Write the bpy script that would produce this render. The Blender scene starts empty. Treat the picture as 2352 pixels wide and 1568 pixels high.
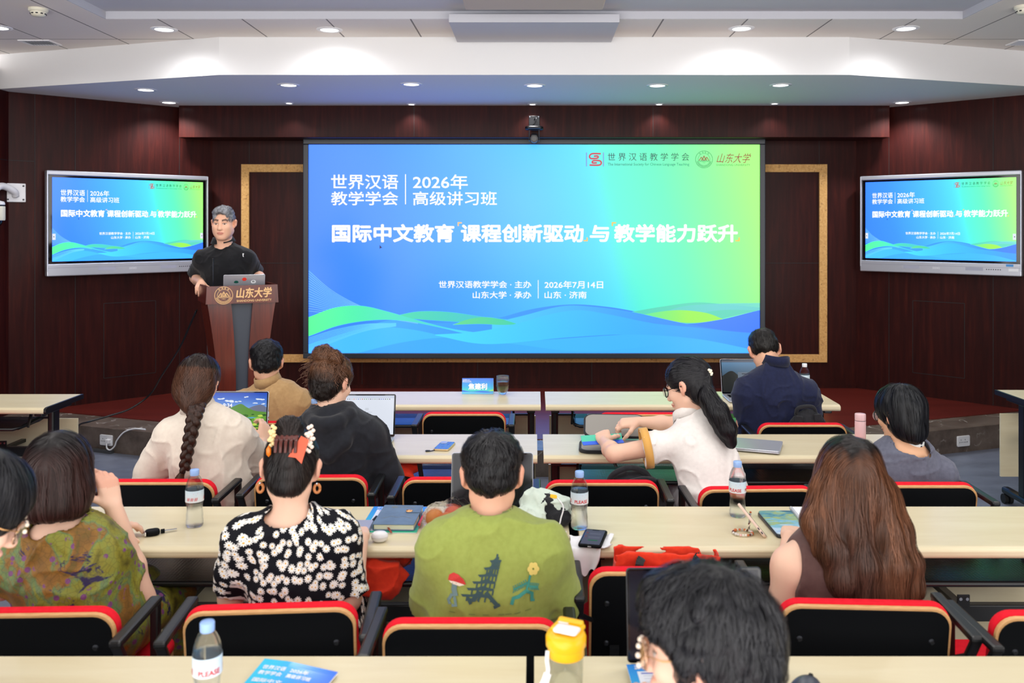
import bpy, bmesh, math, random
import numpy as np
from mathutils import Vector, Matrix, Euler

# ------------------------------------------------------------------ camera, world, exposure, room lamps
SC = bpy.context.scene
COL = SC.collection
PI = math.pi
F_PX, CX_PX, HY_PX, CAM_H = 2000.0, 1227.0, 520.0, 1.84      # focal length, principal point and eye height


def P(px, py, Y):
    """A point at real depth Y (metres from the lens) read from the photograph."""
    return Vector(((px - CX_PX) * Y / F_PX, Y, CAM_H - (py - HY_PX) * Y / F_PX))


cam_data = bpy.data.cameras.new('camera')
cam = bpy.data.objects.new('camera', cam_data)
COL.objects.link(cam)
cam.location = (0, 0, CAM_H)
cam.rotation_euler = (PI / 2, 0, 0)
cam_data.sensor_fit = 'HORIZONTAL'
cam_data.sensor_width = 36.0
cam_data.lens = 36.0 * F_PX / 2352.0
cam_data.shift_x = -(CX_PX - 1176.0) / 2352.0
cam_data.shift_y = -(784.0 - HY_PX) / 2352.0
cam_data.clip_start = 0.05
cam_data.clip_end = 60
cam_data.dof.use_dof = True
cam_data.dof.focus_distance = 4.8
cam_data.dof.aperture_fstop = 3.6
SC.camera = cam

W = bpy.data.worlds.new('world')
SC.world = W
W.use_nodes = True
# the unbuilt rest of the bright room: light from behind and below the ceiling line, little from overhead
wn = W.node_tree.nodes
bg = wn['Background']
bg.inputs[0].default_value = (1.0, 0.975, 0.95, 1)
tc = wn.new('ShaderNodeTexCoord')
sp = wn.new('ShaderNodeSeparateXYZ')
mr = wn.new('ShaderNodeMapRange')
mr.inputs['From Min'].default_value = -0.15
mr.inputs['From Max'].default_value = 0.65
mr.inputs['To Min'].default_value = 3.6
mr.inputs['To Max'].default_value = 0.95
W.node_tree.links.new(tc.outputs['Generated'], sp.inputs[0])
W.node_tree.links.new(sp.outputs[2], mr.inputs['Value'])
W.node_tree.links.new(mr.outputs[0], bg.inputs[1])

SC.view_settings.view_transform = 'Standard'
SC.view_settings.look = 'None'
SC.view_settings.gamma = 1.0
SC.view_settings.use_curve_mapping = False
SC.view_settings.exposure = 0.0
cy = SC.cycles
cy.use_denoising = True
cy.max_bounces = 7
cy.diffuse_bounces = 3
cy.glossy_bounces = 3
cy.transmission_bounces = 7
cy.transparent_max_bounces = 8
cy.caustics_reflective = False
cy.caustics_refractive = False
cy.sample_clamp_indirect = 4.0
cy.use_adaptive_sampling = True
cy.adaptive_threshold = 0.02


def lamp(kind, loc, watts, size=0.3, color=(1, 0.97, 0.93), spot=None, blend=0.5, parent=None, aim=None, spread=None):
    L = bpy.data.lights.new(kind.lower() + '_lamp', kind)
    L.energy = watts
    L.color = color
    if kind == 'AREA':
        L.shape = 'DISK'
        L.size = size
        if spread:
            L.spread = spread
    else:
        L.shadow_soft_size = size
    if spot:
        L.spot_size = spot
        L.spot_blend = blend
    o = bpy.data.objects.new(kind.lower() + '_lamp', L)
    COL.objects.link(o)
    o.location = loc
    if aim is not None:
        o.rotation_euler = (Vector(aim) - Vector(loc)).to_track_quat('-Z', 'Y').to_euler()
    if parent is not None:
        o.parent = parent
    return o


CEIL_Z, SOFFIT_Z, TRAY_Z = 3.315, 3.02, 3.37
# the audience ceiling's round lamps: a grid over the rows and behind the camera
for gx in (-3.1, -1.05, 1.05, 3.1):
    for gy in (3.0, 4.8):
        lamp('AREA', (gx, gy, 3.345 if abs(gx) < 3 else 3.29), 9, size=0.42)

# the photographer's flash, bounced off a card above the camera
lamp('AREA', (-0.25, -0.6, 2.35), 11, size=0.55, color=(1, 0.985, 0.96), aim=(0, 4.5, 0.9))

# ------------------------------------------------------------------ naming helpers


def props(o, label=None, cat=None, group=None, kind=None):
    if label:
        o['label'] = label
    if cat:
        o['category'] = cat
    if group:
        o['group'] = group
    if kind:
        o['kind'] = kind
    return o


def thing(name, label, cat, loc=(0, 0, 0), rz=0.0, group=None):
    o = bpy.data.objects.new(name, None)
    COL.objects.link(o)
    o.empty_display_size = 0.1
    o.location = loc
    o.rotation_euler = (0, 0, rz)
    return props(o, label, cat, group)


def copy_tree(o, parent=None):
    c = o.copy()
    COL.objects.link(c)
    c.parent = parent
    for ch in list(o.children):
        copy_tree(ch, c)
    return c


def link(name, me, parent=None, mats=(), smooth=None):
    o = bpy.data.objects.new(name, me)
    COL.objects.link(o)
    for m in mats:
        if m is not None:
            me.materials.append(m)
    if parent is not None:
        o.parent = parent
    if smooth:
        me.polygons.foreach_set('use_smooth', np.ones(len(me.polygons), bool))
    return o


# ------------------------------------------------------------------ geometry collector


def rrect(w, h, r, n=6):
    """Rounded rectangle outline, counter clockwise, centred."""
    r = max(min(r, w / 2 - 1e-5, h / 2 - 1e-5), 1e-5)
    pts = []
    for cxs, cys, a0 in ((1, 1, 0), (-1, 1, PI / 2), (-1, -1, PI), (1, -1, 1.5 * PI)):
        for k in range(n + 1):
            a = a0 + PI / 2 * k / n
            pts.append((cxs * (w / 2 - r) + r * math.cos(a), cys * (h / 2 - r) + r * math.sin(a)))
    return pts


def frame_from(d, up=(0, 0, 1)):
    d = Vector(d).normalized()
    u = Vector(up)
    if abs(d.dot(u)) > 0.98:
        u = Vector((1, 0, 0))
    x = d.cross(u).normalized()
    y = x.cross(d).normalized()
    return x, y, d


class G:
    """Collects faces and links them as ONE mesh object."""

    def __init__(self):
        self.v, self.f, self.m, self.s = [], [], [], []
        self.M = Matrix.Identity(4)

    def add(self, verts, faces, mat=0, smooth=False):
        b = len(self.v)
        M = self.M
        self.v.extend([tuple(M @ Vector(p)) for p in verts])
        flip = M.determinant() < 0
        for f in faces:
            f = [b + i for i in f]
            self.f.append(f[::-1] if flip else f)
            self.m.append(mat)
            self.s.append(smooth)
        return self

    def box(self, c, s, mat=0, bev=0.0, seg=2, R=None):
        bm = bmesh.new()
        bmesh.ops.create_cube(bm, size=1.0)
        bmesh.ops.scale(bm, vec=s, verts=bm.verts)
        if bev > 0:
            bmesh.ops.bevel(bm, geom=list(bm.edges), offset=min(bev, min(s) * 0.49), segments=seg, profile=0.5, affect='EDGES')
        bm.verts.index_update()
        c = Vector(c)
        pts = [(R @ v.co if R is not None else v.co) + c for v in bm.verts]
        fs = [[v.index for v in f.verts] for f in bm.faces]
        bm.free()
        return self.add(pts, fs, mat, False)

    def bar(self, a, b, w, h, mat=0, bev=0.0, up=(0, 0, 1)):
        """A rectangular bar from a to b, w across and h along up."""
        a, b = Vector(a), Vector(b)
        x, y, d = frame_from(b - a, up)
        R = Matrix((x, y, d)).transposed()
        return self.box((a + b) / 2, (w, h, (b - a).length), mat, bev, 2, R)

    def cyl(self, a, b, r, r2=None, n=20, mat=0, cap=True, smooth=True):
        a, b = Vector(a), Vector(b)
        r2 = r if r2 is None else r2
        x, y, d = frame_from(b - a)
        ring = [(math.cos(2 * PI * k / n), math.sin(2 * PI * k / n)) for k in range(n)]
        v = [a + r * (x * c + y * s) for c, s in ring] + [b + r2 * (x * c + y * s) for c, s in ring]
        self.add(v, [[k, (k + 1) % n, n + (k + 1) % n, n + k] for k in range(n)], mat, smooth)
        if cap:
            self.add(v[:n], [list(range(n))[::-1]], mat)
            self.add(v[n:], [list(range(n))], mat)
        return self

    def tube(self, path, r, n=8, mat=0, closed=False, rs=None, cap=True):
        path = [Vector(p) for p in path]
        m = len(path)
        v, f = [], []
        px = None
        for i, p in enumerate(path):
            if closed:
                t = path[(i + 1) % m] - path[i - 1]
            else:
                t = path[min(i + 1, m - 1)] - path[max(i - 1, 0)]
            t.normalize()
            if px is None:
                x, y, _ = frame_from(t)
            else:
                x = (px - t * px.dot(t))
                x = x.normalized() if x.length > 1e-6 else frame_from(t)[0]
                y = t.cross(x)
            px = x
            rr = rs[i] if rs else r
            v += [p + rr * (x * math.cos(2 * PI * k / n) + y * math.sin(2 * PI * k / n)) for k in range(n)]
        for i in range(m if closed else m - 1):
            j = (i + 1) % m
            f += [[i * n + k, i * n + (k + 1) % n, j * n + (k + 1) % n, j * n + k] for k in range(n)]
        self.add(v, f, mat, True)
        if cap and not closed:
            self.add(v[:n], [list(range(n))[::-1]], mat)
            self.add(v[-n:], [list(range(n))], mat)
        return self

    def lathe(self, prof, n=32, c=(0, 0, 0), mat=0, cap=True, sq=1.0):
        """prof: (radius, z) pairs, turned about z."""
        v, f = [], []
        for r, z in prof:
            v += [(c[0] + r * math.cos(2 * PI * k / n), c[1] + sq * r * math.sin(2 * PI * k / n), c[2] + z) for k in range(n)]
        for i in range(len(prof) - 1):
            f += [[i * n + k, i * n + (k + 1) % n, (i + 1) * n + (k + 1) % n, (i + 1) * n + k] for k in range(n)]
        self.add(v, f, mat, True)
        if cap:
            if prof[0][0] > 1e-6:
                self.add(v[:n], [list(range(n))[::-1]], mat)
            if prof[-1][0] > 1e-6:
                self.add(v[-n:], [list(range(n))], mat)
        return self

    def slab(self, w, h, t, r=0.01, bev=0.002, mat=0, n=6, seg=3, side=None, c=(0, 0, 0)):
        """Rounded-corner slab in the local xy plane, bottom at z=0, with rounded rims."""
        bev = min(bev, t * 0.49)
        rings = []
        for k in range(seg + 1):
            a = PI / 2 * k / seg
            rings.append((bev * (1 - math.sin(a)), bev * (1 - math.cos(a))))
        rings += [(i, t - z) for i, z in rings[::-1]]
        v = []
        for i, z in rings:
            v += [(c[0] + x, c[1] + y, c[2] + z) for x, y in rrect(w - 2 * i, h - 2 * i, max(r - i, 0.0005), n)]
        k = 4 * (n + 1)
        for q in range(len(rings) - 1):
            self.add(v[q * k:(q + 2) * k], [[j, (j + 1) % k, k + (j + 1) % k, k + j] for j in range(k)], side if side is not None and q == seg else mat, True)
        self.add(v[:k], [list(range(k))[::-1]], mat)
        self.add(v[-k:], [list(range(k))], mat)
        return self

    def prism(self, poly, y0, y1, mat=0, plane='xz'):
        """Extrude a 2d polygon (counter clockwise seen from -y) along y."""
        n = len(poly)
        if plane == 'xz':
            a = [(x, y0, z) for x, z in poly]
            b = [(x, y1, z) for x, z in poly]
        elif plane == 'xy':
            a = [(x, z, y1) for x, z in poly]
            b = [(x, z, y0) for x, z in poly]
        else:
            a = [(y1, x, z) for x, z in poly]
            b = [(y0, x, z) for x, z in poly]
        self.add(a + b, [list(range(n)), list(range(2 * n - 1, n - 1, -1))] + [[j, n + j, n + (j + 1) % n, (j + 1) % n] for j in range(n)], mat)
        return self

    def sheet(self, fn, nu, nv, mat=0, thick=0.0, smooth=True):
        """Surface fn(u,v)->point with optional thickness along its normal."""
        A = [[Vector(fn(i / nu, j / nv)) for j in range(nv + 1)] for i in range(nu + 1)]
        idx = lambda i, j: i * (nv + 1) + j
        top = [p for row in A for p in row]
        faces = [[idx(i, j), idx(i + 1, j), idx(i + 1, j + 1), idx(i, j + 1)] for i in range(nu) for j in range(nv)]
        self.add(top, faces, mat, smooth)
        if thick:
            nr = []
            for i in range(nu + 1):
                for j in range(nv + 1):
                    du = A[min(i + 1, nu)][j] - A[max(i - 1, 0)][j]
                    dv = A[i][min(j + 1, nv)] - A[i][max(j - 1, 0)]
                    nr.append(du.cross(dv).normalized())
            bot = [p - n * thick for p, n in zip(top, nr)]
            self.add(bot, [f[::-1] for f in faces], mat, smooth)
            rim = [idx(i, 0) for i in range(nu + 1)] + [idx(nu, j) for j in range(1, nv + 1)] + [idx(i, nv) for i in range(nu - 1, -1, -1)] + [idx(0, j) for j in range(nv - 1, 0, -1)]
            k = len(rim)
            self.add([top[i] for i in rim] + [bot[i] for i in rim], [[(j + 1) % k, j, k + j, k + (j + 1) % k] for j in range(k)], mat, False)
        return self

    def build(self, name, mats, parent=None):
        me = bpy.data.meshes.new(name)
        me.from_pydata(self.v, [], self.f)
        if not isinstance(mats, (list, tuple)):
            mats = [mats]
        for m in mats:
            me.materials.append(m)
        me.polygons.foreach_set('material_index', np.array(self.m, np.int32))
        me.polygons.foreach_set('use_smooth', np.array(self.s, bool))
        me.update()
        o = bpy.data.objects.new(name, me)
        COL.objects.link(o)
        if parent is not None:
            o.parent = parent
        return o


def struct(name, g, mats, label=None):
    o = g.build(name, mats)
    return props(o, label, None, None, 'structure')


def catmull(pts, n=8, closed=False):
    pts = [Vector(p) for p in pts]
    out = []
    m = len(pts)
    for i in range(m if closed else m - 1):
        p1, p2 = pts[i], pts[(i + 1) % m]
        p0 = pts[i - 1] if closed or i > 0 else p1 * 2 - p2
        p3 = pts[(i + 2) % m] if closed or i + 2 < m else p2 * 2 - p1
        for k in range(n):
            t = k / n
            out.append(0.5 * ((2 * p1) + (p2 - p0) * t + (2 * p0 - 5 * p1 + 4 * p2 - p3) * t * t + (3 * p1 - p0 - 3 * p2 + p3) * t ** 3))
    if not closed:
        out.append(pts[-1])
    return out


# ------------------------------------------------------------------ text


def text_geo(body, bold=0.0):
    c = bpy.data.curves.new('txt', 'FONT')
    c.body = body
    c.resolution_u = 3
    c.offset = bold
    o = bpy.data.objects.new('txt', c)
    COL.objects.link(o)
    bpy.context.view_layer.update()
    dg = bpy.context.evaluated_depsgraph_get()
    me = bpy.data.meshes.new_from_object(o.evaluated_get(dg))
    v = np.array([p.co[:2] for p in me.vertices]).reshape(-1, 2)
    f = [list(p.vertices) for p in me.polygons]
    bpy.data.objects.remove(o)
    bpy.data.meshes.remove(me)
    bpy.data.curves.remove(c)
    return v, f


def text_fit(body, x0, x1, y0, y1, bold=0.0, shear=0.0):
    """Flat text stretched to fill the box x0..x1, y0..y1 (y up)."""
    v, f = text_geo(body, bold)
    lo, hi = v.min(0), v.max(0)
    u = (v - lo) / np.maximum(hi - lo, 1e-6)
    x = x0 + u[:, 0] * (x1 - x0) + shear * u[:, 1] * (y1 - y0)
    y = y0 + u[:, 1] * (y1 - y0)
    return np.stack([x, y], 1), f

# ------------------------------------------------------------------ materials


def lin(r, g, b):
    f = lambda c: (c / 255 / 12.92) if c / 255 <= 0.04045 else ((c / 255 + 0.055) / 1.055) ** 2.4
    return (f(r), f(g), f(b), 1.0)


class NT:
    def __init__(self, name):
        self.mat = bpy.data.materials.new(name)
        self.mat.use_nodes = True
        self.t = self.mat.node_tree
        self.b = self.t.nodes['Principled BSDF']
        self.out = self.t.nodes['Material Output']

    def n(self, typ, **kw):
        nd = self.t.nodes.new(typ)
        for k, v in kw.items():
            if isinstance(k, str) and hasattr(nd, k):
                setattr(nd, k, v)
        return nd

    def l(self, a, b):
        self.t.links.new(a, b)

    def set(self, **kw):
        names = dict(base='Base Color', rough='Roughness', metal='Metallic', spec='Specular IOR Level', coat='Coat Weight', coatr='Coat Roughness', trans='Transmission Weight', ior='IOR', sss='Subsurface Weight', alpha='Alpha', sheen='Sheen Weight', aniso='Anisotropic')
        for k, v in kw.items():
            self.b.inputs[names[k]].default_value = v
        return self

    def coord(self, scale=(1, 1, 1), rot=(0, 0, 0), which='Object'):
        tc = self.n('ShaderNodeTexCoord')
        mp = self.n('ShaderNodeMapping')
        mp.inputs['Scale'].default_value = scale
        mp.inputs['Rotation'].default_value = rot
        self.l(tc.outputs[which], mp.inputs[0])
        return mp.outputs[0]

    def noise(self, vec, scale, detail=3, rough=0.5, dist=0.0):
        nd = self.n('ShaderNodeTexNoise')
        nd.inputs['Scale'].default_value = scale
        nd.inputs['Detail'].default_value = detail
        nd.inputs['Roughness'].default_value = rough
        nd.inputs['Distortion'].default_value = dist
        self.l(vec, nd.inputs['Vector'])
        return nd.outputs['Fac']

    def ramp(self, fac, stops, interp='LINEAR'):
        nd = self.n('ShaderNodeValToRGB')
        cr = nd.color_ramp
        cr.interpolation = interp
        while len(cr.elements) < len(stops):
            cr.elements.new(0.5)
        for e, (p, c) in zip(cr.elements, stops):
            e.position = p
            e.color = c
        self.l(fac, nd.inputs[0])
        return nd.outputs[0]

    def mix(self, fac, a, b, mode='MIX'):
        nd = self.n('ShaderNodeMix')
        nd.data_type = 'RGBA'
        nd.blend_type = mode
        for s, x in ((nd.inputs[0], fac), (nd.inputs[6], a), (nd.inputs[7], b)):
            if hasattr(x, 'is_output'):
                self.l(x, s)
            else:
                s.default_value = x
        return nd.outputs[2]

    def math(self, op, a, b=0.0, c=None):
        nd = self.n('ShaderNodeMath')
        nd.operation = op
        for s, x in zip(nd.inputs, (a, b, c)):
            if x is None:
                continue
            if hasattr(x, 'is_output'):
                self.l(x, s)
            else:
                s.default_value = x
        return nd.outputs[0]

    def base(self, col):
        self.l(col, self.b.inputs['Base Color'])
        return self

    def bump(self, h, strength=0.2, dist=0.002):
        nd = self.n('ShaderNodeBump')
        nd.inputs['Strength'].default_value = strength
        nd.inputs['Distance'].default_value = dist
        self.l(h, nd.inputs['Height'])
        self.l(nd.outputs[0], self.b.inputs['Normal'])
        return self


def plain(name, rgb, rough=0.5, **kw):
    m = NT(name)
    m.set(base=lin(*rgb), rough=rough, **kw)
    return m.mat


def mottled(name, a, b, scale=8, rough=0.6, stretch=(1, 1, 1), bump=0.0, bscale=None, **kw):
    m = NT(name)
    m.set(rough=rough, **kw)
    f = m.noise(m.coord(stretch), scale, 4, 0.55)
    m.base(m.ramp(f, [(0.3, lin(*a)), (0.7, lin(*b))]))
    if bump:
        m.bump(m.noise(m.coord(stretch), bscale or scale * 6, 2), bump)
    return m.mat


def emit(name, rgb, strength=1.0):
    m = NT(name)
    e = m.n('ShaderNodeEmission')
    e.inputs[0].default_value = lin(*rgb)
    e.inputs[1].default_value = strength
    m.l(e.outputs[0], m.out.inputs[0])
    return m.mat


def wood_panel():
    m = NT('mahogany veneer')
    c = m.coord((9, 9, 0.7))
    f = m.noise(c, 3.0, 5, 0.6, 0.4)
    big = m.noise(m.coord((1.1, 1.1, 0.5)), 1.3, 2)
    col = m.ramp(f, [(0.25, lin(42, 14, 13)), (0.55, lin(58, 20, 17)), (0.8, lin(82, 31, 21))])
    col = m.mix(big, col, m.mix(1.0, col, lin(196, 178, 180), 'MULTIPLY'))
    m.base(col)
    m.set(rough=0.5, spec=0.12, coat=0.09, coatr=0.18)
    return m.mat


def maple():
    m = NT('pale maple laminate')
    c = m.coord((0.9, 7, 7))
    f = m.noise(c, 2.4, 5, 0.6, 0.8)
    g = m.noise(m.coord((0.6, 2.2, 2.2)), 2.2, 3)
    col = m.ramp(f, [(0.25, lin(216, 202, 166)), (0.6, lin(226, 215, 182)), (0.85, lin(232, 223, 194))])
    col = m.mix(m.math('MULTIPLY', g, 0.5), col, lin(228, 212, 176))
    m.base(col)
    m.set(rough=0.32, spec=0.5)
    return m.mat


def marble():
    m = NT('dark brown marble')
    c = m.coord((1, 1, 1))
    v = m.n('ShaderNodeTexVoronoi')
    v.feature = 'DISTANCE_TO_EDGE'
    v.inputs['Scale'].default_value = 3.0
    warp = m.n('ShaderNodeTexNoise')
    warp.inputs['Scale'].default_value = 3.5
    warp.inputs['Detail'].default_value = 4
    m.l(c, warp.inputs['Vector'])
    m.l(m.mix(0.45, c, warp.outputs['Color']), v.inputs['Vector'])
    vein = m.ramp(v.outputs['Distance'], [(0.0, (1, 1, 1, 1)), (0.016, (0, 0, 0, 1))])
    gate = m.ramp(m.noise(c, 4.0, 2), [(0.44, (0, 0, 0, 1)), (0.58, (1, 1, 1, 1))])
    body = m.ramp(m.noise(c, 5.0, 5, 0.65), [(0.3, lin(82, 70, 62)), (0.7, lin(122, 108, 98))])
    m.base(m.mix(m.math('MULTIPLY', vein, gate), body, lin(205, 198, 190)))
    m.set(rough=0.22)
    return m.mat


def planks():
    m = NT('red brown laminate planks')
    br = m.n('ShaderNodeTexBrick')
    br.offset = 0.37
    for k, x in (('Scale', 1.0), ('Mortar Size', 0.002), ('Brick Width', 1.2), ('Row Height', 0.13)):
        br.inputs[k].default_value = x
    br.inputs['Color1'].default_value = lin(104, 34, 26)
    br.inputs['Color2'].default_value = lin(80, 24, 20)
    br.inputs['Mortar'].default_value = lin(120, 60, 50)
    m.l(m.coord(), br.inputs['Vector'])
    f = m.noise(m.coord((0.6, 10, 1)), 3, 4)
    m.base(m.mix(f, br.outputs[0], lin(92, 28, 22)))
    m.set(rough=0.3)
    return m.mat


def vinyl():
    m = NT('slate grey vinyl floor')
    f = m.noise(m.coord((1, 2.2, 1)), 3.0, 5, 0.6, 0.5)
    m.base(m.ramp(f, [(0.25, lin(92, 97, 112)), (0.75, lin(122, 128, 145))]))
    m.bump(m.noise(m.coord((1, 4, 1)), 14, 3), 0.08, 0.004)
    m.set(rough=0.36)
    return m.mat


def ceiling_tile():
    m = NT('perforated ceiling tile')
    br = m.n('ShaderNodeTexBrick')
    br.offset = 0.0
    for k, x in (('Scale', 1.0), ('Mortar Size', 0.006), ('Brick Width', 0.6), ('Row Height', 1.2), ('Mortar Smooth', 0.0)):
        br.inputs[k].default_value = x
    br.inputs['Color1'].default_value = lin(238, 231, 226)
    br.inputs['Color2'].default_value = lin(243, 236, 231)
    br.inputs['Mortar'].default_value = lin(132, 126, 124)
    tc = m.n('ShaderNodeTexCoord')
    mp = m.n('ShaderNodeMapping')
    mp.inputs['Location'].default_value = (0.28, 0.34, 0)
    m.l(tc.outputs['Object'], mp.inputs[0])
    m.l(mp.outputs[0], br.inputs['Vector'])
    m.base(br.outputs[0])
    w = m.n('ShaderNodeTexVoronoi')
    w.inputs['Scale'].default_value = 70
    m.l(tc.outputs['Object'], w.inputs['Vector'])
    m.bump(w.outputs['Distance'], 0.12, 0.002)
    m.set(rough=0.8)
    return m.mat


def cork():
    m = NT('pressed cork')
    v = m.n('ShaderNodeTexVoronoi')
    v.inputs['Scale'].default_value = 70
    m.l(m.coord(), v.inputs['Vector'])
    sp = m.n('ShaderNodeSeparateColor')
    m.l(v.outputs['Color'], sp.inputs[0])
    a = m.ramp(sp.outputs[0], [(0.0, lin(190, 138, 78)), (0.5, lin(212, 162, 98)), (0.93, lin(226, 180, 118)), (0.97, lin(140, 92, 50))])
    m.base(m.mix(m.noise(m.coord(), 9, 3), a, lin(216, 166, 100)))
    m.set(rough=0.85)
    return m.mat


def perf_metal():
    m = NT('black perforated steel')
    v = m.n('ShaderNodeTexVoronoi')
    v.inputs['Scale'].default_value = 85
    v.inputs['Randomness'].default_value = 0.0
    m.l(m.coord((1, 1, 0)), v.inputs['Vector'])
    m.base(m.ramp(v.outputs['Distance'], [(0.3, lin(5, 5, 6)), (0.42, lin(26, 27, 30))]))
    m.bump(v.outputs['Distance'], 0.3, 0.002)
    m.set(rough=0.26, metal=0.3, spec=0.6)
    return m.mat


def glass(name, rgb=(255, 255, 255), rough=0.0, ior=1.45, mixt=0.0):
    """Clear glass or plastic; mixt lets part of the light straight through."""
    m = NT(name)
    m.set(base=lin(*rgb), rough=rough, trans=1.0, ior=ior)
    if mixt:
        tr = m.n('ShaderNodeBsdfTransparent')
        tr.inputs[0].default_value = lin(*rgb)
        mx = m.n('ShaderNodeMixShader')
        mx.inputs[0].default_value = mixt
        m.l(m.b.outputs[0], mx.inputs[1])
        m.l(tr.outputs[0], mx.inputs[2])
        m.l(mx.outputs[0], m.out.inputs[0])
    return m.mat


def vcol_mat(name, rough=0.5, emission=0.0, attr='Col', **kw):
    m = NT(name)
    a = m.n('ShaderNodeAttribute')
    a.attribute_name = attr
    if emission:
        e = m.n('ShaderNodeEmission')
        e.inputs[1].default_value = emission
        m.l(a.outputs['Color'], e.inputs[0])
        g = m.n('ShaderNodeBsdfGlossy')
        g.inputs[0].default_value = (0.035, 0.035, 0.035, 1)
        g.inputs[1].default_value = kw.get('gr', 0.25)
        ad = m.n('ShaderNodeAddShader')
        m.l(e.outputs[0], ad.inputs[0])
        m.l(g.outputs[0], ad.inputs[1])
        m.l(ad.outputs[0], m.out.inputs[0])
    else:
        m.base(a.outputs['Color'])
        m.set(rough=rough, **kw)
    return m.mat


def skin_mat():
    m = NT('skin')
    a = m.n('ShaderNodeAttribute')
    a.attribute_name = 'Col'
    f = m.noise(m.coord(), 18, 4)
    m.base(m.mix(m.math('MULTIPLY', f, 0.22), a.outputs['Color'], lin(216, 150, 122)))
    m.set(rough=0.5, spec=0.35, sss=0.12)
    m.b.inputs['Subsurface Radius'].default_value = (0.02, 0.008, 0.005)
    return m.mat


def hair_mat():
    m = NT('hair')
    a = m.n('ShaderNodeAttribute')
    a.attribute_name = 'Col'
    m.base(a.outputs['Color'])
    m.set(rough=0.42, spec=0.28)
    return m.mat


def cloth(name, rgb, rgb2=None, rough=0.85, weave=900, wb=0.12, fold=0.35, fscale=14, sheen=0.15):
    m = NT(name)
    rgb2 = rgb2 or rgb
    m.base(m.ramp(m.noise(m.coord(), 60, 3), [(0.3, lin(*rgb)), (0.7, lin(*rgb2))]))
    a = m.noise(m.coord((1, 1, 0.55)), fscale, 3, 0.5, 0.6)
    w = m.noise(m.coord(), weave, 1)
    m.bump(m.math('ADD', m.math('MULTIPLY', a, 1.0), m.math('MULTIPLY', w, wb)), fold, 0.012)
    m.set(rough=rough, sheen=sheen, spec=0.25)
    return m.mat


M = dict(
    wood=wood_panel(), maple=maple(), marble=marble(), planks=planks(), vinyl=vinyl(), tile=ceiling_tile(), cork=cork(), perf=perf_metal(),
    white=plain('white paint', (232, 232, 234), 0.7), offwhite=plain('soffit white paint', (214, 215, 222), 0.65),
    seam=plain('dark joint', (22, 10, 10), 0.6), tray=plain('ceiling tray paint', (196, 197, 206), 0.7), band=plain('shadow gap paint', (196, 188, 184), 0.7),
    black=plain('black powder coat', (17, 18, 21), 0.35), blackplastic=plain('black plastic shell', (6, 8, 12), 0.6, spec=0.12), rubber=plain('black rubber', (14, 14, 15), 0.7),
    ply=mottled('plywood edge', (205, 150, 96), (226, 176, 118), 30, 0.5, (1, 1, 20)), red=cloth('red chair fabric', (222, 16, 38), (232, 26, 46), fold=0.06, sheen=0.0),
    steel=plain('bright steel', (190, 192, 198), 0.25, metal=1.0), silver=plain('silver aluminium', (196, 199, 210), 0.32, metal=0.55), darksteel=plain('dark steel', (60, 62, 68), 0.35, metal=0.8),
    chrome=plain('chrome', (225, 225, 230), 0.1, metal=1.0), whiteplastic=plain('white plastic', (238, 238, 242), 0.35), creamplastic=plain('cream plastic', (226, 222, 204), 0.4),
    frame=plain('dark grey bezel', (42, 48, 58), 0.3), lens=emit('lit lamp lens', (255, 255, 255), 6.0), glassblack=plain('black glass', (8, 9, 14), 0.06, spec=0.7),
    screenoff=plain('switched off screen', (16, 17, 30), 0.12), slide=vcol_mat('lit slide', emission=1.0), slide_tv=vcol_mat('lit slide behind glass', emission=1.12, gr=0.16), paint=vcol_mat('printed colours', 0.55), gloss=vcol_mat('glossy print', 0.2),
    skin=skin_mat(), hair=hair_mat(), gold=plain('gilt', (226, 172, 112), 0.35, metal=0.3), podium=None,
    clear=glass('clear plastic', (252, 253, 255), 0.02, 1.22, 0.62), water=glass('water', (252, 254, 255), 0.0, 1.16, 0.6), glass=glass('thin glass', (250, 255, 252), 0.0, 1.3, 0.5),
    tea=glass('amber tea', (196, 128, 60), 0.0, 1.33, 0.35), bluecap=plain('pale blue cap', (150, 184, 240), 0.4), label=vcol_mat('bottle label', 0.4),
    paper=plain('white paper', (240, 241, 246), 0.8), tissue=plain('white tissue', (236, 236, 240), 0.9), pinkmetal=plain('pink enamel', (238, 196, 200), 0.35), orange=cloth('orange red bag cloth', (238, 64, 34), (226, 54, 30), fold=0.3, fscale=8),
    greyvinyl=plain('grey lining', (150, 146, 140), 0.8), charcoal=cloth('charcoal nylon', (30, 31, 36), (40, 41, 46), fold=0.3), yellow=plain('yellow plastic', (250, 190, 20), 0.35),
)
m_ = NT('polished red wood')
m_.base(m_.ramp(m_.noise(m_.coord((14, 14, 0.8)), 2.5, 5, 0.6, 0.3), [(0.3, lin(72, 20, 12)), (0.7, lin(112, 38, 20))]))
m_.set(rough=0.3, coat=0.5, coatr=0.15)
M['podium'] = m_.mat
M['lens'].cycles.emission_sampling = 'NONE'
M['podiumgrey'] = plain('podium grey panel', (62, 68, 80), 0.45)

# ------------------------------------------------------------------ the room
WY, WXC = 8.85, 3.27                    # back wall depth, half width of the back wall
AX, AY = 4.60, 7.62                     # where the angled walls meet the side walls


def wall_pt(s, t, off=0.0):
    """A point on the angled wall (s=-1 left, 1 right), t from the back corner outwards."""
    d = Vector((s * (AX - WXC), AY - WY, 0))
    nrm = Vector((-s * (WY - AY), -(AX - WXC), 0)).normalized()
    return Vector((s * WXC, WY, 0)) + d * t + nrm * off


g = G()
g.box((0, 5.05, -0.05), (11, 8.9, 0.1))
struct('floor', g, M['vinyl'])

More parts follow.
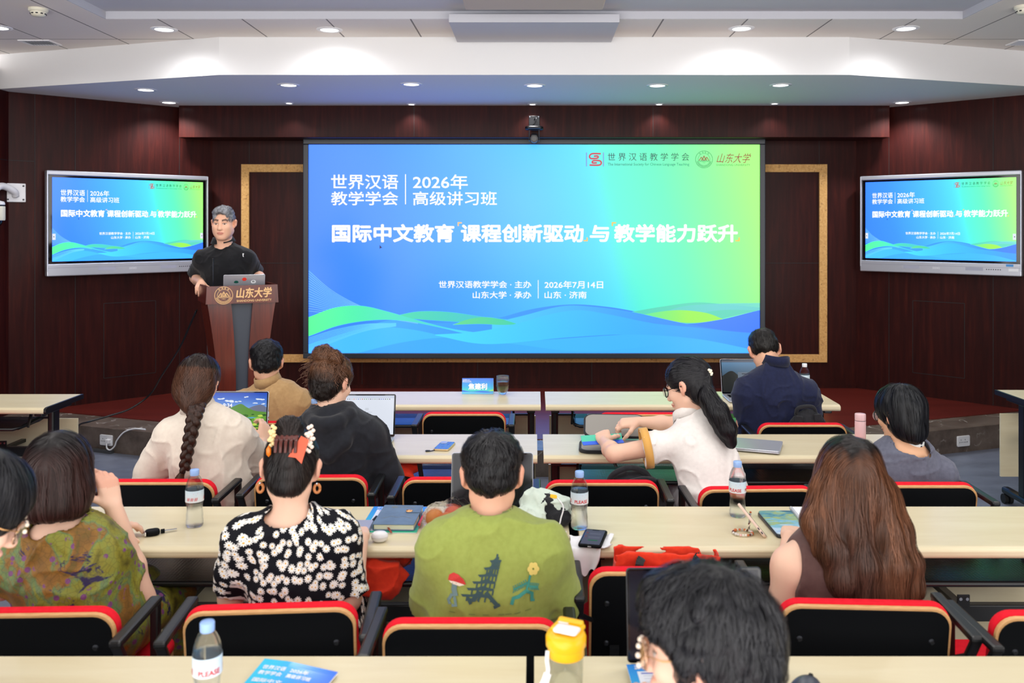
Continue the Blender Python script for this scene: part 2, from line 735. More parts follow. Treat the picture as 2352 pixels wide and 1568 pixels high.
plan = [(-1.5, 6.4), (1.5, 6.4), (4.75, 7.55), (4.75, 9.1), (-4.75, 9.1), (-4.75, 7.55)]
inner = [(-1.42, 6.72), (1.42, 6.72), (4.75, 7.90), (4.75, 9.1), (-4.75, 9.1), (-4.75, 7.90)]
g = G()
g.prism(plan, 0.0, 0.195, 0, 'xy')
struct('trim_1', g, M['marble'], 'dark veined marble edge and riser of the stage')
g = G()
g.prism(inner, 0.19, 0.20, 0, 'xy')
struct('floor_stage', g, M['planks'], 'red brown plank floor of the stage')

g = G()
g.box((0, WY + 0.06, 1.6), (2 * WXC + 0.1, 0.12, 3.2))
SE = 0.004


def vseam(x, z0, z1, y=WY):
    g.box((x, y, (z0 + z1) / 2), (0.006, SE, z1 - z0), 1)


def hseam(x0, x1, z, y=WY):
    g.box(((x0 + x1) / 2, y, z), (x1 - x0, SE, 0.006), 1)


for s in (-1, 1):
    vseam(s * 2.895, 2.48, 2.71)
    hseam(s * 2.31 if s > 0 else -2.89, 2.89 if s > 0 else -2.31, 1.468)
for x in (-0.575, 0.585, -1.75, 1.75):
    vseam(x, 0.24, 0.46)
g.box((0, WY - 0.008, 0.215), (2 * WXC, 0.016, 0.03), 0)
struct('wall_back', g, [M['wood'], M['seam']])

for s, nm in ((-1, 'left'), (1, 'right')):
    g = G()
    a, b = wall_pt(s, -0.03), wall_pt(s, 1.02)
    c, d = wall_pt(s, 1.02, -0.12), wall_pt(s, -0.03, -0.12)
    quad = [(p.x, p.y) for p in (a, b, c, d)]
    if s > 0:
        quad = quad[::-1]
    g.prism(quad[::-1], 0.0, 3.2, 0, 'xy')
    ax = (wall_pt(s, 1) - wall_pt(s, 0)).normalized()
    R = Matrix((ax, Vector((-ax.y, ax.x, 0)), Vector((0, 0, 1)))).transposed()

    def ws(t, z0, z1):
        p = wall_pt(s, t)
        g.box((p.x, p.y, (z0 + z1) / 2), (0.006, SE, z1 - z0), 1, 0, 1, R)

    def wh(t0, t1, z):
        p = wall_pt(s, (t0 + t1) / 2)
        g.box((p.x, p.y, z), (1.81 * (t1 - t0), SE, 0.006), 1, 0, 1, R)
    for t in (0.1836, 0.705, 0.887):
        ws(t, 0.2, 3.02)
    wh(0.887, 1.0, 2.42)
    # a sunk access panel low on the wall
    for t in (0.31, 0.57):
        ws(t, 0.42, 1.12)
    wh(0.31, 0.57, 1.12)
    wh(0.31, 0.57, 0.42)
    struct('wall_corner_' + nm, g, [M['wood'], M['seam']])
    g = G()
    g.box((s * (AX + 0.06), (AY + 2.2) / 2, 1.6), (0.12, AY - 2.2 + 0.05, 3.2))
    for y in (7.0, 5.8, 4.6, 3.4):
        g.box((s * AX, y, 1.6), (SE, 0.006, 3.0), 1)
    g.box((s * AX, 7.3, 2.42), (SE, 0.6, 0.006), 1)
    struct('wall_' + nm, g, [M['wood'], M['seam']])

# wooden header over the screen
g = G()
g.box((0, 8.675, 2.868), (6.94, 0.35, 0.316), 0, 0.004)
for x in (-1.173, 1.16):
    g.box((x, 8.5, 2.866), (0.005, SE, 0.3), 1)
struct('trim_2', g, [M['wood'], M['seam']], 'dark wooden header beam above the big screen')

# soffit, bulkhead and main ceiling
g = G()
g.prism([(-4.75, 7.525), (-2.454, 6.78), (2.454, 6.78), (4.75, 7.525), (4.75, 9.1), (-4.75, 9.1)], SOFFIT_Z, 3.45, 0, 'xy')
struct('ceiling_soffit', g, M['white'])
TX, TY = 3.055, 6.20
g = G()
g.box((0, (TY + 7.8) / 2, CEIL_Z + 0.03), (11, 7.8 - TY, 0.06))
for s in (-1, 1):
    g.box((s * (TX + 5.5) / 2, (TY + 4.2) / 2, CEIL_Z + 0.03), (5.5 - TX, TY - 4.2, 0.06))
struct('ceiling', g, M['tile'])
g = G()
g.box((0, 5.2, TRAY_Z + 0.03), (2 * TX, 2.0, 0.06))
g.box((0, TY - 0.004, CEIL_Z + 0.029), (2 * TX, 0.008, 0.056))
for s in (-1, 1):
    g.box((s * (TX - 0.004), 5.2, CEIL_Z + 0.029), (0.008, 2.0, 0.056))
struct('ceiling_tray', g, M['tray'])

# grey duct cover against the bulkhead, and the panel hanging in the tray
t = thing('ceiling_cover', 'pale grey flat box fixed to the ceiling against the middle of the white bulkhead', 'ceiling cover', (0, 6.44, 3.272))
g = G()
g.box((0, 0, 0.03), (1.2, 0.66, 0.06), 0, 0.004)
g.build('cover_box', M['tray'], t)
t = thing('ceiling_panel', 'beige flat panel at the very top of the view, under the raised ceiling', 'ceiling panel', (0, 5.4, 3.30))
g = G()
g.box((0, 0, 0.033), (0.93, 0.96, 0.066), 0, 0.012)
g.build('panel_body', plain('beige panel', (196, 184, 174), 0.8), t)

# ------------------------------------------------------------------ downlights


def downlight(px, py, z, r, label, group, watts, spot=1.9):
    Y = (z - CAM_H) * F_PX / (HY_PX - py)
    X = (px - CX_PX) * Y / F_PX
    t = thing('downlight', label, 'ceiling light', (X, Y, z), 0, group)
    gg = G()
    gg.lathe([(r * 0.80, -0.002), (r * 0.84, -0.007), (r * 1.16, -0.004), (r * 1.18, 0.0)], 32, cap=False)
    gg.build('trim_ring', M['whiteplastic'], t)
    gg = G()
    gg.lathe([(r * 0.82, -0.003), (0.0001, -0.003)], 32, cap=False)
    gg.f = [f[::-1] for f in gg.f]
    gg.build('lens', M['lens'], t)
    lamp('SPOT', (0, 0, -0.02), watts, size=r * 0.7, color=(1, 0.985, 0.97), spot=spot, blend=1.0 if spot > 2.5 else 0.75, parent=t)
    return t


row = 'downlights in the strip before the bulkhead'
for px, py, w in ((-4, 63, 'cut by the left edge of the view'), (377, 67, 'over the left bend of the bulkhead'), (757, 68, 'left of the grey ceiling box'), (1703, 65, 'right of the grey ceiling box'), (2081, 65, 'over the right bend of the bulkhead')):
    downlight(px, py, CEIL_Z, 0.082, 'round ceiling downlight in the tiled strip, ' + w, row, 30, 2.9)
row = 'large downlights in the lower soffit'
for px, py, w in ((335, 206, 'farthest left, before the left television'), (663, 195, 'second from the left in the front row'), (945, 193, 'left of the middle in the front row'), (1228, 196, 'in the middle of the front row above the camera'), (1510, 196, 'right of the middle in the front row'), (1793, 195, 'last on the right of the front row')):
    downlight(px, py, SOFFIT_Z, 0.078, 'large round soffit downlight, ' + w, row, 30, 2.2)
for px, py, w in ((388, 235, 'beside the left end of the wooden header'), (2072, 235, 'beside the right end of the wooden header')):
    downlight(px, py, SOFFIT_Z, 0.074, 'round soffit downlight close to the wall, ' + w, row, 75, 2.4)
row = 'small downlights along the wooden header'
for px, py, w in ((664, 236.5, 'leftmost of the five'), (945, 239, 'second of the five'), (1223, 239, 'above the black camera'), (1514, 239, 'fourth of the five'), (1779, 237.5, 'rightmost of the five')):
    downlight(px, py, SOFFIT_Z, 0.038, 'small round downlight right before the wooden header, ' + w, row, 9, 2.0)

# ------------------------------------------------------------------ smoke detectors and air vents


def smoke(px, py, label):
    Y = (CEIL_Z - CAM_H) * F_PX / (HY_PX - py)
    t = thing('smoke_detector', label, 'smoke detector', ((px - CX_PX) * Y / F_PX, Y, CEIL_Z), 0, 'ceiling smoke detectors')
    g = G()
    g.lathe([(0.06, 0), (0.062, -0.012), (0.056, -0.022), (0.05, -0.024)], 28)
    g.build('base', M['creamplastic'], t)
    g = G()
    g.lathe([(0.05, -0.024), (0.047, -0.038), (0.036, -0.052), (0.0001, -0.054)], 28)
    for k in range(10):
        a = 2 * PI * k / 10
        g.box((0.0475 * math.cos(a), 0.0475 * math.sin(a), -0.037), (0.014, 0.006, 0.007), 1, 0, 1, Matrix.Rotation(a + PI / 2, 3, 'Z'))
    g.build('sensor_head', [M['creamplastic'], M['black']], t)


smoke(88, 20, 'white round smoke detector on the ceiling tiles at the upper left')
smoke(2352, 14, 'white round smoke detector cut by the right edge of the view')


def vent(px, py, label):
    Y = (CEIL_Z - CAM_H) * F_PX / (HY_PX - py)
    t = thing('air_vent', label, 'air vent', ((px - CX_PX) * Y / F_PX, Y, CEIL_Z), 0, 'ceiling air vents')
    g = G()
    for sx, sy, w, h in ((0, 0.085, 0.25, 0.02), (0, -0.085, 0.25, 0.02), (0.115, 0, 0.02, 0.15), (-0.115, 0, 0.02, 0.15)):
        g.box((sx, sy, -0.004), (w, h, 0.008))
    g.box((0, 0, -0.0005), (0.21, 0.15, 0.001), 1)
    g.build('frame', [M['whiteplastic'], M['darksteel']], t)
    g = G()
    for k in range(9):
        g.box((-0.09 + k * 0.0225, 0, -0.006), (0.014, 0.15, 0.003), 0, 0, 1, Matrix.Rotation(0.6, 3, 'Y'))
    g.build('louvre', M['silver'], t)


vent(92, 97, 'small slatted air vent in the ceiling tiles at the upper left')
vent(2360, 97, 'small slatted air vent in the ceiling tiles at the right edge')

# ------------------------------------------------------------------ cork frames
for s, nm in ((-1, 'left'), (1, 'right')):
    x_out, x_in = 2.971, 2.892
    z0, z1 = 0.4625, 2.471
    g = G()
    y = WY - 0.012
    g.box((s * (x_out + x_in) / 2, y, (z0 + z1) / 2), (0.079, 0.024, z1 - z0), 0, 0.002)
    if s < 0:
        g.box((-(x_in + 2.15) / 2, y, z1 - 0.04), (x_in - 2.15, 0.0238, 0.079), 0, 0.002)
        g.box((-(x_in) / 2, y, z0 + 0.04), (x_in, 0.0238, 0.079), 0, 0.002)
    else:
        g.box(((x_in + 2.15) / 2, y, z1 - 0.04), (x_in - 2.15, 0.0238, 0.079), 0, 0.002)
        g.box(((x_in) / 2, y, z0 + 0.04), (x_in, 0.0238, 0.079), 0, 0.002)
    o = g.build('cork_frame', M['cork'])
    props(o, 'speckled cork border strip on the wall, %s of the big screen' % nm, 'cork frame', 'cork strips round the big screen')

# ------------------------------------------------------------------ the slide, in the big screen's own units


class Flat:
    """Flat coloured shapes stacked in thin layers, facing -y, built as one mesh with a colour attribute."""

    def __init__(self, hot=0.0):
        self.v, self.f, self.c, self.hot = [], [], [], hot       # hot: how far a lit screen outshines the exposure

    def put(self, pts, faces, col, layer):
        b = len(self.v)
        for p in pts:
            self.v.append((p[0], -layer, p[1]))
            c = lin(*(col(p[0], p[1]) if callable(col) else col))
            self.c.append(tuple(x * (1 + k_ * (self.hot if layer < 2 else 0.0) * max(0.0, x - 0.75) * 4) for x, k_ in zip(c[:3], (0.0, 0.3, 1.0))) + (1.0,))
        for f in faces:
            a = 0.0
            for i in range(len(f)):
                x0, y0 = pts[f[i]][:2]
                x1, y1 = pts[f[(i + 1) % len(f)]][:2]
                a += x0 * y1 - x1 * y0
            f = [b + i for i in f]
            self.f.append(f if a > 0 else f[::-1])
        return self

    def poly(self, pts, col, layer):
        return self.put(pts, [list(range(len(pts)))], col, layer)

    def rect(self, x0, x1, y0, y1, col, layer):
        return self.poly([(x0, y0), (x1, y0), (x1, y1), (x0, y1)], col, layer)

    def text(self, body, x0, x1, y0, y1, col, layer, bold=0.0, shear=0.0):
        v, f = text_fit(body, x0, x1, y0, y1, 0.0, shear)
        h = bold * (y1 - y0)
        for k in range(8 if bold else 1):
            dx, dy = (h * math.cos(k * PI / 4), h * math.sin(k * PI / 4)) if bold else (0, 0)
            self.put([(p[0] + dx, p[1] + dy) for p in v], f, col, layer + 0.02 * k)
        return self

    def stroke(self, pts, w, col, layer, closed=False):
        n = len(pts)
        L, R = [], []
        for i in range(n):
            a = pts[(i - 1) % n] if closed or i else pts[0]
            b = pts[(i + 1) % n] if closed or i < n - 1 else pts[-1]
            dx, dy = b[0] - a[0], b[1] - a[1]
            q = math.hypot(dx, dy) or 1
            L.append((pts[i][0] - dy / q * w / 2, pts[i][1] + dx / q * w / 2))
            R.append((pts[i][0] + dy / q * w / 2, pts[i][1] - dx / q * w / 2))
        m = n if closed else n - 1
        return self.put(L + R, [[i, (i + 1) % n, n + (i + 1) % n, n + i] for i in range(m)], col, layer)

    def ring(self, cx, cyy, r, w, col, layer, n=36):
        return self.stroke([(cx + r * math.cos(2 * PI * k / n), cyy + r * math.sin(2 * PI * k / n)) for k in range(n)], w, col, layer, True)

    def band(self, up, lo, col, layer, n=70):
        """Between two curves given by (x, y) knots."""
        x0, x1 = max(up[0][0], lo[0][0]), min(up[-1][0], lo[-1][0])
        xs = np.linspace(x0, x1, n)
        cu = np.array([p[:2] for p in catmull([(a, b, 0) for a, b in up], 12)])
        cl = np.array([p[:2] for p in catmull([(a, b, 0) for a, b in lo], 12)])
        yu, yl = np.interp(xs, cu[:, 0], cu[:, 1]), np.interp(xs, cl[:, 0], cl[:, 1])
        yl = np.minimum(yl, yu)
        rows = 4
        pts = [(xs[i], yl[i] + (yu[i] - yl[i]) * j / rows) for i in range(n) for j in range(rows + 1)]
        k = rows + 1
        return self.put(pts, [[i * k + j, (i + 1) * k + j, (i + 1) * k + j + 1, i * k + j + 1] for i in range(n - 1) for j in range(rows)], col, layer)

    def mesh(self, name):
        me = bpy.data.meshes.new(name)
        me.from_pydata(self.v, [], self.f)
        at = me.color_attributes.new('Col', 'FLOAT_COLOR', 'POINT')
        at.data.foreach_set('color', np.array(self.c, np.float32).ravel())
        me.update()
        return me


def lerp_stops(stops, t):
    t = min(max(t, 0), 1)
    for (a, ca), (b, cb) in zip(stops, stops[1:]):
        if t <= b:
            k = (t - a) / (b - a)
            return tuple(x + (y - x) * k for x, y in zip(ca, cb))
    return stops[-1][1]


STOPS = [(0, (64, 140, 246)), (0.18, (68, 152, 252)), (0.38, (76, 180, 255)), (0.54, (82, 206, 252)), (0.68, (88, 236, 226)), (0.80, (100, 246, 196)), (0.91, (136, 250, 158)), (1, (170, 250, 130))]


def slide_bg(x, y):
    u, v = (x + 518) / 1036, (y + 239) / 478
    t = u + 0.10 * (v - 0.62) - 0.10 * max(0, 0.45 - v) * (1 - u)
    return lerp_stops(STOPS, t)


def mixc(a, b, k):
    return tuple(x + (y - x) * k for x, y in zip(a, b))


def emblem(F, cx, cyy, r, col, layer, hot=None):
    """Round university seal: two rings, three peaks on a line, lettering dots."""
    hot = hot or col
    F.ring(cx, cyy, r, r * 0.06, col, layer)
    F.ring(cx, cyy, r * 0.70, r * 0.045, col, layer)
    for k in range(26):
        a = PI * 1.10 + k * (PI * 0.80) / 25
        F.stroke([(cx + r * 0.76 * math.cos(a), cyy + r * 0.76 * math.sin(a)), (cx + r * 0.92 * math.cos(a), cyy + r * 0.92 * math.sin(a))], r * 0.05, col, layer)
    for a in (2.2, 1.75, 1.38, 0.94):
        F.ring(cx + r * 0.84 * math.cos(a), cyy + r * 0.84 * math.sin(a), r * 0.06, r * 0.05, col, layer, 8)
    for dx, h in ((-0.32, 0.30), (0, 0.45), (0.32, 0.30)):
        for k in (-1, 1):
            F.stroke([(cx + r * dx, cyy + r * (h - 0.02)), (cx + r * (dx + k * 0.26), cyy - r * 0.12)], r * 0.09, hot, layer)
        F.stroke([(cx + r * dx, cyy + r * (h - 0.2)), (cx + r * dx, cyy - r * 0.12)], r * 0.05, hot, layer)
    F.stroke([(cx - r * 0.62, cyy - r * 0.16), (cx + r * 0.62, cyy - r * 0.16)], r * 0.05, col, layer)
    F.stroke([(cx - r * 0.58, cyy - r * 0.26), (cx + r * 0.58, cyy - r * 0.26)], r * 0.04, col, layer)
    F.text('1901', cx - r * 0.2, cx + r * 0.2, cyy - r * 0.48, cyy - r * 0.34, col, layer)


def build_slide():
    S = Flat(0.9)
    X = lambda p: p - 1227.0
    Z = lambda p: 571.0 - p
    nx, nz = 60, 30
    pts = [(-518 + 1036 * i / nx, -239 + 478 * j / nz) for i in range(nx + 1) for j in range(nz + 1)]
    S.put(pts, [[i * (nz + 1) + j, (i + 1) * (nz + 1) + j, (i + 1) * (nz + 1) + j + 1, i * (nz + 1) + j + 1] for i in range(nx) for j in range(nz)], slide_bg, 0)
    K = lambda pp: [(X(a), Z(b)) for a, b in pp]
    over = lambda c, k: (lambda x, y: mixc(slide_bg(x, y), c, k))
    grad = lambda c0, c1, x0=709, x1=1745: (lambda x, y: mixc(c0, c1, min(max((x + 1227 - x0) / (x1 - x0), 0), 1)))
    bottom = [(709, 811), (1745, 811)]
    # fans of fine lines on the left and the right
    for k in range(17):
        q = k / 16
        S.stroke([(p.x, p.y) for p in catmull([(X(709), Z(622 + 92 * q), 0), (X(770), Z(672 + 48 * q), 0), (X(860), Z(715 + 12 * q), 0), (X(960), Z(737 + 6 * q), 0)], 8)], 1.2, (120, 196, 255), 0.85)
    for k in range(14):
        q = k / 13
        S.stroke([(p.x, p.y) for p in catmull([(X(1480), Z(742 - 4 * q), 0), (X(1560), Z(728 - 22 * q), 0), (X(1650), Z(712 - 14 * q), 0), (X(1745), Z(712 - 16 * q), 0)], 8)], 1.0, (110, 214, 214), 0.95)
    S.band(K([(709, 618), (760, 668), (840, 712), (930, 735), (1000, 745)]), K([(709, 700), (800, 730), (930, 745), (1000, 750)]), over((70, 170, 255), 0.35), 0.3)
    # far pale crest and its blue lower field
    S.band(K([(709, 790), (820, 757), (900, 735), (1000, 742), (1120, 735), (1220, 710), (1310, 699), (1400, 705), (1500, 722), (1620, 738), (1745, 712)]), K(bottom), grad((74, 186, 255), (62, 128, 242)), 0.8)
    S.band(K([(900, 727), (960, 715), (1030, 716), (1110, 727), (1180, 735)]), K([(900, 728), (1000, 736), (1090, 740), (1180, 737)]), grad((84, 226, 180), (80, 200, 226), 900, 1180), 1.0)
    S.band(K([(1370, 730), (1440, 718), (1520, 704), (1600, 694), (1680, 700), (1745, 706)]), K([(1370, 731), (1480, 738), (1600, 742), (1745, 712)]), grad((88, 220, 190), (100, 216, 190), 1370, 1745), 0.9)
    S.band(K([(1440, 731), (1500, 718), (1560, 712), (1620, 718), (1660, 732)]), K([(1440, 732), (1520, 738), (1600, 741), (1660, 733)]), grad((90, 232, 190), (160, 236, 90), 1440, 1580), 1.1)
    S.band(K([(1130, 742), (1200, 725), (1290, 703), (1360, 704), (1450, 716), (1560, 740), (1660, 758), (1745, 765)]), K([(1130, 760), (1250, 768), (1360, 745), (1460, 738), (1560, 752), (1745, 790)]), grad((84, 214, 240), (66, 150, 246), 1130, 1560), 1.2)
    S.band(K([(709, 728), (770, 706), (830, 702), (890, 715), (960, 735), (1040, 755), (1130, 766), (1220, 763)]), K([(709, 772), (780, 747), (860, 735), (930, 737), (1010, 752), (1080, 768), (1150, 774), (1220, 765)]), grad((92, 246, 160), (80, 214, 244), 709, 1100), 1.6)
    S.band(K([(1040, 745), (1080, 732), (1120, 728), (1160, 735), (1190, 744)]), K([(1040, 746), (1100, 744), (1150, 746), (1190, 745)]), grad((110, 226, 150), (76, 214, 180), 1040, 1190), 1.7)
    S.band(K([(1000, 768), (1090, 762), (1180, 745), (1260, 722), (1330, 712), (1400, 722), (1500, 742), (1600, 752), (1745, 768)]), K([(1000, 770), (1120, 790), (1300, 775), (1450, 768), (1600, 778), (1745, 806)]), grad((82, 226, 236), (62, 160, 252), 1000, 1700), 1.8)
    S.band(K([(709, 800), (780, 775), (870, 752), (950, 757), (1050, 776), (1200, 782), (1400, 770), (1550, 765), (1745, 795)]), K(bottom), grad((78, 198, 255), (68, 184, 255)), 1.4)
    S.band(K([(820, 811), (930, 785), (1040, 775), (1180, 790), (1320, 806), (1450, 800), (1600, 780), (1745, 772)]), K([(820, 811), (1745, 811)]), grad((70, 176, 255), (70, 190, 255), 820, 1745), 1.5)
    for k in range(12):
        S.stroke([(p.x, p.y) for p in catmull([(X(709), Z(776 + 3 * k), 0), (X(770), Z(757 + 2.4 * k), 0), (X(840), Z(744 + 1.4 * k), 0), (X(910), Z(742 + 0.6 * k), 0)], 8)], 1.1, (104, 214, 255), 1.55)
    w = (255, 255, 255)
    S.text('世界汉语', X(761), X(914), Z(434), Z(401), w, 3, 0.016)
    S.text('教学学会', X(761), X(914), Z(471), Z(440), w, 3, 0.016)
    S.rect(X(930.3), X(932.6), Z(469), Z(400), w, 3)
    S.text('2026年', X(949), X(1074), Z(434), Z(401), w, 3, 0.016)
    S.text('高级讲习班', X(949), X(1141), Z(471), Z(440), w, 3, 0.016)
    S.text('国际中文教育', X(764), X(1042), Z(555), Z(516), w, 3, 0.042)
    S.text('课程创新驱动', X(1060), X(1339), Z(555), Z(516), w, 3, 0.042)
    S.text('与', X(1356), X(1398), Z(554), Z(518), w, 3, 0.042)
    S.text('教学能力跃升', X(1412), X(1693), Z(555), Z(516), w, 3, 0.042)
    o = (250, 196, 74)
    for x in (1051, 1405):
        S.rect(X(x), X(x + 10), Z(513), Z(510), o, 3)
        S.rect(X(x), X(x + 3), Z(519), Z(513), o, 3)
    for x in (1350, 1699):
        S.rect(X(x - 10), X(x), Z(554), Z(551), o, 3)
        S.rect(X(x - 3), X(x), Z(551), Z(545), o, 3)
    S.poly([(X(872), Z(562)), (X(872), Z(571.5)), (X(874.6), Z(569.4)), (X(878), Z(569))], (20, 40, 80), 3)
    S.text('世界汉语教学学会 · 主办', X(1008), X(1220), Z(661), Z(645), w, 3, 0.02)
    S.text('山东大学 · 承办', X(1086), X(1220), Z(685), Z(669), w, 3, 0.02)
    S.rect(X(1235.4), X(1237), Z(685), Z(643), w, 3)
    S.text('2026年7月14日', X(1251), X(1385), Z(662), Z(645), w, 3, 0.02)
    S.text('山东 · 济南', X(1251), X(1347), Z(685), Z(669), w, 3, 0.02)
    # society logo: red scroll seal between two pale uprights
    r = (206, 32, 66)
    for x in (1347, 1386):
        S.rect(X(x - 1.2), X(x + 1.2), Z(382), Z(350), (120, 150, 224), 2.5)
    a = catmull([(1378, 353), (1360, 353), (1353, 358), (1354, 364), (1364, 366), (1376, 364), (1375, 359), (1366, 359)], 6)
    S.stroke([(X(p[0]), Z(p[1])) for p in [(q.x, q.y) for q in catmull([(1380, 353, 0), (1360, 353, 0), (1354, 359, 0), (1358, 364, 0), (1372, 363, 0), (1373, 358.5, 0), (1364, 358.5, 0)], 6)]], 3.6, r, 3)
    S.stroke([(X(q.x), Z(q.y)) for q in catmull([(1354, 379, 0), (1376, 379, 0), (1381, 374, 0), (1377, 369, 0), (1363, 369, 0), (1361, 374, 0), (1371, 374, 0)], 6)], 3.6, r, 3)
    S.text('世 界 汉 语 教 学 学 会', X(1396), X(1583), Z(369), Z(351), (8, 66, 80), 3, 0.004)
    S.text('The International Society for Chinese Language Teaching', X(1396), X(1583), Z(382), Z(374), (10, 120, 120), 3, 0.012)
    emblem(S, X(1617), Z(366), 19.5, (30, 116, 84), 3, (150, 50, 40))
    S.text('山东大学', X(1645), X(1720), Z(374), Z(352), (150, 44, 34), 3, 0.004, 0.3)
    S.text('SHANDONG UNIVERSITY', X(1645), X(1723), Z(381), Z(376.5), (40, 110, 60), 3)
    return S.mesh('slide')


SLIDE = build_slide()


def slide_copy(mat):
    me = SLIDE.copy()
    me.materials.append(mat)
    return me


# the big wall of light emitting panels
LY = 8.70
k = LY / F_PX
t = thing('led_wall', 'huge wall screen showing the blue and green title slide', 'screen', (0, LY, CAM_H + (HY_PX - 571) * k))
o = link('display', slide_copy(M['slide']), t)
o.scale = (k, 0.0006, k)
g = G()
fw, fh, b = 1060 * k, 503 * k, 12 * k
for cx, cz, w_, h_ in ((0, fh / 2 - b / 2, fw, b), (0, -fh / 2 + b / 2, fw, b), (-fw / 2 + b / 2, 0, b, fh - 2 * b), (fw / 2 - b / 2, 0, b, fh - 2 * b)):
    g.box((cx, 0.03, cz), (w_, 0.1, h_), 0, 0.006)
g.build('frame', M['frame'], t)
g = G()
g.box((0, 0.07, 0), (fw - 0.02, 0.1, fh - 0.02))
g.build('cabinet', M['blackplastic'], t)


def television(s, label):
    ang = s * -math.radians(42.76)
    cx = s * 3.812
    t = thing('television', label, 'television', (cx, 8.2375, 1.868), ang, 'televisions on the angled walls')
    W_, H_ = 1.45, 0.945
    sw, sh = 1.355, 0.752
    zc = 0.030
    g = G()
    for c, sz in (((0, 0, H_ / 2 - 0.021), (W_, 0.07, 0.042)), ((0, 0, -H_ / 2 + 0.055), (W_, 0.07, 0.11))):
        g.box(c, sz, 0, 0.008)
    for q in (-1, 1):
        g.box((q * (W_ / 2 - 0.006), 0, 0.02), (0.012, 0.072, H_ - 0.05), 0, 0.004)
    g.build('casing', M['silver'], t)
    g = G()
    g.box((0, 0.012, zc + 0.005), (W_ - 0.024, 0.05, H_ - 0.15))
    g.build('bezel', M['glassblack'], t)
    g = G()
    g.box((0, 0.045, 0), (W_ - 0.2, 0.04, H_ - 0.2), 0, 0.01)
    g.build('back_cover', M['blackplastic'], t)
    o = link('display', slide_copy(M['slide_tv']), t)
    o.location = (0, -0.0145, zc + 0.006)
    o.scale = (sw / 1036, 0.0005, sh / 478)
    F = Flat()
    z0 = -H_ / 2 + 0.055
    F.text('seewo', -0.03, 0.035, z0 - 0.012, z0 + 0.008, (226, 228, 236), 0.6, 0.02)
    for k_ in range(7):
        x = 0.44 + 0.019 * k_
        F.poly([(x + 0.005 * math.cos(a * PI / 4), z0 + 0.005 * math.sin(a * PI / 4)) for a in range(8)], (20, 20, 40), 0.6)
    for x in (-0.30, 0.26):
        F.rect(x, x + 0.15, z0 - 0.014, z0 + 0.016, (168, 170, 188), 0.3)
    F.stroke([(-W_ / 2 + 0.01, z0 + 0.02), (W_ / 2 - 0.01, z0 + 0.02)], 0.003, (150, 152, 170), 0.3)
    m = link('control_strip', F.mesh('control_strip'), t, [M['paint']])
    m.location = (0, -0.0352, 0)
    m.scale = (1, 0.001, 1)
    for q in (-1, 1):
        g = G()
        g.box((q * (sw / 2 - 0.014), -0.0165, -0.12), (0.026, 0.001, 0.055), 0)
        g.prism([(q * (sw / 2 - 0.014) + q * 0.005, -0.126), (q * (sw / 2 - 0.014) + q * 0.005, -0.114), (q * (sw / 2 - 0.014) - q * 0.005, -0.12)][::q], -0.0176, -0.017, 1)
        g.build('side_tab', [emit('white tab', (236, 242, 255)), M['blackplastic']], t)
    if s > 0:
        F = Flat()
        F.rect(0.60, 0.66, z0 + 0.03, z0 + 0.05, (70, 150, 220), 0.6)
        F.rect(0.62, 0.70, z0 - 0.012, z0 + 0.014, (236, 238, 244), 0.6)
        m = link('sticker', F.mesh('sticker'), t, [M['paint']])
        m.location = (0, -0.0352, 0)
        m.scale = (1, 0.001, 1)
    # wall bracket
    g = G()
    g.box((0, 0.071, 0), (0.5, 0.014, 0.3), 0, 0.003)
    g.build('wall_bracket', M['black'], t)


television(-1, 'silver framed television on the angled wall behind the speaker, left of the big screen')
television(1, 'silver framed television on the angled wall at the right edge of the view')

# ------------------------------------------------------------------ tables
TOP_Z, TOP_D = 0.75, 0.44
RY = dict(A=5.752, B=4.570, C=3.390, D=2.209)        # far edge of every table row, front of the room first


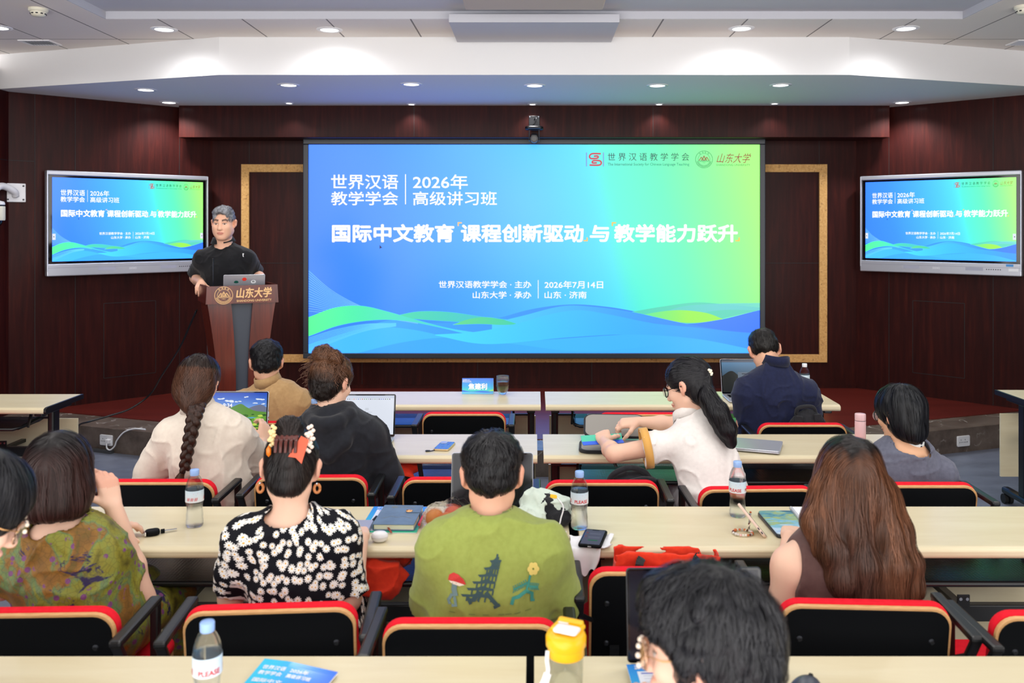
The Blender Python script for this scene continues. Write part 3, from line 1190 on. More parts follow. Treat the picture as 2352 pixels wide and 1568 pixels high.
def table(x0, x1, yb, label, caps=(False, False), group='maple tables in rows'):
    w = x1 - x0
    t = thing('desk', label, 'table', ((x0 + x1) / 2, yb - TOP_D / 2, 0), 0, group)
    h, d = 0.028, TOP_D / 2
    prof = [(d, TOP_Z), (d, TOP_Z - h), (-d + 0.05, TOP_Z - h)]
    prof += [(-d + 0.016 - 0.016 * math.sin(a), TOP_Z - 0.02 - 0.014 * math.cos(a) - 0.004) for a in np.linspace(0, PI / 2, 5)]
    prof += [(-d + 0.03 - 0.03 * math.cos(a), TOP_Z - 0.016 + 0.016 * math.sin(a)) for a in np.linspace(0.2, PI / 2, 6)]
    g = G()
    g.prism(prof[::-1], -w / 2, w / 2, 0, 'yz')
    g.build('tabletop', M['maple'], t)
    for s in (0, 1):
        if caps[s]:
            g = G()
            q = (-1, 1)[s]
            g.prism([(a, b + (0.001 if b > 0.74 else -0.001)) for a, b in prof[::-1]], q * w / 2 - 0.001 if q > 0 else q * w / 2 - 0.014, q * w / 2 + 0.014 if q > 0 else q * w / 2 + 0.001, 0, 'yz')
            g.build('edge_band', M['black'], t)
    for q in (-1, 1):
        x = q * (w / 2 - 0.06)
        g = G()
        g.box((x, 0.0, 0.40), (0.042, 0.075, 0.60), 0, 0.012)
        g.box((x, 0.0, 0.704), (0.05, 0.34, 0.03), 0, 0.006)
        g.box((x, 0.0, 0.085), (0.055, 0.46, 0.045), 0, 0.015)
        leg = g.build('leg', M['black'], t)
        for e in (-1, 1):
            g = G()
            g.cyl((x - 0.028, e * 0.20, 0.032), (x - 0.006, e * 0.20, 0.032), 0.032, n=18)
            g.cyl((x + 0.006, e * 0.20, 0.032), (x + 0.028, e * 0.20, 0.032), 0.032, n=18)
            g.build('caster', M['rubber'], leg)
    g = G()
    g.box((0, d + 0.012, 0.38), (w - 0.06, 0.016, 0.42), 0, 0.001)
    g.build('modesty_panel', M['maple'], t)
    g = G()
    g.box((0, 0.02, 0.43), (w - 0.16, 0.035, 0.06), 0, 0.004)
    for q in (-1, 1):
        g.box((q * w * 0.25, 0.0, 0.478), (0.045, 0.006, 0.045), 0, 0.001)
        g.box((q * w * 0.25, d * 0.5 + 0.01, 0.45), (0.03, d - 0.02, 0.02), 0)
        for e in (-0.012, 0.012):
            g.cyl((q * w * 0.25 + e, -0.003, 0.486), (q * w * 0.25 + e, -0.006, 0.486), 0.006, n=10, mat=1)
    g.build('stretcher', [M['black'], M['steel']], t)
    # book tray hanging under the top
    tw = w - 0.36
    g = G()
    g.sheet(lambda u, v: (-tw / 2 + tw * u, -0.17 + 0.30 * v, 0.612 + 0.045 * max(0, v - 0.75) ** 1.0), 4, 8, 0, 0.004, False)
    tray = g.build('book_tray', M['perf'], t)
    g = G()
    g.tube([(-tw / 2, 0.13, 0.64), (-tw / 2, -0.15, 0.618), (-tw / 2 + 0.03, -0.178, 0.612), (tw / 2 - 0.03, -0.178, 0.612), (tw / 2, -0.15, 0.618), (tw / 2, 0.13, 0.64)], 0.010, 8)
    g.build('tray_rim', M['black'], tray)
    for q in (-1, 1):
        g = G()
        x = q * (tw / 2 + 0.004)
        g.bar((x, -0.02, 0.72), (x + q * 0.012, -0.10, 0.61), 0.012, 0.02)
        g.box((q * (tw / 2 + 0.05), 0.05, 0.635), (0.13, 0.012, 0.012))
        g.build('tray_bracket', M['black'], t)
    return t


rows = 'maple tables in rows'
table(-1.82, 0.04, RY['A'], 'front row table with the name card and the glass of tea on it')
table(0.07, 1.87, RY['A'], 'front row table under the open laptop of the man in the navy shirt')
table(-1.80, 0.015, RY['B'], 'second row table with the open white-screen laptop and a blue phone on it')
table(0.045, 1.85, RY['B'], 'second row table with the pink flask and the open black sleeve on it')
table(-1.765, 0.125, RY['C'], 'third row table with the car key and the dark blue notebook on it')
table(0.16, 2.03, RY['C'], 'third row table with the crumpled tissue and the beaded phone strap on it')
table(-1.87, -0.02, RY['D'], 'nearest table at the bottom left, with the bent blue booklet on it')
table(0.0, 1.87, RY['D'], 'nearest table at the bottom right, with the yellow lidded cup on it')
table(-4.45, -2.945, 5.665, 'black edged table by the left wall, in front of the marble step', (True, True), 'black edged tables at the room sides')
table(3.085, 4.5, 5.81, 'black edged table cut by the right edge of the view', (True, True), 'black edged tables at the room sides')

# ------------------------------------------------------------------ chairs
CH = {}


def chair_proto():
    t = thing('lecture_chair', 'x', 'chair')
    W_, H_ = 0.48, 0.37
    tilt = Matrix.Rotation(math.radians(9), 4, 'X')
    # back: local slab xy -> chair xz, thickness towards the front (+y)
    up = Matrix(((1, 0, 0, 0), (0, 0, 1, 0), (0, 1, 0, 0), (0, 0, 0, 1)))
    base = Matrix.Translation((0, -0.215, 0.394)) @ tilt @ Matrix.Translation((0, 0, H_ / 2)) @ up
    g = G()
    g.M = base
    g.slab(W_ - 0.016, H_ - 0.016, 0.004, 0.05, 0.0015, 0)
    back = g.build('backrest', M['blackplastic'], t)
    g = G()
    g.M = base @ Matrix.Translation((0, 0, 0.0038))
    g.slab(W_, H_, 0.013, 0.055, 0.003, 0)
    g.build('plywood_shell', M['ply'], back)
    g = G()
    g.M = base @ Matrix.Translation((0, 0.001, 0.017))
    g.slab(W_ + 0.004, H_ + 0.003, 0.032, 0.056, 0.010, 0, 8, 4)
    g.build('back_cushion', M['red'], back)
    for q in (-1, 1):
        g = G()
        g.M = base
        g.cyl((q * 0.185, 0.085, 0.001), (q * 0.185, 0.085, -0.005), 0.010, 0.006, 14)
        g.build('bolt', M['darksteel'], back)
        g = G()
        g.M = base
        g.cyl((q * 0.185, -0.05, 0.001), (q * 0.185, -0.05, -0.005), 0.010, 0.006, 14)
        g.build('bolt', M['darksteel'], back)
    g = G()
    g.M = Matrix.Translation((0, 0.02, 0.415))
    g.slab(0.47, 0.43, 0.014, 0.06, 0.003)
    seat = g.build('seat', M['ply'], t)
    g = G()
    g.M = Matrix.Translation((0, 0.02, 0.429))
    g.slab(0.475, 0.435, 0.04, 0.06, 0.018, 0, 8, 4)
    g.build('seat_cushion', M['red'], seat)
    for q in (-1, 1):
        g = G()
        x = q * 0.275
        path = [(x, -0.345, 0.66), (x, -0.345, 0.70), (x, -0.33, 0.715), (x, -0.08, 0.725), (x, -0.055, 0.71), (x, -0.05, 0.66)]
        g.bar((x, -0.345, 0.708), (x, -0.055, 0.712), 0.036, 0.022, 0, 0.008)
        g.bar((x, -0.065, 0.71), (x, -0.065, 0.43), 0.026, 0.03, 0, 0.006, (0, 1, 0))
        g.bar((x, -0.335, 0.705), (x, -0.29, 0.64), 0.03, 0.018, 0, 0.006)
        g.bar((x, -0.295, 0.645), (x * 0.84, -0.235, 0.60), 0.024, 0.014, 0, 0.004)
        g.build('armrest', M['black'], t)
        for e, y in ((-1, -0.20), (1, 0.20)):
            g = G()
            g.tube([(q * 0.215, y * 0.8, 0.412), (q * 0.24, y, 0.30), (q * 0.25, y * 1.12, 0.012)], 0.013, 10)
            g.cyl((q * 0.25, y * 1.12, 0.0), (q * 0.25, y * 1.12, 0.018), 0.018, n=14)
            g.build('leg', M['black'], t)
    g = G()
    for y in (-0.15, 0.15):
        g.cyl((-0.24, y, 0.405), (0.24, y, 0.405), 0.011, n=10)
    for q in (-1, 1):
        g.cyl((q * 0.2, -0.21, 0.40), (q * 0.2, 0.20, 0.40), 0.011, n=10)
        g.bar((q * 0.16, -0.19, 0.395), (q * 0.16, -0.243, 0.52), 0.03, 0.012)
    for z in (0.455, 0.40):
        g.cyl((-0.275, -0.20, z - 0.02), (0.275, -0.20, z - 0.02), 0.008, n=10)
    g.build('seat_frame', M['black'], t)
    return t


PROTO = chair_proto()
first = [True]


def chair(px0, px1, py, label, rz=0.0, group='red and black lecture chairs', yoff=0.0):
    Y = (CAM_H - 0.772) * F_PX / (py - HY_PX) + yoff
    X = ((px0 + px1) / 2 - CX_PX) * Y / F_PX
    if first[0]:
        o = PROTO
        first[0] = False
    else:
        o = copy_tree(PROTO)
    a = math.radians(rz)
    # origin lies under the seat; the top of the back is 0.27 m behind it
    o.location = (X - 0.27 * math.sin(a), Y + 0.27 * math.cos(a), 0)
    o.rotation_euler = (0, 0, a)
    o['label'] = label
    o['category'] = 'chair'
    o['group'] = group
    return o


chair(970, 1160, 947, 'empty red chair before the name card and glass of tea')
chair(1374, 1566, 948, 'empty red chair in the front row behind the open black sleeve')
chair(1745, 1947, 972, 'red chair of the man in navy, with a black backpack on it')
chair(540, 742, 968, 'red chair of the man in the khaki shirt')
chair(230, 487, 1103, 'red chair of the woman in the cream jacket, behind the leftmost water bottle')
chair(582, 840, 1093, 'red chair of the woman in the black hoodie', 1)
chair(925, 1180, 1098, 'empty red chair behind the dark laptop of the man in green')
chair(1255, 1512, 1105, 'red chair in the second row carrying a dark backpack on its seat')
chair(1613, 1873, 1119, 'red chair of the ponytailed woman in the white shirt', 2)
chair(1985, 2247, 1110, 'red chair of the short haired person in the grey shirt')
chair(-140, 258, 1403, 'red chair of the woman in the patterned green blouse, bottom left', 2)
chair(420, 816, 1394, 'red chair of the woman in the daisy dress', 4)
chair(882, 1278, 1428, 'red chair of the man in the green shirt with printed figures')
chair(1350, 1712, 1308, 'red chair pushed close to the third row with an orange tote standing on it')
chair(1790, 2192, 1385, 'red chair of the woman with long brown hair', -3)
chair(2292, 2690, 1410, 'red chair cut off by the right edge of the view, bottom right')
c = chair(-250, 12, 1010, 'red chair cut by the left edge, drawn up to the black edged side table', -4)
c.location = (-3.36, 5.02, 0)
c.rotation_euler = (0, 0, math.radians(-14))

# ------------------------------------------------------------------ lectern and its things
LX, LYY = P(549, 655, 6.15).x, 6.15
t = thing('lectern', 'polished red wood lectern with gilt university seal, left of the big screen', 'lectern', (LX - 0.095, LYY + 0.24, 0.20), math.radians(29))
zt = 1.42 - 0.20


def lect_w(z):
    """Half width of the curved body at height z."""
    u = z / (zt - 0.14)
    return 0.140 + 0.092 * max(0.0, (u - 0.10) / 0.90) ** 1.7 + 0.05 * max(0.0, 0.12 - u) * 4


g = G()
g.box((0, 0, 0.02), (0.40, 0.40, 0.04), 0, 0.006)
g.build('plinth', M['podium'], t)
for q in (-1, 1):
    g = G()
    zs = np.linspace(0.04, zt - 0.125, 16)
    out = [(q * lect_w(z), z) for z in zs]
    inn = [(q * (0.042 + 0.055 * max(0, (z / zt - 0.45)) ** 1.5 * 2), z) for z in zs]
    poly = out + inn[::-1]
    if q < 0:
        poly = poly[::-1]
    g.prism(poly, -0.19, 0.15)
    g.build('side_panel', M['podium'], t)
g = G()
g.box((0, -0.015, (zt - 0.10) / 2 + 0.02), (0.17, 0.30, zt - 0.16))
g.build('centre_panel', M['podiumgrey'], t)
g = G()
g.prism([(-0.25, zt - 0.125), (0.25, zt - 0.13), (0.243, zt), (-0.243, zt)], -0.215, -0.195)
for q in (-1, 1):
    g.prism([(-0.195, zt - 0.127), (0.20, zt - 0.127), (0.20, zt - 0.05), (0.1, zt), (-0.195, zt)], q * 0.236 - 0.008, q * 0.236 + 0.008, 0, 'yz')
top = g.build('head_box', M['podium'], t)
g = G()
g.box((0, 0.0, zt - 0.115), (0.47, 0.40, 0.018), 0, 0.003)
g.build('desk_board', M['podium'], t)
F = Flat()
gc = (232, 186, 128)
emblem(F, -0.130, zt - 0.066, 0.061, gc, 2)
F.text('山东大学', -0.045, 0.195, zt - 0.088, zt - 0.018, gc, 2, 0.03, 0.12)
F.text('SHANDONG UNIVERSITY', -0.042, 0.200, zt - 0.116, zt - 0.101, gc, 2, 0.03)
m = link('gilt_lettering', F.mesh('gilt_lettering'), top, [vcol_mat('gilt lettering', 0.35)])
m.location = (0, -0.2155, 0)
m.scale = (1, 0.0005, 1)

mic = thing('microphone', 'thin gooseneck microphone standing up from the lectern top', 'microphone', Vector((P(489, 655, 6.31).x, 6.31, 0.20 + zt - 0.106)))
g = G()
g.cyl((0, 0, 0.0), (0, 0, 0.014), 0.022, n=20)
g.build('base', M['black'], mic)
g = G()
g.tube([(0, 0, 0.012), (0.001, 0, 0.14), (0, 0, 0.275)], 0.0035, 8)
g.build('gooseneck', M['darksteel'], mic)
g = G()
g.cyl((0, 0, 0.27), (0.001, -0.004, 0.294), 0.007, 0.006, 12)
g.build('capsule', M['black'], mic)

# cable from the lectern down to the floor
g = G()
pts = [P(452, 712, 6.42), P(437, 745, 6.5), P(412, 800, 6.6), P(372, 862, 6.9), P(345, 905, 7.1), P(300, 938, 7.05), P(250, 955, 6.98), P(205, 968, 6.9), P(180, 978, 6.7), P(178, 1010, 6.5), P(178, 1040, 6.45)]
pts[-1].z = 0.008
pts = [Vector((p.x, p.y, max(p.z, 0.215 if p.y > 7.1 + 0.355 * (abs(p.x) - 3.5) - 0.05 else 0.01))) for p in pts]
g.tube(catmull(pts, 8), 0.007, 8)
o = g.build('cable', M['black'])
props(o, 'black cable hanging from the lectern and running over the stage edge on the left', 'cable')


def step_pt(px, py):
    """A point on the riser of the stage edge."""
    X0 = 3.4 if px > 1200 else -3.4
    for _ in range(30):
        Y = 6.4 + (abs(X0) - 1.5) * (1.15 / 3.25)
        X0 = (px - CX_PX) * Y / F_PX
    return P(px, py, Y)


def socket(px, py, label, s):
    p = step_pt(px, py)
    ang = s * math.atan2(1.15, 3.25)
    t = thing('power_socket', label, 'power socket', p, ang, 'white sockets on the marble step')
    up = Matrix(((1, 0, 0, 0), (0, 0, -1, 0), (0, 1, 0, 0), (0, 0, 0, 1)))
    g = G()
    g.M = up
    g.slab(0.13, 0.086, 0.014, 0.01, 0.004)
    g.build('plate', M['whiteplastic'], t)
    g = G()
    for k in range(6):
        g.box((-0.045 + 0.016 * k, -0.0145, -0.008), (0.004, 0.002, 0.008))
    for k in (-0.03, 0.012):
        g.box((k, -0.0145, 0.012), (0.003, 0.002, 0.01))
    g.build('socket_holes', M['darksteel'], t)
    return t, p, ang


s1, p1, a1 = socket(246, 1010, 'white wall socket with a plug in it on the marble step at the left', -1)
socket(2211, 1012, 'white wall socket without a plug on the marble step at the right', 1)
pl = thing('plug', 'white plug with its lead in the socket at the left step', 'plug', p1 + Vector((0.028, -0.02, -0.004)), a1)
g = G()
g.box((0, -0.012, 0), (0.04, 0.035, 0.036), 0, 0.006)
g.build('plug_body', M['whiteplastic'], pl)
g = G()
g.tube(catmull([(0, -0.028, -0.01), (0.005, -0.03, -0.05), (0.04, -0.03, -0.062), (0.075, -0.02, -0.03), (0.10, -0.02, 0.02), (0.16, -0.01, 0.085), (0.25, 0.0, 0.118), (0.36, 0.01, 0.12)], 6), 0.006, 8)
g.build('lead', M['whiteplastic'], pl)
g = G()
a, b = step_pt(190, 1027), step_pt(261, 1035)
g.bar(a + Vector((0, -0.018, -0.01)), b + Vector((0, -0.018, -0.01)), 0.034, 0.036, 0, 0.004)
o = g.build('cable_trunking', plain('grey trunking', (96, 98, 100), 0.4, metal=0.5))
props(o, 'grey metal cable trunking along the foot of the marble step at the left', 'trunking')

# ------------------------------------------------------------------ cameras on the walls
t = thing('conference_camera', 'black ceiling style video camera mounted over the top edge of the big screen', 'camera', (0.0, 8.50, 2.87))
g = G()
g.box((0, -0.004, -0.01), (0.105, 0.008, 0.12), 0, 0.003)
for x in (-0.042, 0.042):
    g.cyl((x, -0.007, 0.04), (x, -0.011, 0.04), 0.006, n=10, mat=1)
g.build('wall_plate', [M['black'], M['steel']], t)
g = G()
g.tube(catmull([(0.0, -0.01, 0.01), (0.02, -0.05, 0.025), (0.005, -0.06, -0.03), (-0.02, -0.04, -0.05)], 6), 0.005, 8)
g.bar((0, -0.005, -0.06), (0, -0.10, -0.06), 0.06, 0.012, 0, 0.003)
g.build('bracket', M['black'], t)
g = G()
g.M = Matrix.Translation((0, -0.10, -0.10))
g.slab(0.175, 0.12, 0.034, 0.04, 0.012)
g.box((0, -0.06, 0.010), (0.12, 0.004, 0.004), 1)
g.build('camera_base', [M['black'], emit('blue status light', (30, 90, 150), 0.6)], t)
g = G()
for q in (-1, 1):
    g.bar((q * 0.047, -0.10, -0.095), (q * 0.047, -0.10, -0.205), 0.012, 0.05, 0, 0.005, (0, 1, 0))
g.build('yoke', M['darksteel'], t)
g = G()
g.cyl((0, -0.06, -0.185), (0, -0.165, -0.19), 0.036, 0.036, 24)
g.box((0, -0.09, -0.16), (0.07, 0.07, 0.05), 0, 0.015)
hd = g.build('camera_head', M['black'], t)
g = G()
g.cyl((0, -0.1652, -0.19), (0, -0.167, -0.19), 0.024, 0.024, 20)
g.build('objective', M['glassblack'], hd)

pc = wall_pt(-1, 0.972, 0.001)
cz = CAM_H - (442 - HY_PX) * 7.6 / F_PX
t = thing('dome_camera', 'white dome surveillance camera on a curved arm, at the left edge', 'camera', (pc.x, pc.y, cz), math.radians(42.76))
g = G()
g.box((0, -0.008, 0), (0.16, 0.016, 0.165), 0, 0.006)
for y, z in ((-0.06, 0.06), (-0.06, -0.06), (0.06, 0.06), (0.06, -0.06)):
    g.cyl((y, -0.016, z), (y, -0.02, z), 0.008, n=10, mat=1)
g.build('mounting_plate', [M['whiteplastic'], M['darksteel']], t)
dx, dy = -0.70, -0.71
g = G()
g.tube(catmull([(0, -0.012, -0.03), (-0.02, -0.05, 0.01), (dx * 0.16, dy * 0.16, 0.05), (dx * 0.25, dy * 0.25, 0.03), (dx * 0.28, dy * 0.28, -0.04), (dx * 0.28, dy * 0.28, -0.09)], 8), 0.03, 16)
g.build('arm', M['whiteplastic'], t)
cc = (dx * 0.28, dy * 0.28, 0)
g = G()
g.lathe([(0.03, -0.075), (0.07, -0.085), (0.078, -0.10), (0.078, -0.112)], 32, cc)
g.lathe([(0.078, -0.125), (0.08, -0.13), (0.08, -0.235), (0.076, -0.245)], 32, cc, 1)
g.lathe([(0.076, -0.112), (0.076, -0.125)], 32, cc, 2)
g.build('housing', [M['whiteplastic'], M['creamplastic'], M['black']], t)
g = G()
g.lathe([(0.062 * math.cos(a), -0.245 - 0.062 * math.sin(a)) for a in np.linspace(0, PI / 2 - 0.02, 9)], 28, cc)
g.build('dome', M['glassblack'], t)

# ------------------------------------------------------------------ smooth solid modelling on a grid
RNG = np.random.default_rng(7)
_LAT = RNG.random((64, 64, 64)).astype(np.float32)


def vnoise(p):
    """Smooth lattice noise in -1..1 at points p (n,3)."""
    i = np.floor(p).astype(np.int64)
    f = p - i
    f = f * f * (3 - 2 * f)
    out = 0
    for dx in (0, 1):
        for dy in (0, 1):
            for dz in (0, 1):
                w = (f[:, 0] if dx else 1 - f[:, 0]) * (f[:, 1] if dy else 1 - f[:, 1]) * (f[:, 2] if dz else 1 - f[:, 2])
                out = out + w * _LAT[(i[:, 0] + dx) & 63, (i[:, 1] + dy) & 63, (i[:, 2] + dz) & 63]
    return out * 2 - 1


class Solid:
    def __init__(self, lo, hi, h):
        self.h = h
        self.lo = np.array(lo, np.float64)
        self.n = np.ceil((np.array(hi) - self.lo) / h).astype(int) + 1
        self.ax = [self.lo[k] + h * np.arange(self.n[k]) for k in range(3)]
        self.d = np.full(self.n, 0.5, np.float32)

    def _sub(self, lo, hi):
        s = []
        for k in range(3):
            a = max(int(math.floor((lo[k] - self.lo[k]) / self.h)), 0)
            b = min(int(math.ceil((hi[k] - self.lo[k]) / self.h)) + 1, self.n[k])
            if b <= a:
                return None
            s.append(slice(a, b))
        return tuple(s)

    def _grid(self, s):
        return np.meshgrid(*[self.ax[k][s[k]] for k in range(3)], indexing='ij', sparse=True)

    def _blend(self, s, f, k, op):
        a = self.d[s]
        if op == 'add':
            hh = np.maximum(k - np.abs(a - f), 0) / k if k > 0 else 0
            self.d[s] = np.minimum(a, f) - hh * hh * k / 4
        else:
            f = -f
            hh = np.maximum(k - np.abs(a - f), 0) / k if k > 0 else 0
            self.d[s] = np.maximum(a, f) + hh * hh * k / 4
        return self

    def cone(self, a, b, ra, rb=None, k=0.02, op='add'):
        """Round cone from a to b."""
        rb = ra if rb is None else rb
        a, b = np.array(a, float), np.array(b, float)
        m = max(ra, rb) + k + 3 * self.h + 0.02
        s = self._sub(np.minimum(a, b) - m, np.maximum(a, b) + m)
        if s is None:
            return self
        X, Y, Z = self._grid(s)
        ba = b - a
        L2 = float(ba @ ba) + 1e-12
        t = np.clip(((X - a[0]) * ba[0] + (Y - a[1]) * ba[1] + (Z - a[2]) * ba[2]) / L2, 0, 1)
        d = np.sqrt((X - a[0] - t * ba[0]) ** 2 + (Y - a[1] - t * ba[1]) ** 2 + (Z - a[2] - t * ba[2]) ** 2) - (ra + (rb - ra) * t)
        return self._blend(s, d.astype(np.float32), k, op)

    def chain(self, pts, rs, k=0.02, op='add'):
        for i in range(len(pts) - 1):
            self.cone(pts[i], pts[i + 1], rs[i], rs[i + 1], k, op)
        return self

    def ell(self, c, r, R=None, k=0.02, op='add'):
        c, r = np.array(c, float), np.array(r, float)
        R = np.eye(3) if R is None else np.array(R, float)
        ext = np.sqrt(((R * r) ** 2).sum(1)) + k + 3 * self.h + 0.02
        s = self._sub(c - ext, c + ext)
        if s is None:
            return self
        X, Y, Z = self._grid(s)
        X, Y, Z = X - c[0], Y - c[1], Z - c[2]
        q = [(R[0, j] * X + R[1, j] * Y + R[2, j] * Z) for j in range(3)]
        k0 = np.sqrt(sum((q[j] / r[j]) ** 2 for j in range(3)))
        k1 = np.sqrt(sum((q[j] / r[j] ** 2) ** 2 for j in range(3))) + 1e-9
        d = k0 * (k0 - 1.0) / k1
        return self._blend(s, d.astype(np.float32), k, op)

    def plane(self, p, n, k=0.0, op='cut'):
        """Remove everything on the side that n points to."""
        n = np.array(n, float)
        n /= np.linalg.norm(n)
        X, Y, Z = self._grid((slice(None),) * 3)
        d = -((X - p[0]) * n[0] + (Y - p[1]) * n[1] + (Z - p[2]) * n[2])
        return self._blend((slice(None),) * 3, d.astype(np.float32), k, 'cut')

    def pts_near(self, w):
        idx = np.nonzero(np.abs(self.d) < w)
        p = np.stack([self.ax[k][idx[k]] for k in range(3)], 1)
        return idx, p

    def displace(self, fn, w=0.03):
        idx, p = self.pts_near(w)
        self.d[idx] -= fn(p).astype(np.float32)
        return self

    def wrinkle(self, amp, scale, stretch=(1, 1, 1), seed=0.0, w=0.035):
        st = np.array(stretch, float)
        def f(p):
            w1 = p + 0.03 * np.stack([vnoise(p * 9 + seed), vnoise(p * 9 + seed + 5), vnoise(p * 9 + seed + 11)], 1)
            r1 = 1 - np.abs(vnoise(w1 * scale * st + seed))
            r2 = 1 - np.abs(vnoise(w1 * scale * 2.2 * st[[1, 2, 0]] + seed + 7))
            return amp * (0.8 * vnoise(p * scale * 0.8 + seed) + 1.5 * r1 ** 5 + 0.8 * r2 ** 6 - 0.5)
        return self.displace(f, w)

    def sample(self, p):
        q = (p - self.lo) / self.h
        q = np.clip(q, 0, np.array(self.n) - 1.001)
        i = q.astype(int)
        f = q - i
        o = 0
        for dx in (0, 1):
            for dy in (0, 1):
                for dz in (0, 1):
                    w = (f[:, 0] if dx else 1 - f[:, 0]) * (f[:, 1] if dy else 1 - f[:, 1]) * (f[:, 2] if dz else 1 - f[:, 2])
                    o = o + w * self.d[i[:, 0] + dx, i[:, 1] + dy, i[:, 2] + dz]
        return o

    def normal(self, p):
        e = self.h
        g = np.stack([self.sample(p + np.eye(3)[k] * e) - self.sample(p - np.eye(3)[k] * e) for k in range(3)], 1)
        return g / (np.linalg.norm(g, axis=1, keepdims=True) + 1e-9)

    def surface(self):
        """Surface nets: vertices and quads."""
        d = self.d.copy()
        for k in range(3):      # close the solid at the border of the grid
            sl = [slice(None)] * 3
            for e in (0, -1):
                sl[k] = e
                d[tuple(sl)] = np.maximum(d[tuple(sl)], self.h * 0.5)
        ins = d < 0
        nx, ny, nz = d.shape
        cnt = np.zeros((nx - 1, ny - 1, nz - 1), np.int8)
        for dx in (0, 1):
            for dy in (0, 1):
                for dz in (0, 1):
                    cnt += ins[dx:nx - 1 + dx, dy:ny - 1 + dy, dz:nz - 1 + dz]
        cell = np.nonzero((cnt > 0) & (cnt < 8))
        ci, cj, ck = cell
        vid = np.full(cnt.shape, -1, np.int32)
        vid[cell] = np.arange(len(ci))
        corner = {(dx, dy, dz): d[ci + dx, cj + dy, ck + dz] for dx in (0, 1) for dy in (0, 1) for dz in (0, 1)}
        acc = np.zeros((len(ci), 3))
        num = np.zeros(len(ci))
        for ax in range(3):
            for u in (0, 1):
                for v in (0, 1):
                    a = [u, v]
                    a.insert(ax, 0)
                    b = [u, v]
                    b.insert(ax, 1)
                    da, db = corner[tuple(a)], corner[tuple(b)]
                    m = (da < 0) != (db < 0)
                    t = np.where(m, da / np.where(m, da - db, 1), 0)
                    p = np.zeros((len(ci), 3)) + np.array(a)
                    p[:, ax] += t
                    acc += np.where(m[:, None], p, 0)
                    num += m
        v = self.lo + self.h * (np.stack(cell, 1) + acc / np.maximum(num, 1)[:, None])
        quads = []
        for ax in range(3):
            o = [k for k in range(3) if k != ax]
            sa = [slice(None)] * 3
            sb = [slice(None)] * 3
            sa[ax], sb[ax] = slice(0, -1), slice(1, None)
            A, B = ins[tuple(sa)], ins[tuple(sb)]
            e = np.nonzero(A != B)
            fl = A[e]
            e = np.stack(e, 1)
            ok = (e[:, o[0]] > 0) & (e[:, o[1]] > 0) & (e[:, o[0]] < d.shape[o[0]] - 1) & (e[:, o[1]] < d.shape[o[1]] - 1)
            e, fl = e[ok], fl[ok]
            q = []
            for du, dv in ((1, 1), (0, 1), (0, 0), (1, 0)):
                c = e.copy()
                c[:, o[0]] -= du
                c[:, o[1]] -= dv
                q.append(vid[c[:, 0], c[:, 1], c[:, 2]])
            q = np.stack(q, 1)
            if ax == 1:
                fl = ~fl
            q[~fl] = q[~fl][:, ::-1]
            quads.append(q)
        return v, np.concatenate(quads)


def np_mesh(name, v, quads, cols=None, smooth=True, uv=None):
    me = bpy.data.meshes.new(name)
    me.vertices.add(len(v))
    me.vertices.foreach_set('co', np.asarray(v, np.float32).ravel())
    nq = len(quads)
    k = quads.shape[1]
    me.loops.add(nq * k)
    me.loops.foreach_set('vertex_index', np.asarray(quads, np.int32).ravel())
    me.polygons.add(nq)
    me.polygons.foreach_set('loop_start', np.arange(0, nq * k, k, dtype=np.int32))
    if cols is not None:
        at = me.color_attributes.new('Col', 'FLOAT_COLOR', 'POINT')
        c = np.ones((len(v), 4), np.float32)
        c[:, :3] = cols
        at.data.foreach_set('color', c.ravel())
    me.update(calc_edges=True)
    me.polygons.foreach_set('use_smooth', np.full(nq, smooth))
    return me


def relax(v, quads, it=1, w=0.5):
    for _ in range(it):
        acc = np.zeros_like(v)
        num = np.zeros(len(v))
        for a, b in ((0, 1), (1, 2), (2, 3), (3, 0)):
            np.add.at(acc, quads[:, a], v[quads[:, b]])
            np.add.at(num, quads[:, a], 1)
            np.add.at(acc, quads[:, b], v[quads[:, a]])
            np.add.at(num, quads[:, b], 1)
        v = v * (1 - w) + w * acc / np.maximum(num, 1)[:, None]
    return v


def solid_obj(S, name, mat, parent, origin=(0, 0, 0), cols=None, it=2):
    v, q = S.surface()
    v = relax(v, q, it, 0.5)
    c = cols(v) if callable(cols) else cols
    if c is not None and np.ndim(c) == 1:
        c = np.tile(np.array(c)[None, :3], (len(v), 1))
    return link(name, np_mesh(name, v - np.array(origin), q, c), parent, [mat])


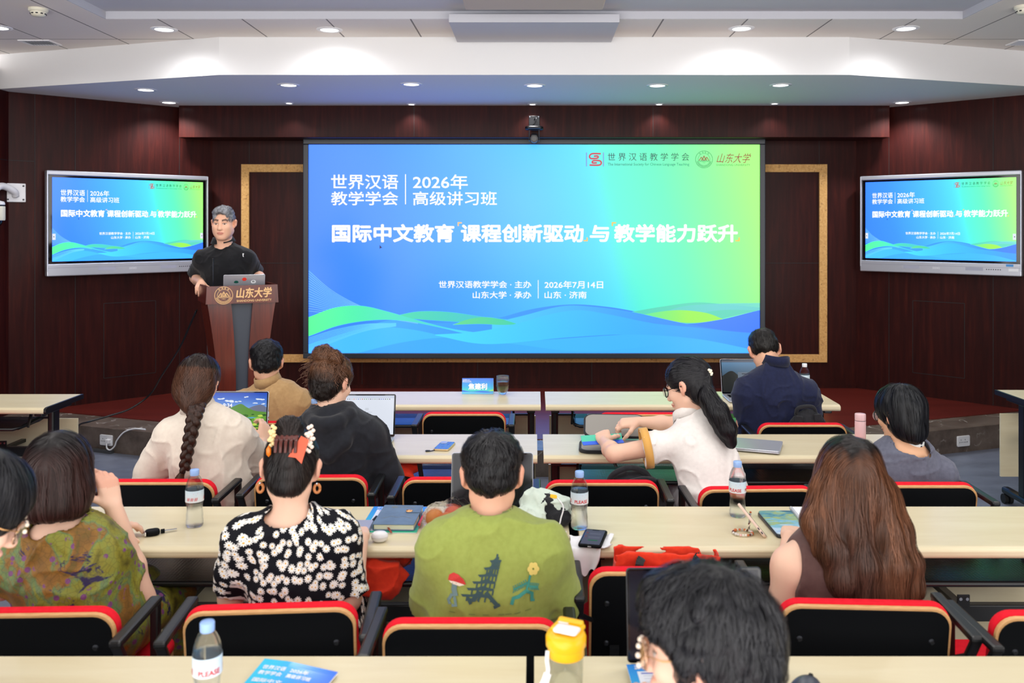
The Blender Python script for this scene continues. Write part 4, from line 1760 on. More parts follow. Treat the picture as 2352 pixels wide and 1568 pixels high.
def strands(S, roots, flow, steps, step, width, lift=0.002, wob=0.0, seed=1, spread=0.35):
    """Ribbons that run over the solid along flow(p). Returns vertices, quads, strand id and position along the strand."""
    rng = np.random.default_rng(seed)
    n = len(roots)
    p = roots.copy()
    off = rng.uniform(-0.6, 1.0, n)[:, None] * lift
    side = rng.normal(0, spread, (n, 3))
    path, nrm = [], []
    ph = rng.uniform(0, 9, n)
    for i in range(steps + 1):
        g = S.normal(p)
        dd = S.sample(p)[:, None]
        p = p - g * np.clip(dd, -0.01, 0.01)
        path.append(p + g * (off + lift * 0.5))
        nrm.append(g)
        f = flow(p) + side
        f = f - (f * g).sum(1, keepdims=True) * g
        f /= np.linalg.norm(f, axis=1, keepdims=True) + 1e-9
        if wob:
            f = f + np.cross(g, f) * (wob * np.sin(ph + i * 1.1))[:, None]
        p = p + f * step
    path, nrm = np.stack(path, 1), np.stack(nrm, 1)
    tan = np.gradient(path, axis=1)
    tan /= np.linalg.norm(tan, axis=2, keepdims=True) + 1e-9
    bi = np.cross(tan, nrm)
    bi /= np.linalg.norm(bi, axis=2, keepdims=True) + 1e-9
    tap = np.sin(np.linspace(0.35, PI - 0.15, steps + 1))[None, :, None]
    wd = width * rng.uniform(0.6, 1.3, n)[:, None, None] * tap / 2
    L, R = path + bi * wd, path - bi * wd
    v = np.stack([L, R], 2).reshape(-1, 3)
    m = steps + 1
    base = (np.arange(n) * m * 2)[:, None] + (np.arange(steps) * 2)[None, :]
    q = np.stack([base, base + 1, base + 3, base + 2], 2).reshape(-1, 4)
    sid = np.repeat(np.arange(n), m * 2)
    t = np.tile(np.repeat(np.linspace(0, 1, m), 2), n)
    return v, q, sid, t


def hair_obj(S, parent, col, flow, n=2500, steps=9, step=0.012, width=0.0022, lift=0.003, wob=0.0, keep=None, seed=1, origin=(0, 0, 0), spread=0.3, name='hair', vary=0.35, it=1):
    """Hair: the grown volume and its strands in one mesh. col(p, rnd) -> linear rgb."""
    v, q = S.surface()
    v = relax(v, q, it, 0.5)
    rng = np.random.default_rng(seed)
    pick = np.arange(len(v))
    if keep is not None:
        pick = pick[keep(v)]
    roots = v[rng.choice(pick, min(n, len(pick)), replace=False)]
    sv, sq, sid, t = strands(S, roots, flow, steps, step, width, lift, wob, seed, spread)
    r = rng.uniform(-1, 1, len(roots))[sid]
    # locks darker and lighter across the volume itself
    body = vnoise(v * 60.0) * 0.6
    cols = np.concatenate([col(v) * (0.72 + 0.15 * body[:, None]), col(sv) * (1.0 + vary * r[:, None])])
    V = np.concatenate([v, sv]) - np.array(origin)
    Q = np.concatenate([q, sq + len(v)])
    return link(name, np_mesh(name, V, Q, np.clip(cols, 0.001, 1)), parent, [M['hair']])

# ------------------------------------------------------------------ people
V3 = lambda *a: np.array(a, float)


def npv(p):
    return np.array([p[0], p[1], p[2]], float)


def rot(yaw=0, pitch=0, roll=0):
    """Columns right, forward, up. yaw to the left, pitch down, roll to the right (degrees)."""
    m = Matrix.Rotation(math.radians(yaw), 3, 'Z') @ Matrix.Rotation(math.radians(-pitch), 3, 'X') @ Matrix.Rotation(math.radians(roll), 3, 'Y')
    return np.array(m)


SKIN = np.array(lin(234, 184, 154)[:3])
SKIN_F = np.array(lin(240, 198, 174)[:3])
BLACK = np.array([0.010, 0.010, 0.012])


class Head:
    def __init__(self, C, R, s=1.0, jaw=1.0, brow=1.0):
        self.C, self.R, self.s, self.jaw, self.brow = npv(C), R, s, jaw, brow

    def w(self, x, y, z):
        return self.C + self.R @ (self.s * V3(x, y, z))

    def loc(self, p):
        return ((p - self.C) @ self.R) / self.s

    def build(self, S, ears=1.0):
        w, R, s = self.w, self.R, self.s
        E = lambda c, r, k=0.02, op='add': S.ell(w(*c), np.array(r) * s, R, k * s, op)
        K = lambda a, b, ra, rb, k=0.02, op='add': S.cone(w(*a), w(*b), ra * s, rb * s, k * s, op)
        E((0, -0.012, 0.036), (0.074, 0.094, 0.082), 0)
        E((0, 0.028, -0.025), (0.062, 0.062, 0.082), 0.03)
        j = self.jaw
        K((0.042 * j, 0.0, -0.055), (0.014 * j, 0.062, -0.098), 0.024 * j, 0.018 * j, 0.03)
        K((-0.042 * j, 0.0, -0.055), (-0.014 * j, 0.062, -0.098), 0.024 * j, 0.018 * j, 0.03)
        if j > 1:
            E((0, 0.045, -0.045), (0.066, 0.045, 0.055), 0.03)
        E((0, 0.068, -0.098), (0.018, 0.016, 0.014), 0.015)
        E((0, 0.076, 0.022), (0.050, 0.016, 0.012), 0.02)
        for q in (-1, 1):
            E((q * 0.040, 0.062, -0.025), (0.022, 0.024, 0.022), 0.02)
            E((q * 0.031, 0.094, 0.002), (0.016, 0.014, 0.010), 0.012, 'cut')
            E((q * 0.031, 0.074, 0.001), (0.0135, 0.0135, 0.0115), 0.004)
            K((q * 0.010, 0.096, -0.036), (q * 0.012, 0.092, -0.036), 0.0075, 0.007, 0.008)
            if ears:
                e = ears
                K((q * 0.076, -0.002, -0.028), (q * 0.086, -0.014, 0.016), 0.0085 * e, 0.011 * e, 0.008)
                E((q * 0.087, -0.013, 0.004), (0.0075 * e, 0.019 * e, 0.028 * e), 0.008)
                E((q * 0.091, -0.004, 0.002), (0.006, 0.010, 0.015), 0.004, 'cut')
        K((0, 0.080, 0.008), (0, 0.106, -0.034), 0.008, 0.0115, 0.014)
        E((0, 0.090, -0.061), (0.025, 0.011, 0.0065), 0.008)
        E((0, 0.088, -0.073), (0.020, 0.011, 0.007), 0.006)
        return S

    def paint(self, p, base):
        """Skin colour with lips, brows, eyes."""
        q = self.loc(p)
        c = np.tile(base, (len(p), 1))
        front = q[:, 1] > 0.055

        def put(m, col, k=1.0):
            c[m] = c[m] * (1 - k) + np.array(col) * k
        put(front & (((q[:, 0]) / 0.024) ** 2 + ((q[:, 2] + 0.067) / 0.0105) ** 2 < 1), lin(190, 112, 104)[:3], 0.8)
        for s in (-1, 1):
            x = q[:, 0] * s
            arch = 0.028 + 0.006 * np.clip((x - 0.014) / 0.03, 0, 1) - 0.010 * np.clip((x - 0.038) / 0.014, 0, 1)
            put(front & (x > 0.012) & (x < 0.053) & (np.abs(q[:, 2] - arch) < 0.0052 * self.brow), (0.018, 0.015, 0.014), 0.92)
            ex, ez = (x - 0.031) / 0.014, (q[:, 2] - 0.001) / 0.0052
            eye = front & (ex ** 2 + ez ** 2 < 1)
            put(eye, (0.62, 0.58, 0.55))
            put(eye & (np.abs(x - 0.031) < 0.0058), (0.012, 0.009, 0.008))
            put(front & (np.abs(ex) < 1.1) & (np.abs(q[:, 2] - 0.0065 + 0.002 * ex ** 2) < 0.002), (0.02, 0.015, 0.014), 0.9)
        ear = (np.abs(q[:, 0]) > 0.074) & (np.abs(q[:, 2]) < 0.05)
        put(ear, lin(226, 150, 126)[:3], 0.5)
        return c


def hand(S, wr, d, bn, side, curl=(0.35,) * 4, thumb=0.3, s=0.95, spreadf=0.0, k=0.007):
    wr, d, bn = npv(wr), npv(d), npv(bn)
    d = d / np.linalg.norm(d)
    bn = bn - d * (bn @ d)
    bn /= np.linalg.norm(bn)
    l = np.cross(bn, d) * side
    S.ell(wr + d * 0.048 * s - bn * 0.003, V3(0.036, 0.05, 0.016) * s, np.stack([l, d, bn], 1), 0.012)
    ln = (0.070, 0.078, 0.072, 0.056)
    tips = []
    for i in range(4):
        kx = 0.029 - 0.0195 * i
        base = wr + (d * (0.088 - 0.004 * abs(i - 1)) + l * kx) * s
        S.cone(wr + d * 0.015 * s + l * kx * 0.6 * s, base, 0.014 * s, 0.0115 * s, 0.012)
        a, p = 0.0, base
        dd = d + l * (spreadf * (1.2 - i) * 0.16)
        dd /= np.linalg.norm(dd)
        c = curl[i]
        for j, (fr, ba) in enumerate(((0.45, 0.75), (0.30, 1.15), (0.25, 0.75))):
            a += c * ba
            v = dd * math.cos(a) - bn * math.sin(a)
            n = p + v * ln[i] * fr * s
            S.cone(p, n, (0.0098 - 0.001 * j) * s, (0.0090 - 0.001 * j) * s, k * 0.6)
            p = n
        tips.append(p)
    b = wr + (d * 0.022 + l * 0.026 - bn * 0.006) * s
    v = d * 0.62 + l * 0.72 - bn * 0.30
    p = b
    S.cone(wr + d * 0.01 * s, b, 0.016 * s, 0.0145 * s, 0.012)
    for j, L in enumerate((0.042, 0.032, 0.024)):
        v = v / np.linalg.norm(v)
        n = p + v * L * s
        S.cone(p, n, (0.0125 - 0.0014 * j) * s, (0.0112 - 0.0014 * j) * s, k)
        p = n
        v = v + (-bn * 0.5 - l * 0.55 + d * 0.3) * thumb
    return tips


class Person:
    def __init__(self, label, pelvis, neck, shl, shr, head, R, hs=1.0, female=False, base=None, group='people in the audience', build=1.0, drop=0.05):
        self.pel, self.neck, self.shl, self.shr = npv(pelvis), npv(neck), npv(shl), npv(shr)
        self.H = Head(head, R, hs)
        self.f, self.bd = female, build
        self.base = SKIN_F if female else SKIN
        if base is not None:
            self.base = np.array(lin(*base)[:3])
        self.o = npv((self.pel[0], self.pel[1], 0))
        self.t = thing('person', label, 'person', tuple(self.o), 0, group)
        r = self.shr - self.shl
        u = self.neck - self.pel
        u = u / np.linalg.norm(u)
        r = r - u * (r @ u)
        r /= np.linalg.norm(r)
        self.r, self.u, self.fw = r, u, np.cross(u, r)
        self.RT = np.stack([r, self.fw, u], 1)
        self.arms = {}
        # the points given lie on the clothes; the joints lie below them
        self.shl = self.shl - u * drop
        self.shr = self.shr - u * drop
        self.neck = self.neck - u * (drop * 0.85)

    def arm(self, side, el, wr, hd=None, bn=(0, 0, 1), curl=(0.4,) * 4, thumb=0.3, **kw):
        self.arms[side] = (npv(el), npv(wr), hd, bn, curl, thumb, kw)

    def bounds(self, pts, m):
        P_ = np.array(pts)
        return P_.min(0) - m, P_.max(0) + m

    def torso(self, S, off=0.0, k=0.06, hips=True, chest=1.0):
        b = self.bd * (0.93 if self.f else 1.0)
        L = lambda t: self.pel + (self.neck - self.pel) * t
        if hips:
            S.ell(self.pel + self.u * 0.03, (0.165 * b + off, 0.118 * b + off, 0.105 + off), self.RT, k)
        S.ell(L(0.33), (0.142 * b + off, 0.108 * b + off, 0.16 + off), self.RT, k)
        S.ell(L(0.66) + self.fw * 0.012, (0.158 * b + off, 0.112 * b * chest + off, 0.17 + off), self.RT, k)
        a, c = self.shl - self.u * 0.012, self.shr - self.u * 0.012
        S.cone(a, c, 0.052 * b + off, None, k)
        mid = (self.shl + self.shr) / 2
        base = self.neck - self.u * 0.012
        for q in (self.shl, self.shr):
            S.cone(base, base + (q - base) * 0.86, 0.046 * b + off, 0.044 * b + off, 0.05)
        return S

    def body(self, h=0.005, ears=1.0, zmin=None, extra=None, armscale=1.0):
        pts = [self.pel, self.neck, self.shl, self.shr, self.H.C + V3(0.12, 0.12, 0.14), self.H.C - V3(0.12, 0.12, 0.14)]
        for el, wr, *_ in self.arms.values():
            pts += [el, wr, wr + V3(0.11, 0.11, 0.11), wr - V3(0.11, 0.11, 0.11)]
        lo, hi = self.bounds(pts, 0.19 if zmin is None else 0.14)
        if zmin is not None:
            lo[2] = zmin
        S = Solid(lo, hi, h)
        self.torso(S)
        nk = (0.047 if self.f else 0.052) * self.bd
        H = self.H
        S.cone(self.neck + self.fw * 0.02 - self.u * 0.03, H.w(0, -0.020, -0.045), nk * 1.05, nk * 0.92, 0.03)
        S.cone(self.neck + self.fw * 0.035, H.w(0, 0.012, -0.07), nk * 0.9, nk * 0.7, 0.03)
        g = 0.92 if self.f else 1.0
        g *= armscale
        for side, (el, wr, hd, bn, curl, th, kw) in self.arms.items():
            sh = self.shl if side == 'l' else self.shr
            S.cone(sh, el, 0.050 * g, 0.040 * g, 0.025)
            S.cone(el, el + (wr - el) * 0.35, 0.040 * g, 0.041 * g, 0.02)
            S.cone(el + (wr - el) * 0.35, wr, 0.041 * g, 0.026 * g, 0.02)
            d = npv(hd) if hd is not None else wr - el
            hand(S, wr, d, bn, 1 if side == 'r' else -1, curl, th, **kw)
        H.build(S, ears)
        if extra:
            extra(S)
        self.S = S
        self.ob = solid_obj(S, 'body', M['skin'], self.t, self.o, lambda v: H.paint(v, self.base), 1)
        return S

    def sleeve(self, S, side, frac, off0, off1, hollow=True, k=0.035, fore=None):
        """Sleeve from the shoulder to a fraction of the upper arm (or beyond the elbow with fore)."""
        el, wr = self.arms[side][:2]
        sh = self.shl if side == 'l' else self.shr
        g = 0.92 if self.f else 1.0
        pts = [(sh, 0.050 * g + off0)]
        if fore is None:
            e = sh + (el - sh) * frac
            pts.append((e, 0.050 * g - 0.010 * frac + off1))
        else:
            pts.append((el, 0.041 * g + off1))
            e = el + (wr - el) * fore
            pts.append((e, 0.042 * g - 0.012 * fore + off1))
        for i in range(len(pts) - 1):
            (a, ra), (b, rb) = pts[i], pts[i + 1]
            last = i == len(pts) - 2
            m = max(ra, rb) + k + 0.04
            s = S._sub(np.minimum(a, b) - m, np.maximum(a, b) + m)
            if s is None:
                continue
            X, Y, Z = S._grid(s)
            ba = b - a
            L = np.linalg.norm(ba)
            t = np.clip(((X - a[0]) * ba[0] + (Y - a[1]) * ba[1] + (Z - a[2]) * ba[2]) / L ** 2, 0, 1)
            d = np.sqrt((X - a[0] - t * ba[0]) ** 2 + (Y - a[1] - t * ba[1]) ** 2 + (Z - a[2] - t * ba[2]) ** 2) - (ra + (rb - ra) * t)
            if last:
                un = ba / L
                d = np.maximum(d, (X - b[0]) * un[0] + (Y - b[1]) * un[1] + (Z - b[2]) * un[2])
            S._blend(s, d.astype(np.float32), k, 'add')
            if last and hollow:
                S.cone(b + un * 0.3 * rb, b + un * (0.3 * rb + 0.05), rb - 0.007, rb - 0.006, 0.004, 'cut')
        return e, (pts[-1][0] - pts[-2][0])

    def garment(self, name, mat, off=0.012, sleeves=(), neck=(0.068, 0.075, 0.045), h=0.006, wr=(0.004, 9), seed=0, zmin=None, zcut=None, post=None, k=0.06, neckoff=(0, 0.0, 0.025), stretch=(1, 1, 0.6), hips=True, chest=1.0):
        pts = [self.pel - V3(0, 0, 0.02), self.neck + self.u * 0.06, self.shl, self.shr]
        for sd, *_ in sleeves:
            pts += [self.arms[sd][0], self.arms[sd][1]]
        lo, hi = self.bounds(pts, 0.21)
        if zmin is not None:
            lo[2] = zmin
        S = Solid(lo, hi, h)
        self.torso(S, off, k, hips, chest)
        for sd, fr, o0, o1, fore in sleeves:
            self.sleeve(S, sd, fr, o0, o1, True, 0.03, fore)
        if wr[0]:
            S.wrinkle(wr[0], wr[1], stretch, seed)
        if neck:
            c = self.neck + self.r * neckoff[0] + self.fw * neckoff[1] + self.u * neckoff[2]
            S.ell(c, neck, self.RT, 0.008, 'cut')
        if zcut is not None:
            S.plane((0, 0, zcut), (0, 0, -1))
        if post:
            post(S)
        o = solid_obj(S, name, mat, self.t, self.o, None, 1)
        return S, o

    def collar(self, mat, r=0.062, hgt=0.036, name='collar', flare=1.18, up=0.05):
        """A folded collar band round the neck."""
        g = G()
        c = self.neck + self.fw * 0.018 + self.u * up
        n = 40
        prof = [(r * flare, -0.012), (r * 1.04, hgt * 0.95), (r * 1.0, hgt), (r * 0.95, hgt * 0.92), (r * 0.97, -0.005)]
        pts = []
        for k in range(n + 1):
            a = PI / 2 + 0.32 + (2 * PI - 0.64) * k / n
            for rr, z in prof:
                drop = 0.022 * max(0, math.sin(a)) ** 2
                p = c + self.r * (rr * math.cos(a)) + self.fw * (rr * 1.12 * math.sin(a)) + self.u * (z - drop)
                pts.append(p - self.o)
        m = len(prof)
        g.add(pts, [[k * m + j, (k + 1) * m + j, (k + 1) * m + (j + 1) % m, k * m + (j + 1) % m] for k in range(n) for j in range(m)], 0, True)
        g.add(pts[:m], [list(range(m))], 0)
        g.add(pts[-m:], [list(range(m))[::-1]], 0)
        return g.build(name, mat, self.t)

    def legs(self, mat, knee=(0.44, 0.10), name='trousers', shoe=None, skirt=False, yaw=0.0, bare=None):
        f = V3(-math.sin(math.radians(yaw)), math.cos(math.radians(yaw)), 0)
        r = V3(f[1], -f[0], 0)
        p = V3(self.pel[0], self.pel[1], 0.555)
        lo, hi = self.bounds([p, p + f * 0.5 + r * 0.15, p + f * 0.6 - r * 0.15, V3(*p[:2], 0.02)], 0.16)
        lo[2] = 0.0
        S = Solid(lo, hi, 0.008)
        b = self.bd
        S.ell(p + V3(0, 0, 0.03), (0.172 * b, 0.125 * b, 0.10), np.stack([r, f, V3(0, 0, 1)], 1), 0.03)
        shoes = []
        for q in (-1, 1):
            hip, kn = p + r * q * 0.085, p + f * knee[0] + r * q * knee[1] + V3(0, 0, -0.02)
            an = kn + f * 0.06 + V3(0, 0, -0.44)
            S.cone(hip, kn, 0.078 * b, 0.060, 0.03)
            if skirt:
                S.cone(p + f * 0.1, p + f * 0.36, 0.085, 0.08, 0.06)
            S.cone(kn, an, 0.058, 0.042, 0.02)
            shoes.append(an)
        S.wrinkle(0.004, 8, (1, 1, 0.6), 3)
        S.plane((0, 0, 0.475), (0, 0, -1)) if False else None
        o = solid_obj(S, name, mat, self.t, self.o, None, 2)
        for an in shoes:
            g = G()
            Ms = Matrix.Translation(Vector(an - self.o)) @ Matrix.Rotation(math.radians(yaw), 4, 'Z')
            g.M = Ms
            g.M = Ms @ Matrix.Translation((0, 0.06, -an[2] + 0.002))
            g.slab(0.095, 0.26, 0.022, 0.045, 0.004)
            g.M = g.M @ Matrix.Translation((0, 0, 0.02))
            g.slab(0.09, 0.25, 0.055, 0.045, 0.03, 0, 8, 4)
            g.build('shoe', shoe or M['blackplastic'], self.t)
        return o


def crown_flow(H, c=(0, -0.055, 0.115), down=0.4, part=None):
    cc = H.w(*c)
    up = H.R[:, 2]

    def fl(p):
        d = p - cc
        d = d / (np.linalg.norm(d, axis=1, keepdims=True) + 1e-6)
        return d - up * down
    return fl


def down_flow(H, x0=0.0, k=0.6, back=0.25):
    """Falls from a parting at head-local x0."""
    def fl(p):
        q = H.loc(p)
        top = np.clip((q[:, 2] - 0.03) / 0.09, 0, 1)
        o = -np.tile(V3(0, 0, 1.0), (len(p), 1))
        side = np.sign(q[:, 0] - x0)[:, None] * H.R[:, 0][None, :]
        return o + side * (top * 2.2)[:, None] - H.R[:, 1][None, :] * (top * back)[:, None]
    return fl


def short_hair(Pn, col, thick=0.012, top=0.016, n=2600, nape=-0.075, seed=1, flow=None, brow=(0.080, 0.076, 0.098), crown=0.0, h=0.0045, width=0.002, name='hair', sides=0.0, wild=0.004, fringe=0.0, steps=6):
    H = Pn.H
    s = H.s
    S = Solid(H.C - 0.2, H.C + 0.2, h)
    E = lambda c, r, k=0.02, op='add': S.ell(H.w(*c), np.array(r) * s, H.R, k, op)
    E((0, -0.012, 0.040), (0.074 + thick * 0.75 + sides, 0.094 + thick, 0.080 + top), 0)
    E((0, -0.050, -0.004), (0.064 + thick * 0.35, 0.052 + thick * 0.4, 0.056), 0.03)
    E((0, 0.02, 0.085), (0.060, 0.075, 0.034 + top * 0.6), 0.03)
    if crown:
        E((0, -0.018, 0.068), (0.078 + crown, 0.098 + crown * 0.6, 0.058), 0.02)
    # face, temples, ears, nape
    E((0, 0.116, -0.024 + fringe), brow, 0.008, 'cut')
    for q in (-1, 1):
        E((q * 0.092, 0.008, -0.020), (0.033, 0.036, 0.054), 0.006, 'cut')
    for q in (-1, 1):
        S.plane(H.w(0, 0, nape - 0.014), H.R @ V3(q * 0.42, -0.2, -1), 0.01)
    S.displace(lambda p: wild * vnoise(p * 55) + wild * 0.6 * vnoise(p * 120), 0.03)
    return hair_obj(S, Pn.t, col, flow or crown_flow(H), n, steps, 0.0075, width, 0.004, 0.1, None, seed, Pn.o, name=name), S


def flat_col(c, c2=None, sc=30.0):
    c = np.array(c)
    c2 = c * 1.5 if c2 is None else np.array(c2)

    def f(p):
        k = (vnoise(p * np.array([sc, sc, sc * 0.25])) * 0.5 + 0.5)[:, None]
        return c + (c2 - c) * k
    return f


def cap_hair(S, H, thick=0.018, k=0.0):
    s = H.s
    S.ell(H.w(0, -0.014, 0.040), np.array((0.076 + thick * 0.8, 0.096 + thick, 0.082 + thick * 0.9)) * s, H.R, k)
    return S


def face_cut(S, H, r=(0.078, 0.075, 0.105), c=(0, 0.120, -0.035), k=0.012):
    S.ell(H.w(*c), np.array(r) * H.s, H.R, k, 'cut')


def glasses(Pn, rim, temple, pearl=None, wide=0.026, r=0.0022):
    H = Pn.H
    t = G()
    for q in (-1, 1):
        ring = [Vector(H.w(q * 0.033 + wide * math.cos(a), 0.104 - 0.012 * abs(math.cos(a)) * (1 if q * math.cos(a) > 0 else 0.2), -0.002 + wide * 0.86 * math.sin(a)) - Pn.o) for a in np.linspace(0, 2 * PI, 25)[:-1]]
        t.tube(ring, r, 6, 0, True)
    t.tube([Vector(H.w(-0.009, 0.106, 0.004) - Pn.o), Vector(H.w(0, 0.110, 0.007) - Pn.o), Vector(H.w(0.009, 0.106, 0.004) - Pn.o)], r, 6)
    fr = t.build('glasses_frame', rim, Pn.t)
    for q in (-1, 1):
        t = G()
        t.tube([Vector(H.w(*p) - Pn.o) for p in ((q * 0.060, 0.094, 0.006), (q * 0.078, 0.06, 0.006), (q * 0.084, 0.0, 0.012), (q * 0.084, -0.02, 0.0))], r * 0.8, 6)
        t.build('temple', temple, fr)
        t = G()
        pts = [Vector(H.w(q * 0.033 + wide * 0.95 * math.cos(a), 0.103, -0.002 + wide * 0.82 * math.sin(a)) - Pn.o) for a in np.linspace(0, 2 * PI, 25)[:-1]]
        t.add(pts, [list(range(24))])
        t.add([p + Vector(H.R[:, 1]) * 0.0012 for p in pts], [list(range(24))[::-1]])
        t.build('spectacle_lens', M['clear'], fr)
    if pearl:
        for q in (-1, 1):
            for a in pearl:
                t = G()
                c = H.w(q * 0.033 + wide * math.cos(a), 0.107, -0.002 + wide * 0.86 * math.sin(a)) - Pn.o
                t.lathe([(0.0001, -0.0052), (0.0037, -0.0037), (0.0052, 0), (0.0037, 0.0037), (0.0001, 0.0052)], 14, c, 0, False)
                t.build('pearl', plain('pearl', (246, 226, 206), 0.2), fr)
    return fr

# ---- the speaker at the lectern
pel = npv(P(532, 700, 6.62)); pel[2] = 1.14
p0 = Person('grey haired man in a black polo shirt speaking behind the lectern', pel, P(515, 562, 6.66), P(566, 586, 6.64), P(465, 589, 6.62), P(513.5, 513, 6.58), rot(184, 4, 0), 1.0, group='speaker', build=1.12, base=(236, 186, 158), drop=0.022)
p0.H.jaw, p0.H.brow = 1.14, 1.35
p0.arm('r', P(449, 638, 6.78), P(462, 649, 6.50), (0.22, -0.75, -0.35), (0.1, -0.4, 0.9), (0.55, 0.5, 0.55, 0.6), 0.4)
p0.arm('l', P(592, 634, 6.80), P(600, 640, 6.52), (-0.75, -0.6, 0.1), (0.35, -0.2, 0.9), (0.9, 0.95, 1.0, 1.0), 0.5)
p0.body(0.004)
S, o = p0.garment('polo_shirt', cloth('black pique', (11, 12, 17), (16, 17, 23), weave=1400, wb=0.3), 0.014, (('l', 0.80, 0.014, 0.020, None), ('r', 0.80, 0.014, 0.020, None)), (0.060, 0.07, 0.05), 0.006, (0.006, 8), 2, neckoff=(0, 0.045, 0.02))
p0.collar(cloth('black collar', (20, 21, 27), fold=0.05), 0.068, 0.034, flare=1.35)
g = G()
for a, b, r_ in (((0.0, 0.012), (0.002, -0.012), 0.006), ((0.002, 0.004), (0.008, 0.010), 0.004), ((0, -0.008), (-0.005, -0.016), 0.003), ((0.001, -0.008), (0.006, -0.015), 0.003)):
    c0 = P(551.5, 586, 6.47)
    g.cyl((a[0], 0, a[1]), (b[0], 0, b[1]), r_ * 0.7, r_ * 0.5, 8)
pp = npv(P(552, 586, 6.5))
for _ in range(40):
    dd = float(S.sample(pp[None])[0])
    pp[1] += max(min(dd, 0.02), -0.02)
o = g.build('chest_emblem', M['paper'], p0.t)
o.location = Vector(pp - p0.o)
grey = lambda p: (np.array([0.34, 0.35, 0.38]) * (0.75 + 0.5 * vnoise(p * 90)[:, None])) * (0.55 + 0.45 * np.clip((p0.H.loc(p)[:, 2:3] - 0.0) / 0.06, 0, 1))
short_hair(p0, grey, 0.006, 0.010, 3000, -0.06, 5, brow=(0.098, 0.082, 0.106), flow=crown_flow(p0.H, (0, -0.05, 0.115), 0.0), h=0.004, width=0.0025, sides=-0.004, fringe=0.010, wild=0.005)
# standing legs
S = Solid((pel[0] - 0.3, pel[1] - 0.25, 0.2), (pel[0] + 0.3, pel[1] + 0.25, 1.3), 0.008)
S.ell(pel + V3(0, 0, -0.05), (0.175, 0.125, 0.12), None, 0.03)
for q in (-1, 1):
    S.chain([pel + V3(q * 0.09, 0, -0.06), pel + V3(q * 0.10, -0.02, -0.48), V3(pel[0] + q * 0.10, pel[1] + 0.01, 0.28)], [0.095, 0.068, 0.055], 0.03)
solid_obj(S, 'trousers', cloth('black trousers', (14, 14, 18)), p0.t, p0.o, None, 2)
for q in (-1, 1):
    g = G()
    g.M = Matrix.Translation((q * 0.10, -0.06, 0.202))
    g.slab(0.095, 0.28, 0.07, 0.045, 0.03, 0, 8, 4)
    g.build('shoe', M['blackplastic'], p0.t)

# ---- the woman in the cream jacket
def seat_pelvis(px, Ychair, fwd=0.165, dx=0.0):
    """Hip centre of someone sitting on the chair whose back stands at depth Ychair."""
    return V3((px - CX_PX) * Ychair / F_PX + dx, Ychair + fwd, 0.575)


p1 = Person('woman in a cream jacket with a long dark braid, holding a laptop screen', seat_pelvis(440, 3.67, 0.285), P(452, 938, 3.920), P(385, 972, 3.930), P(532, 970, 3.940), P(455, 884, 3.960), rot(2, 14, 4), 0.98, True, build=1.0)
p1.arm('l', P(340, 1085, 3.990), V3(-1.50, 4.24, 0.795), (0.5, 1, -0.1), (0, 0, 1))
p1.arm('r', P(592, 1062, 4.120), P(602, 1014, 4.330), (0.02, 0.55, 0.85), (0.9, -0.45, 0.2), (0.75, 0.8, 0.85, 0.9), 0.25)
p1.body(0.005)
S, o = p1.garment('jacket', cloth('cream jacket', (226, 212, 198), (232, 220, 206), weave=1200, wb=0.1, fold=0.28, fscale=8), 0.020, (('l', 1, 0.020, 0.022, 0.75), ('r', 1, 0.020, 0.022, 0.42)), (0.06, 0.07, 0.04), 0.006, (0.009, 7), 4, neckoff=(0, 0.04, 0.03))
p1.collar(cloth('cream lapel', (224, 210, 196), fold=0.05), 0.066, 0.026)
p1.legs(cloth('beige trousers', (196, 184, 170)))
H = p1.H
S = Solid(H.C - V3(0.2, 0.22, 0.28), H.C + V3(0.2, 0.2, 0.2), 0.005)
cap_hair(S, H, 0.020)
S.ell(H.w(0, -0.055, -0.02), (0.088, 0.065, 0.085), H.R, 0.03)
S.ell(H.w(0.012, -0.075, -0.095), (0.040, 0.030, 0.035), H.R, 0.04)
face_cut(S, H)
S.displace(lambda p: 0.003 * vnoise(p * np.array([70, 70, 14])), 0.03)
auburn = lambda p: np.where((H.loc(p)[:, 2] > 0.075)[:, None], np.array([[0.022, 0.012, 0.009]]), np.array([[0.080, 0.034, 0.020]])) * (1 + 0.35 * vnoise(p * np.array([60, 60, 8]))[:, None])


def tail_flow(H, tgt, k=1.0):
    c = H.w(*tgt)

    def fl(p):
        d = c - p
        return d / (np.linalg.norm(d, axis=1, keepdims=True) + 1e-6) * k
    return fl


hr = hair_obj(S, p1.t, auburn, tail_flow(H, (0, -0.10, -0.12)), 3200, 9, 0.011, 0.0022, 0.004, 0.12, None, 3, p1.o)


def braid(Pn, path, r, name='braid', col=(0.036, 0.016, 0.011), tie=None, turns=2.6):
    path = [Vector(q) for q in catmull(path, 14)]
    n = len(path)
    S_lo = np.array([list(q) for q in path]).min(0) - 0.06
    S_hi = np.array([list(q) for q in path]).max(0) + 0.06
    S = Solid(S_lo, S_hi, 0.0035)
    right = npv(Pn.r)
    out = -npv(Pn.fw)
    for j in range(3):
        ph = 2 * PI * j / 3
        prev = None
        for i in range(n):
            t = i / (n - 1)
            a = ph + t * turns * 2 * PI
            rr = r * (1 - 0.35 * t)
            c = npv(path[i]) + right * rr * 0.75 * math.sin(a) + out * rr * 0.42 * math.sin(2 * a)
            if prev is not None:
                S.cone(prev, c, rr * 0.55, rr * 0.55, 0.001)
            prev = c
    v, q = S.surface()
    v = relax(v, q, 1)
    ax = np.array([list(x) for x in path])
    c = np.array(col)[None] * (0.9 + 0.5 * vnoise(v * np.array([150, 150, 60]))[:, None])
    return link(name, np_mesh(name, v - Pn.o, q, np.clip(c, 0.002, 1)), hr, [M['hair']])


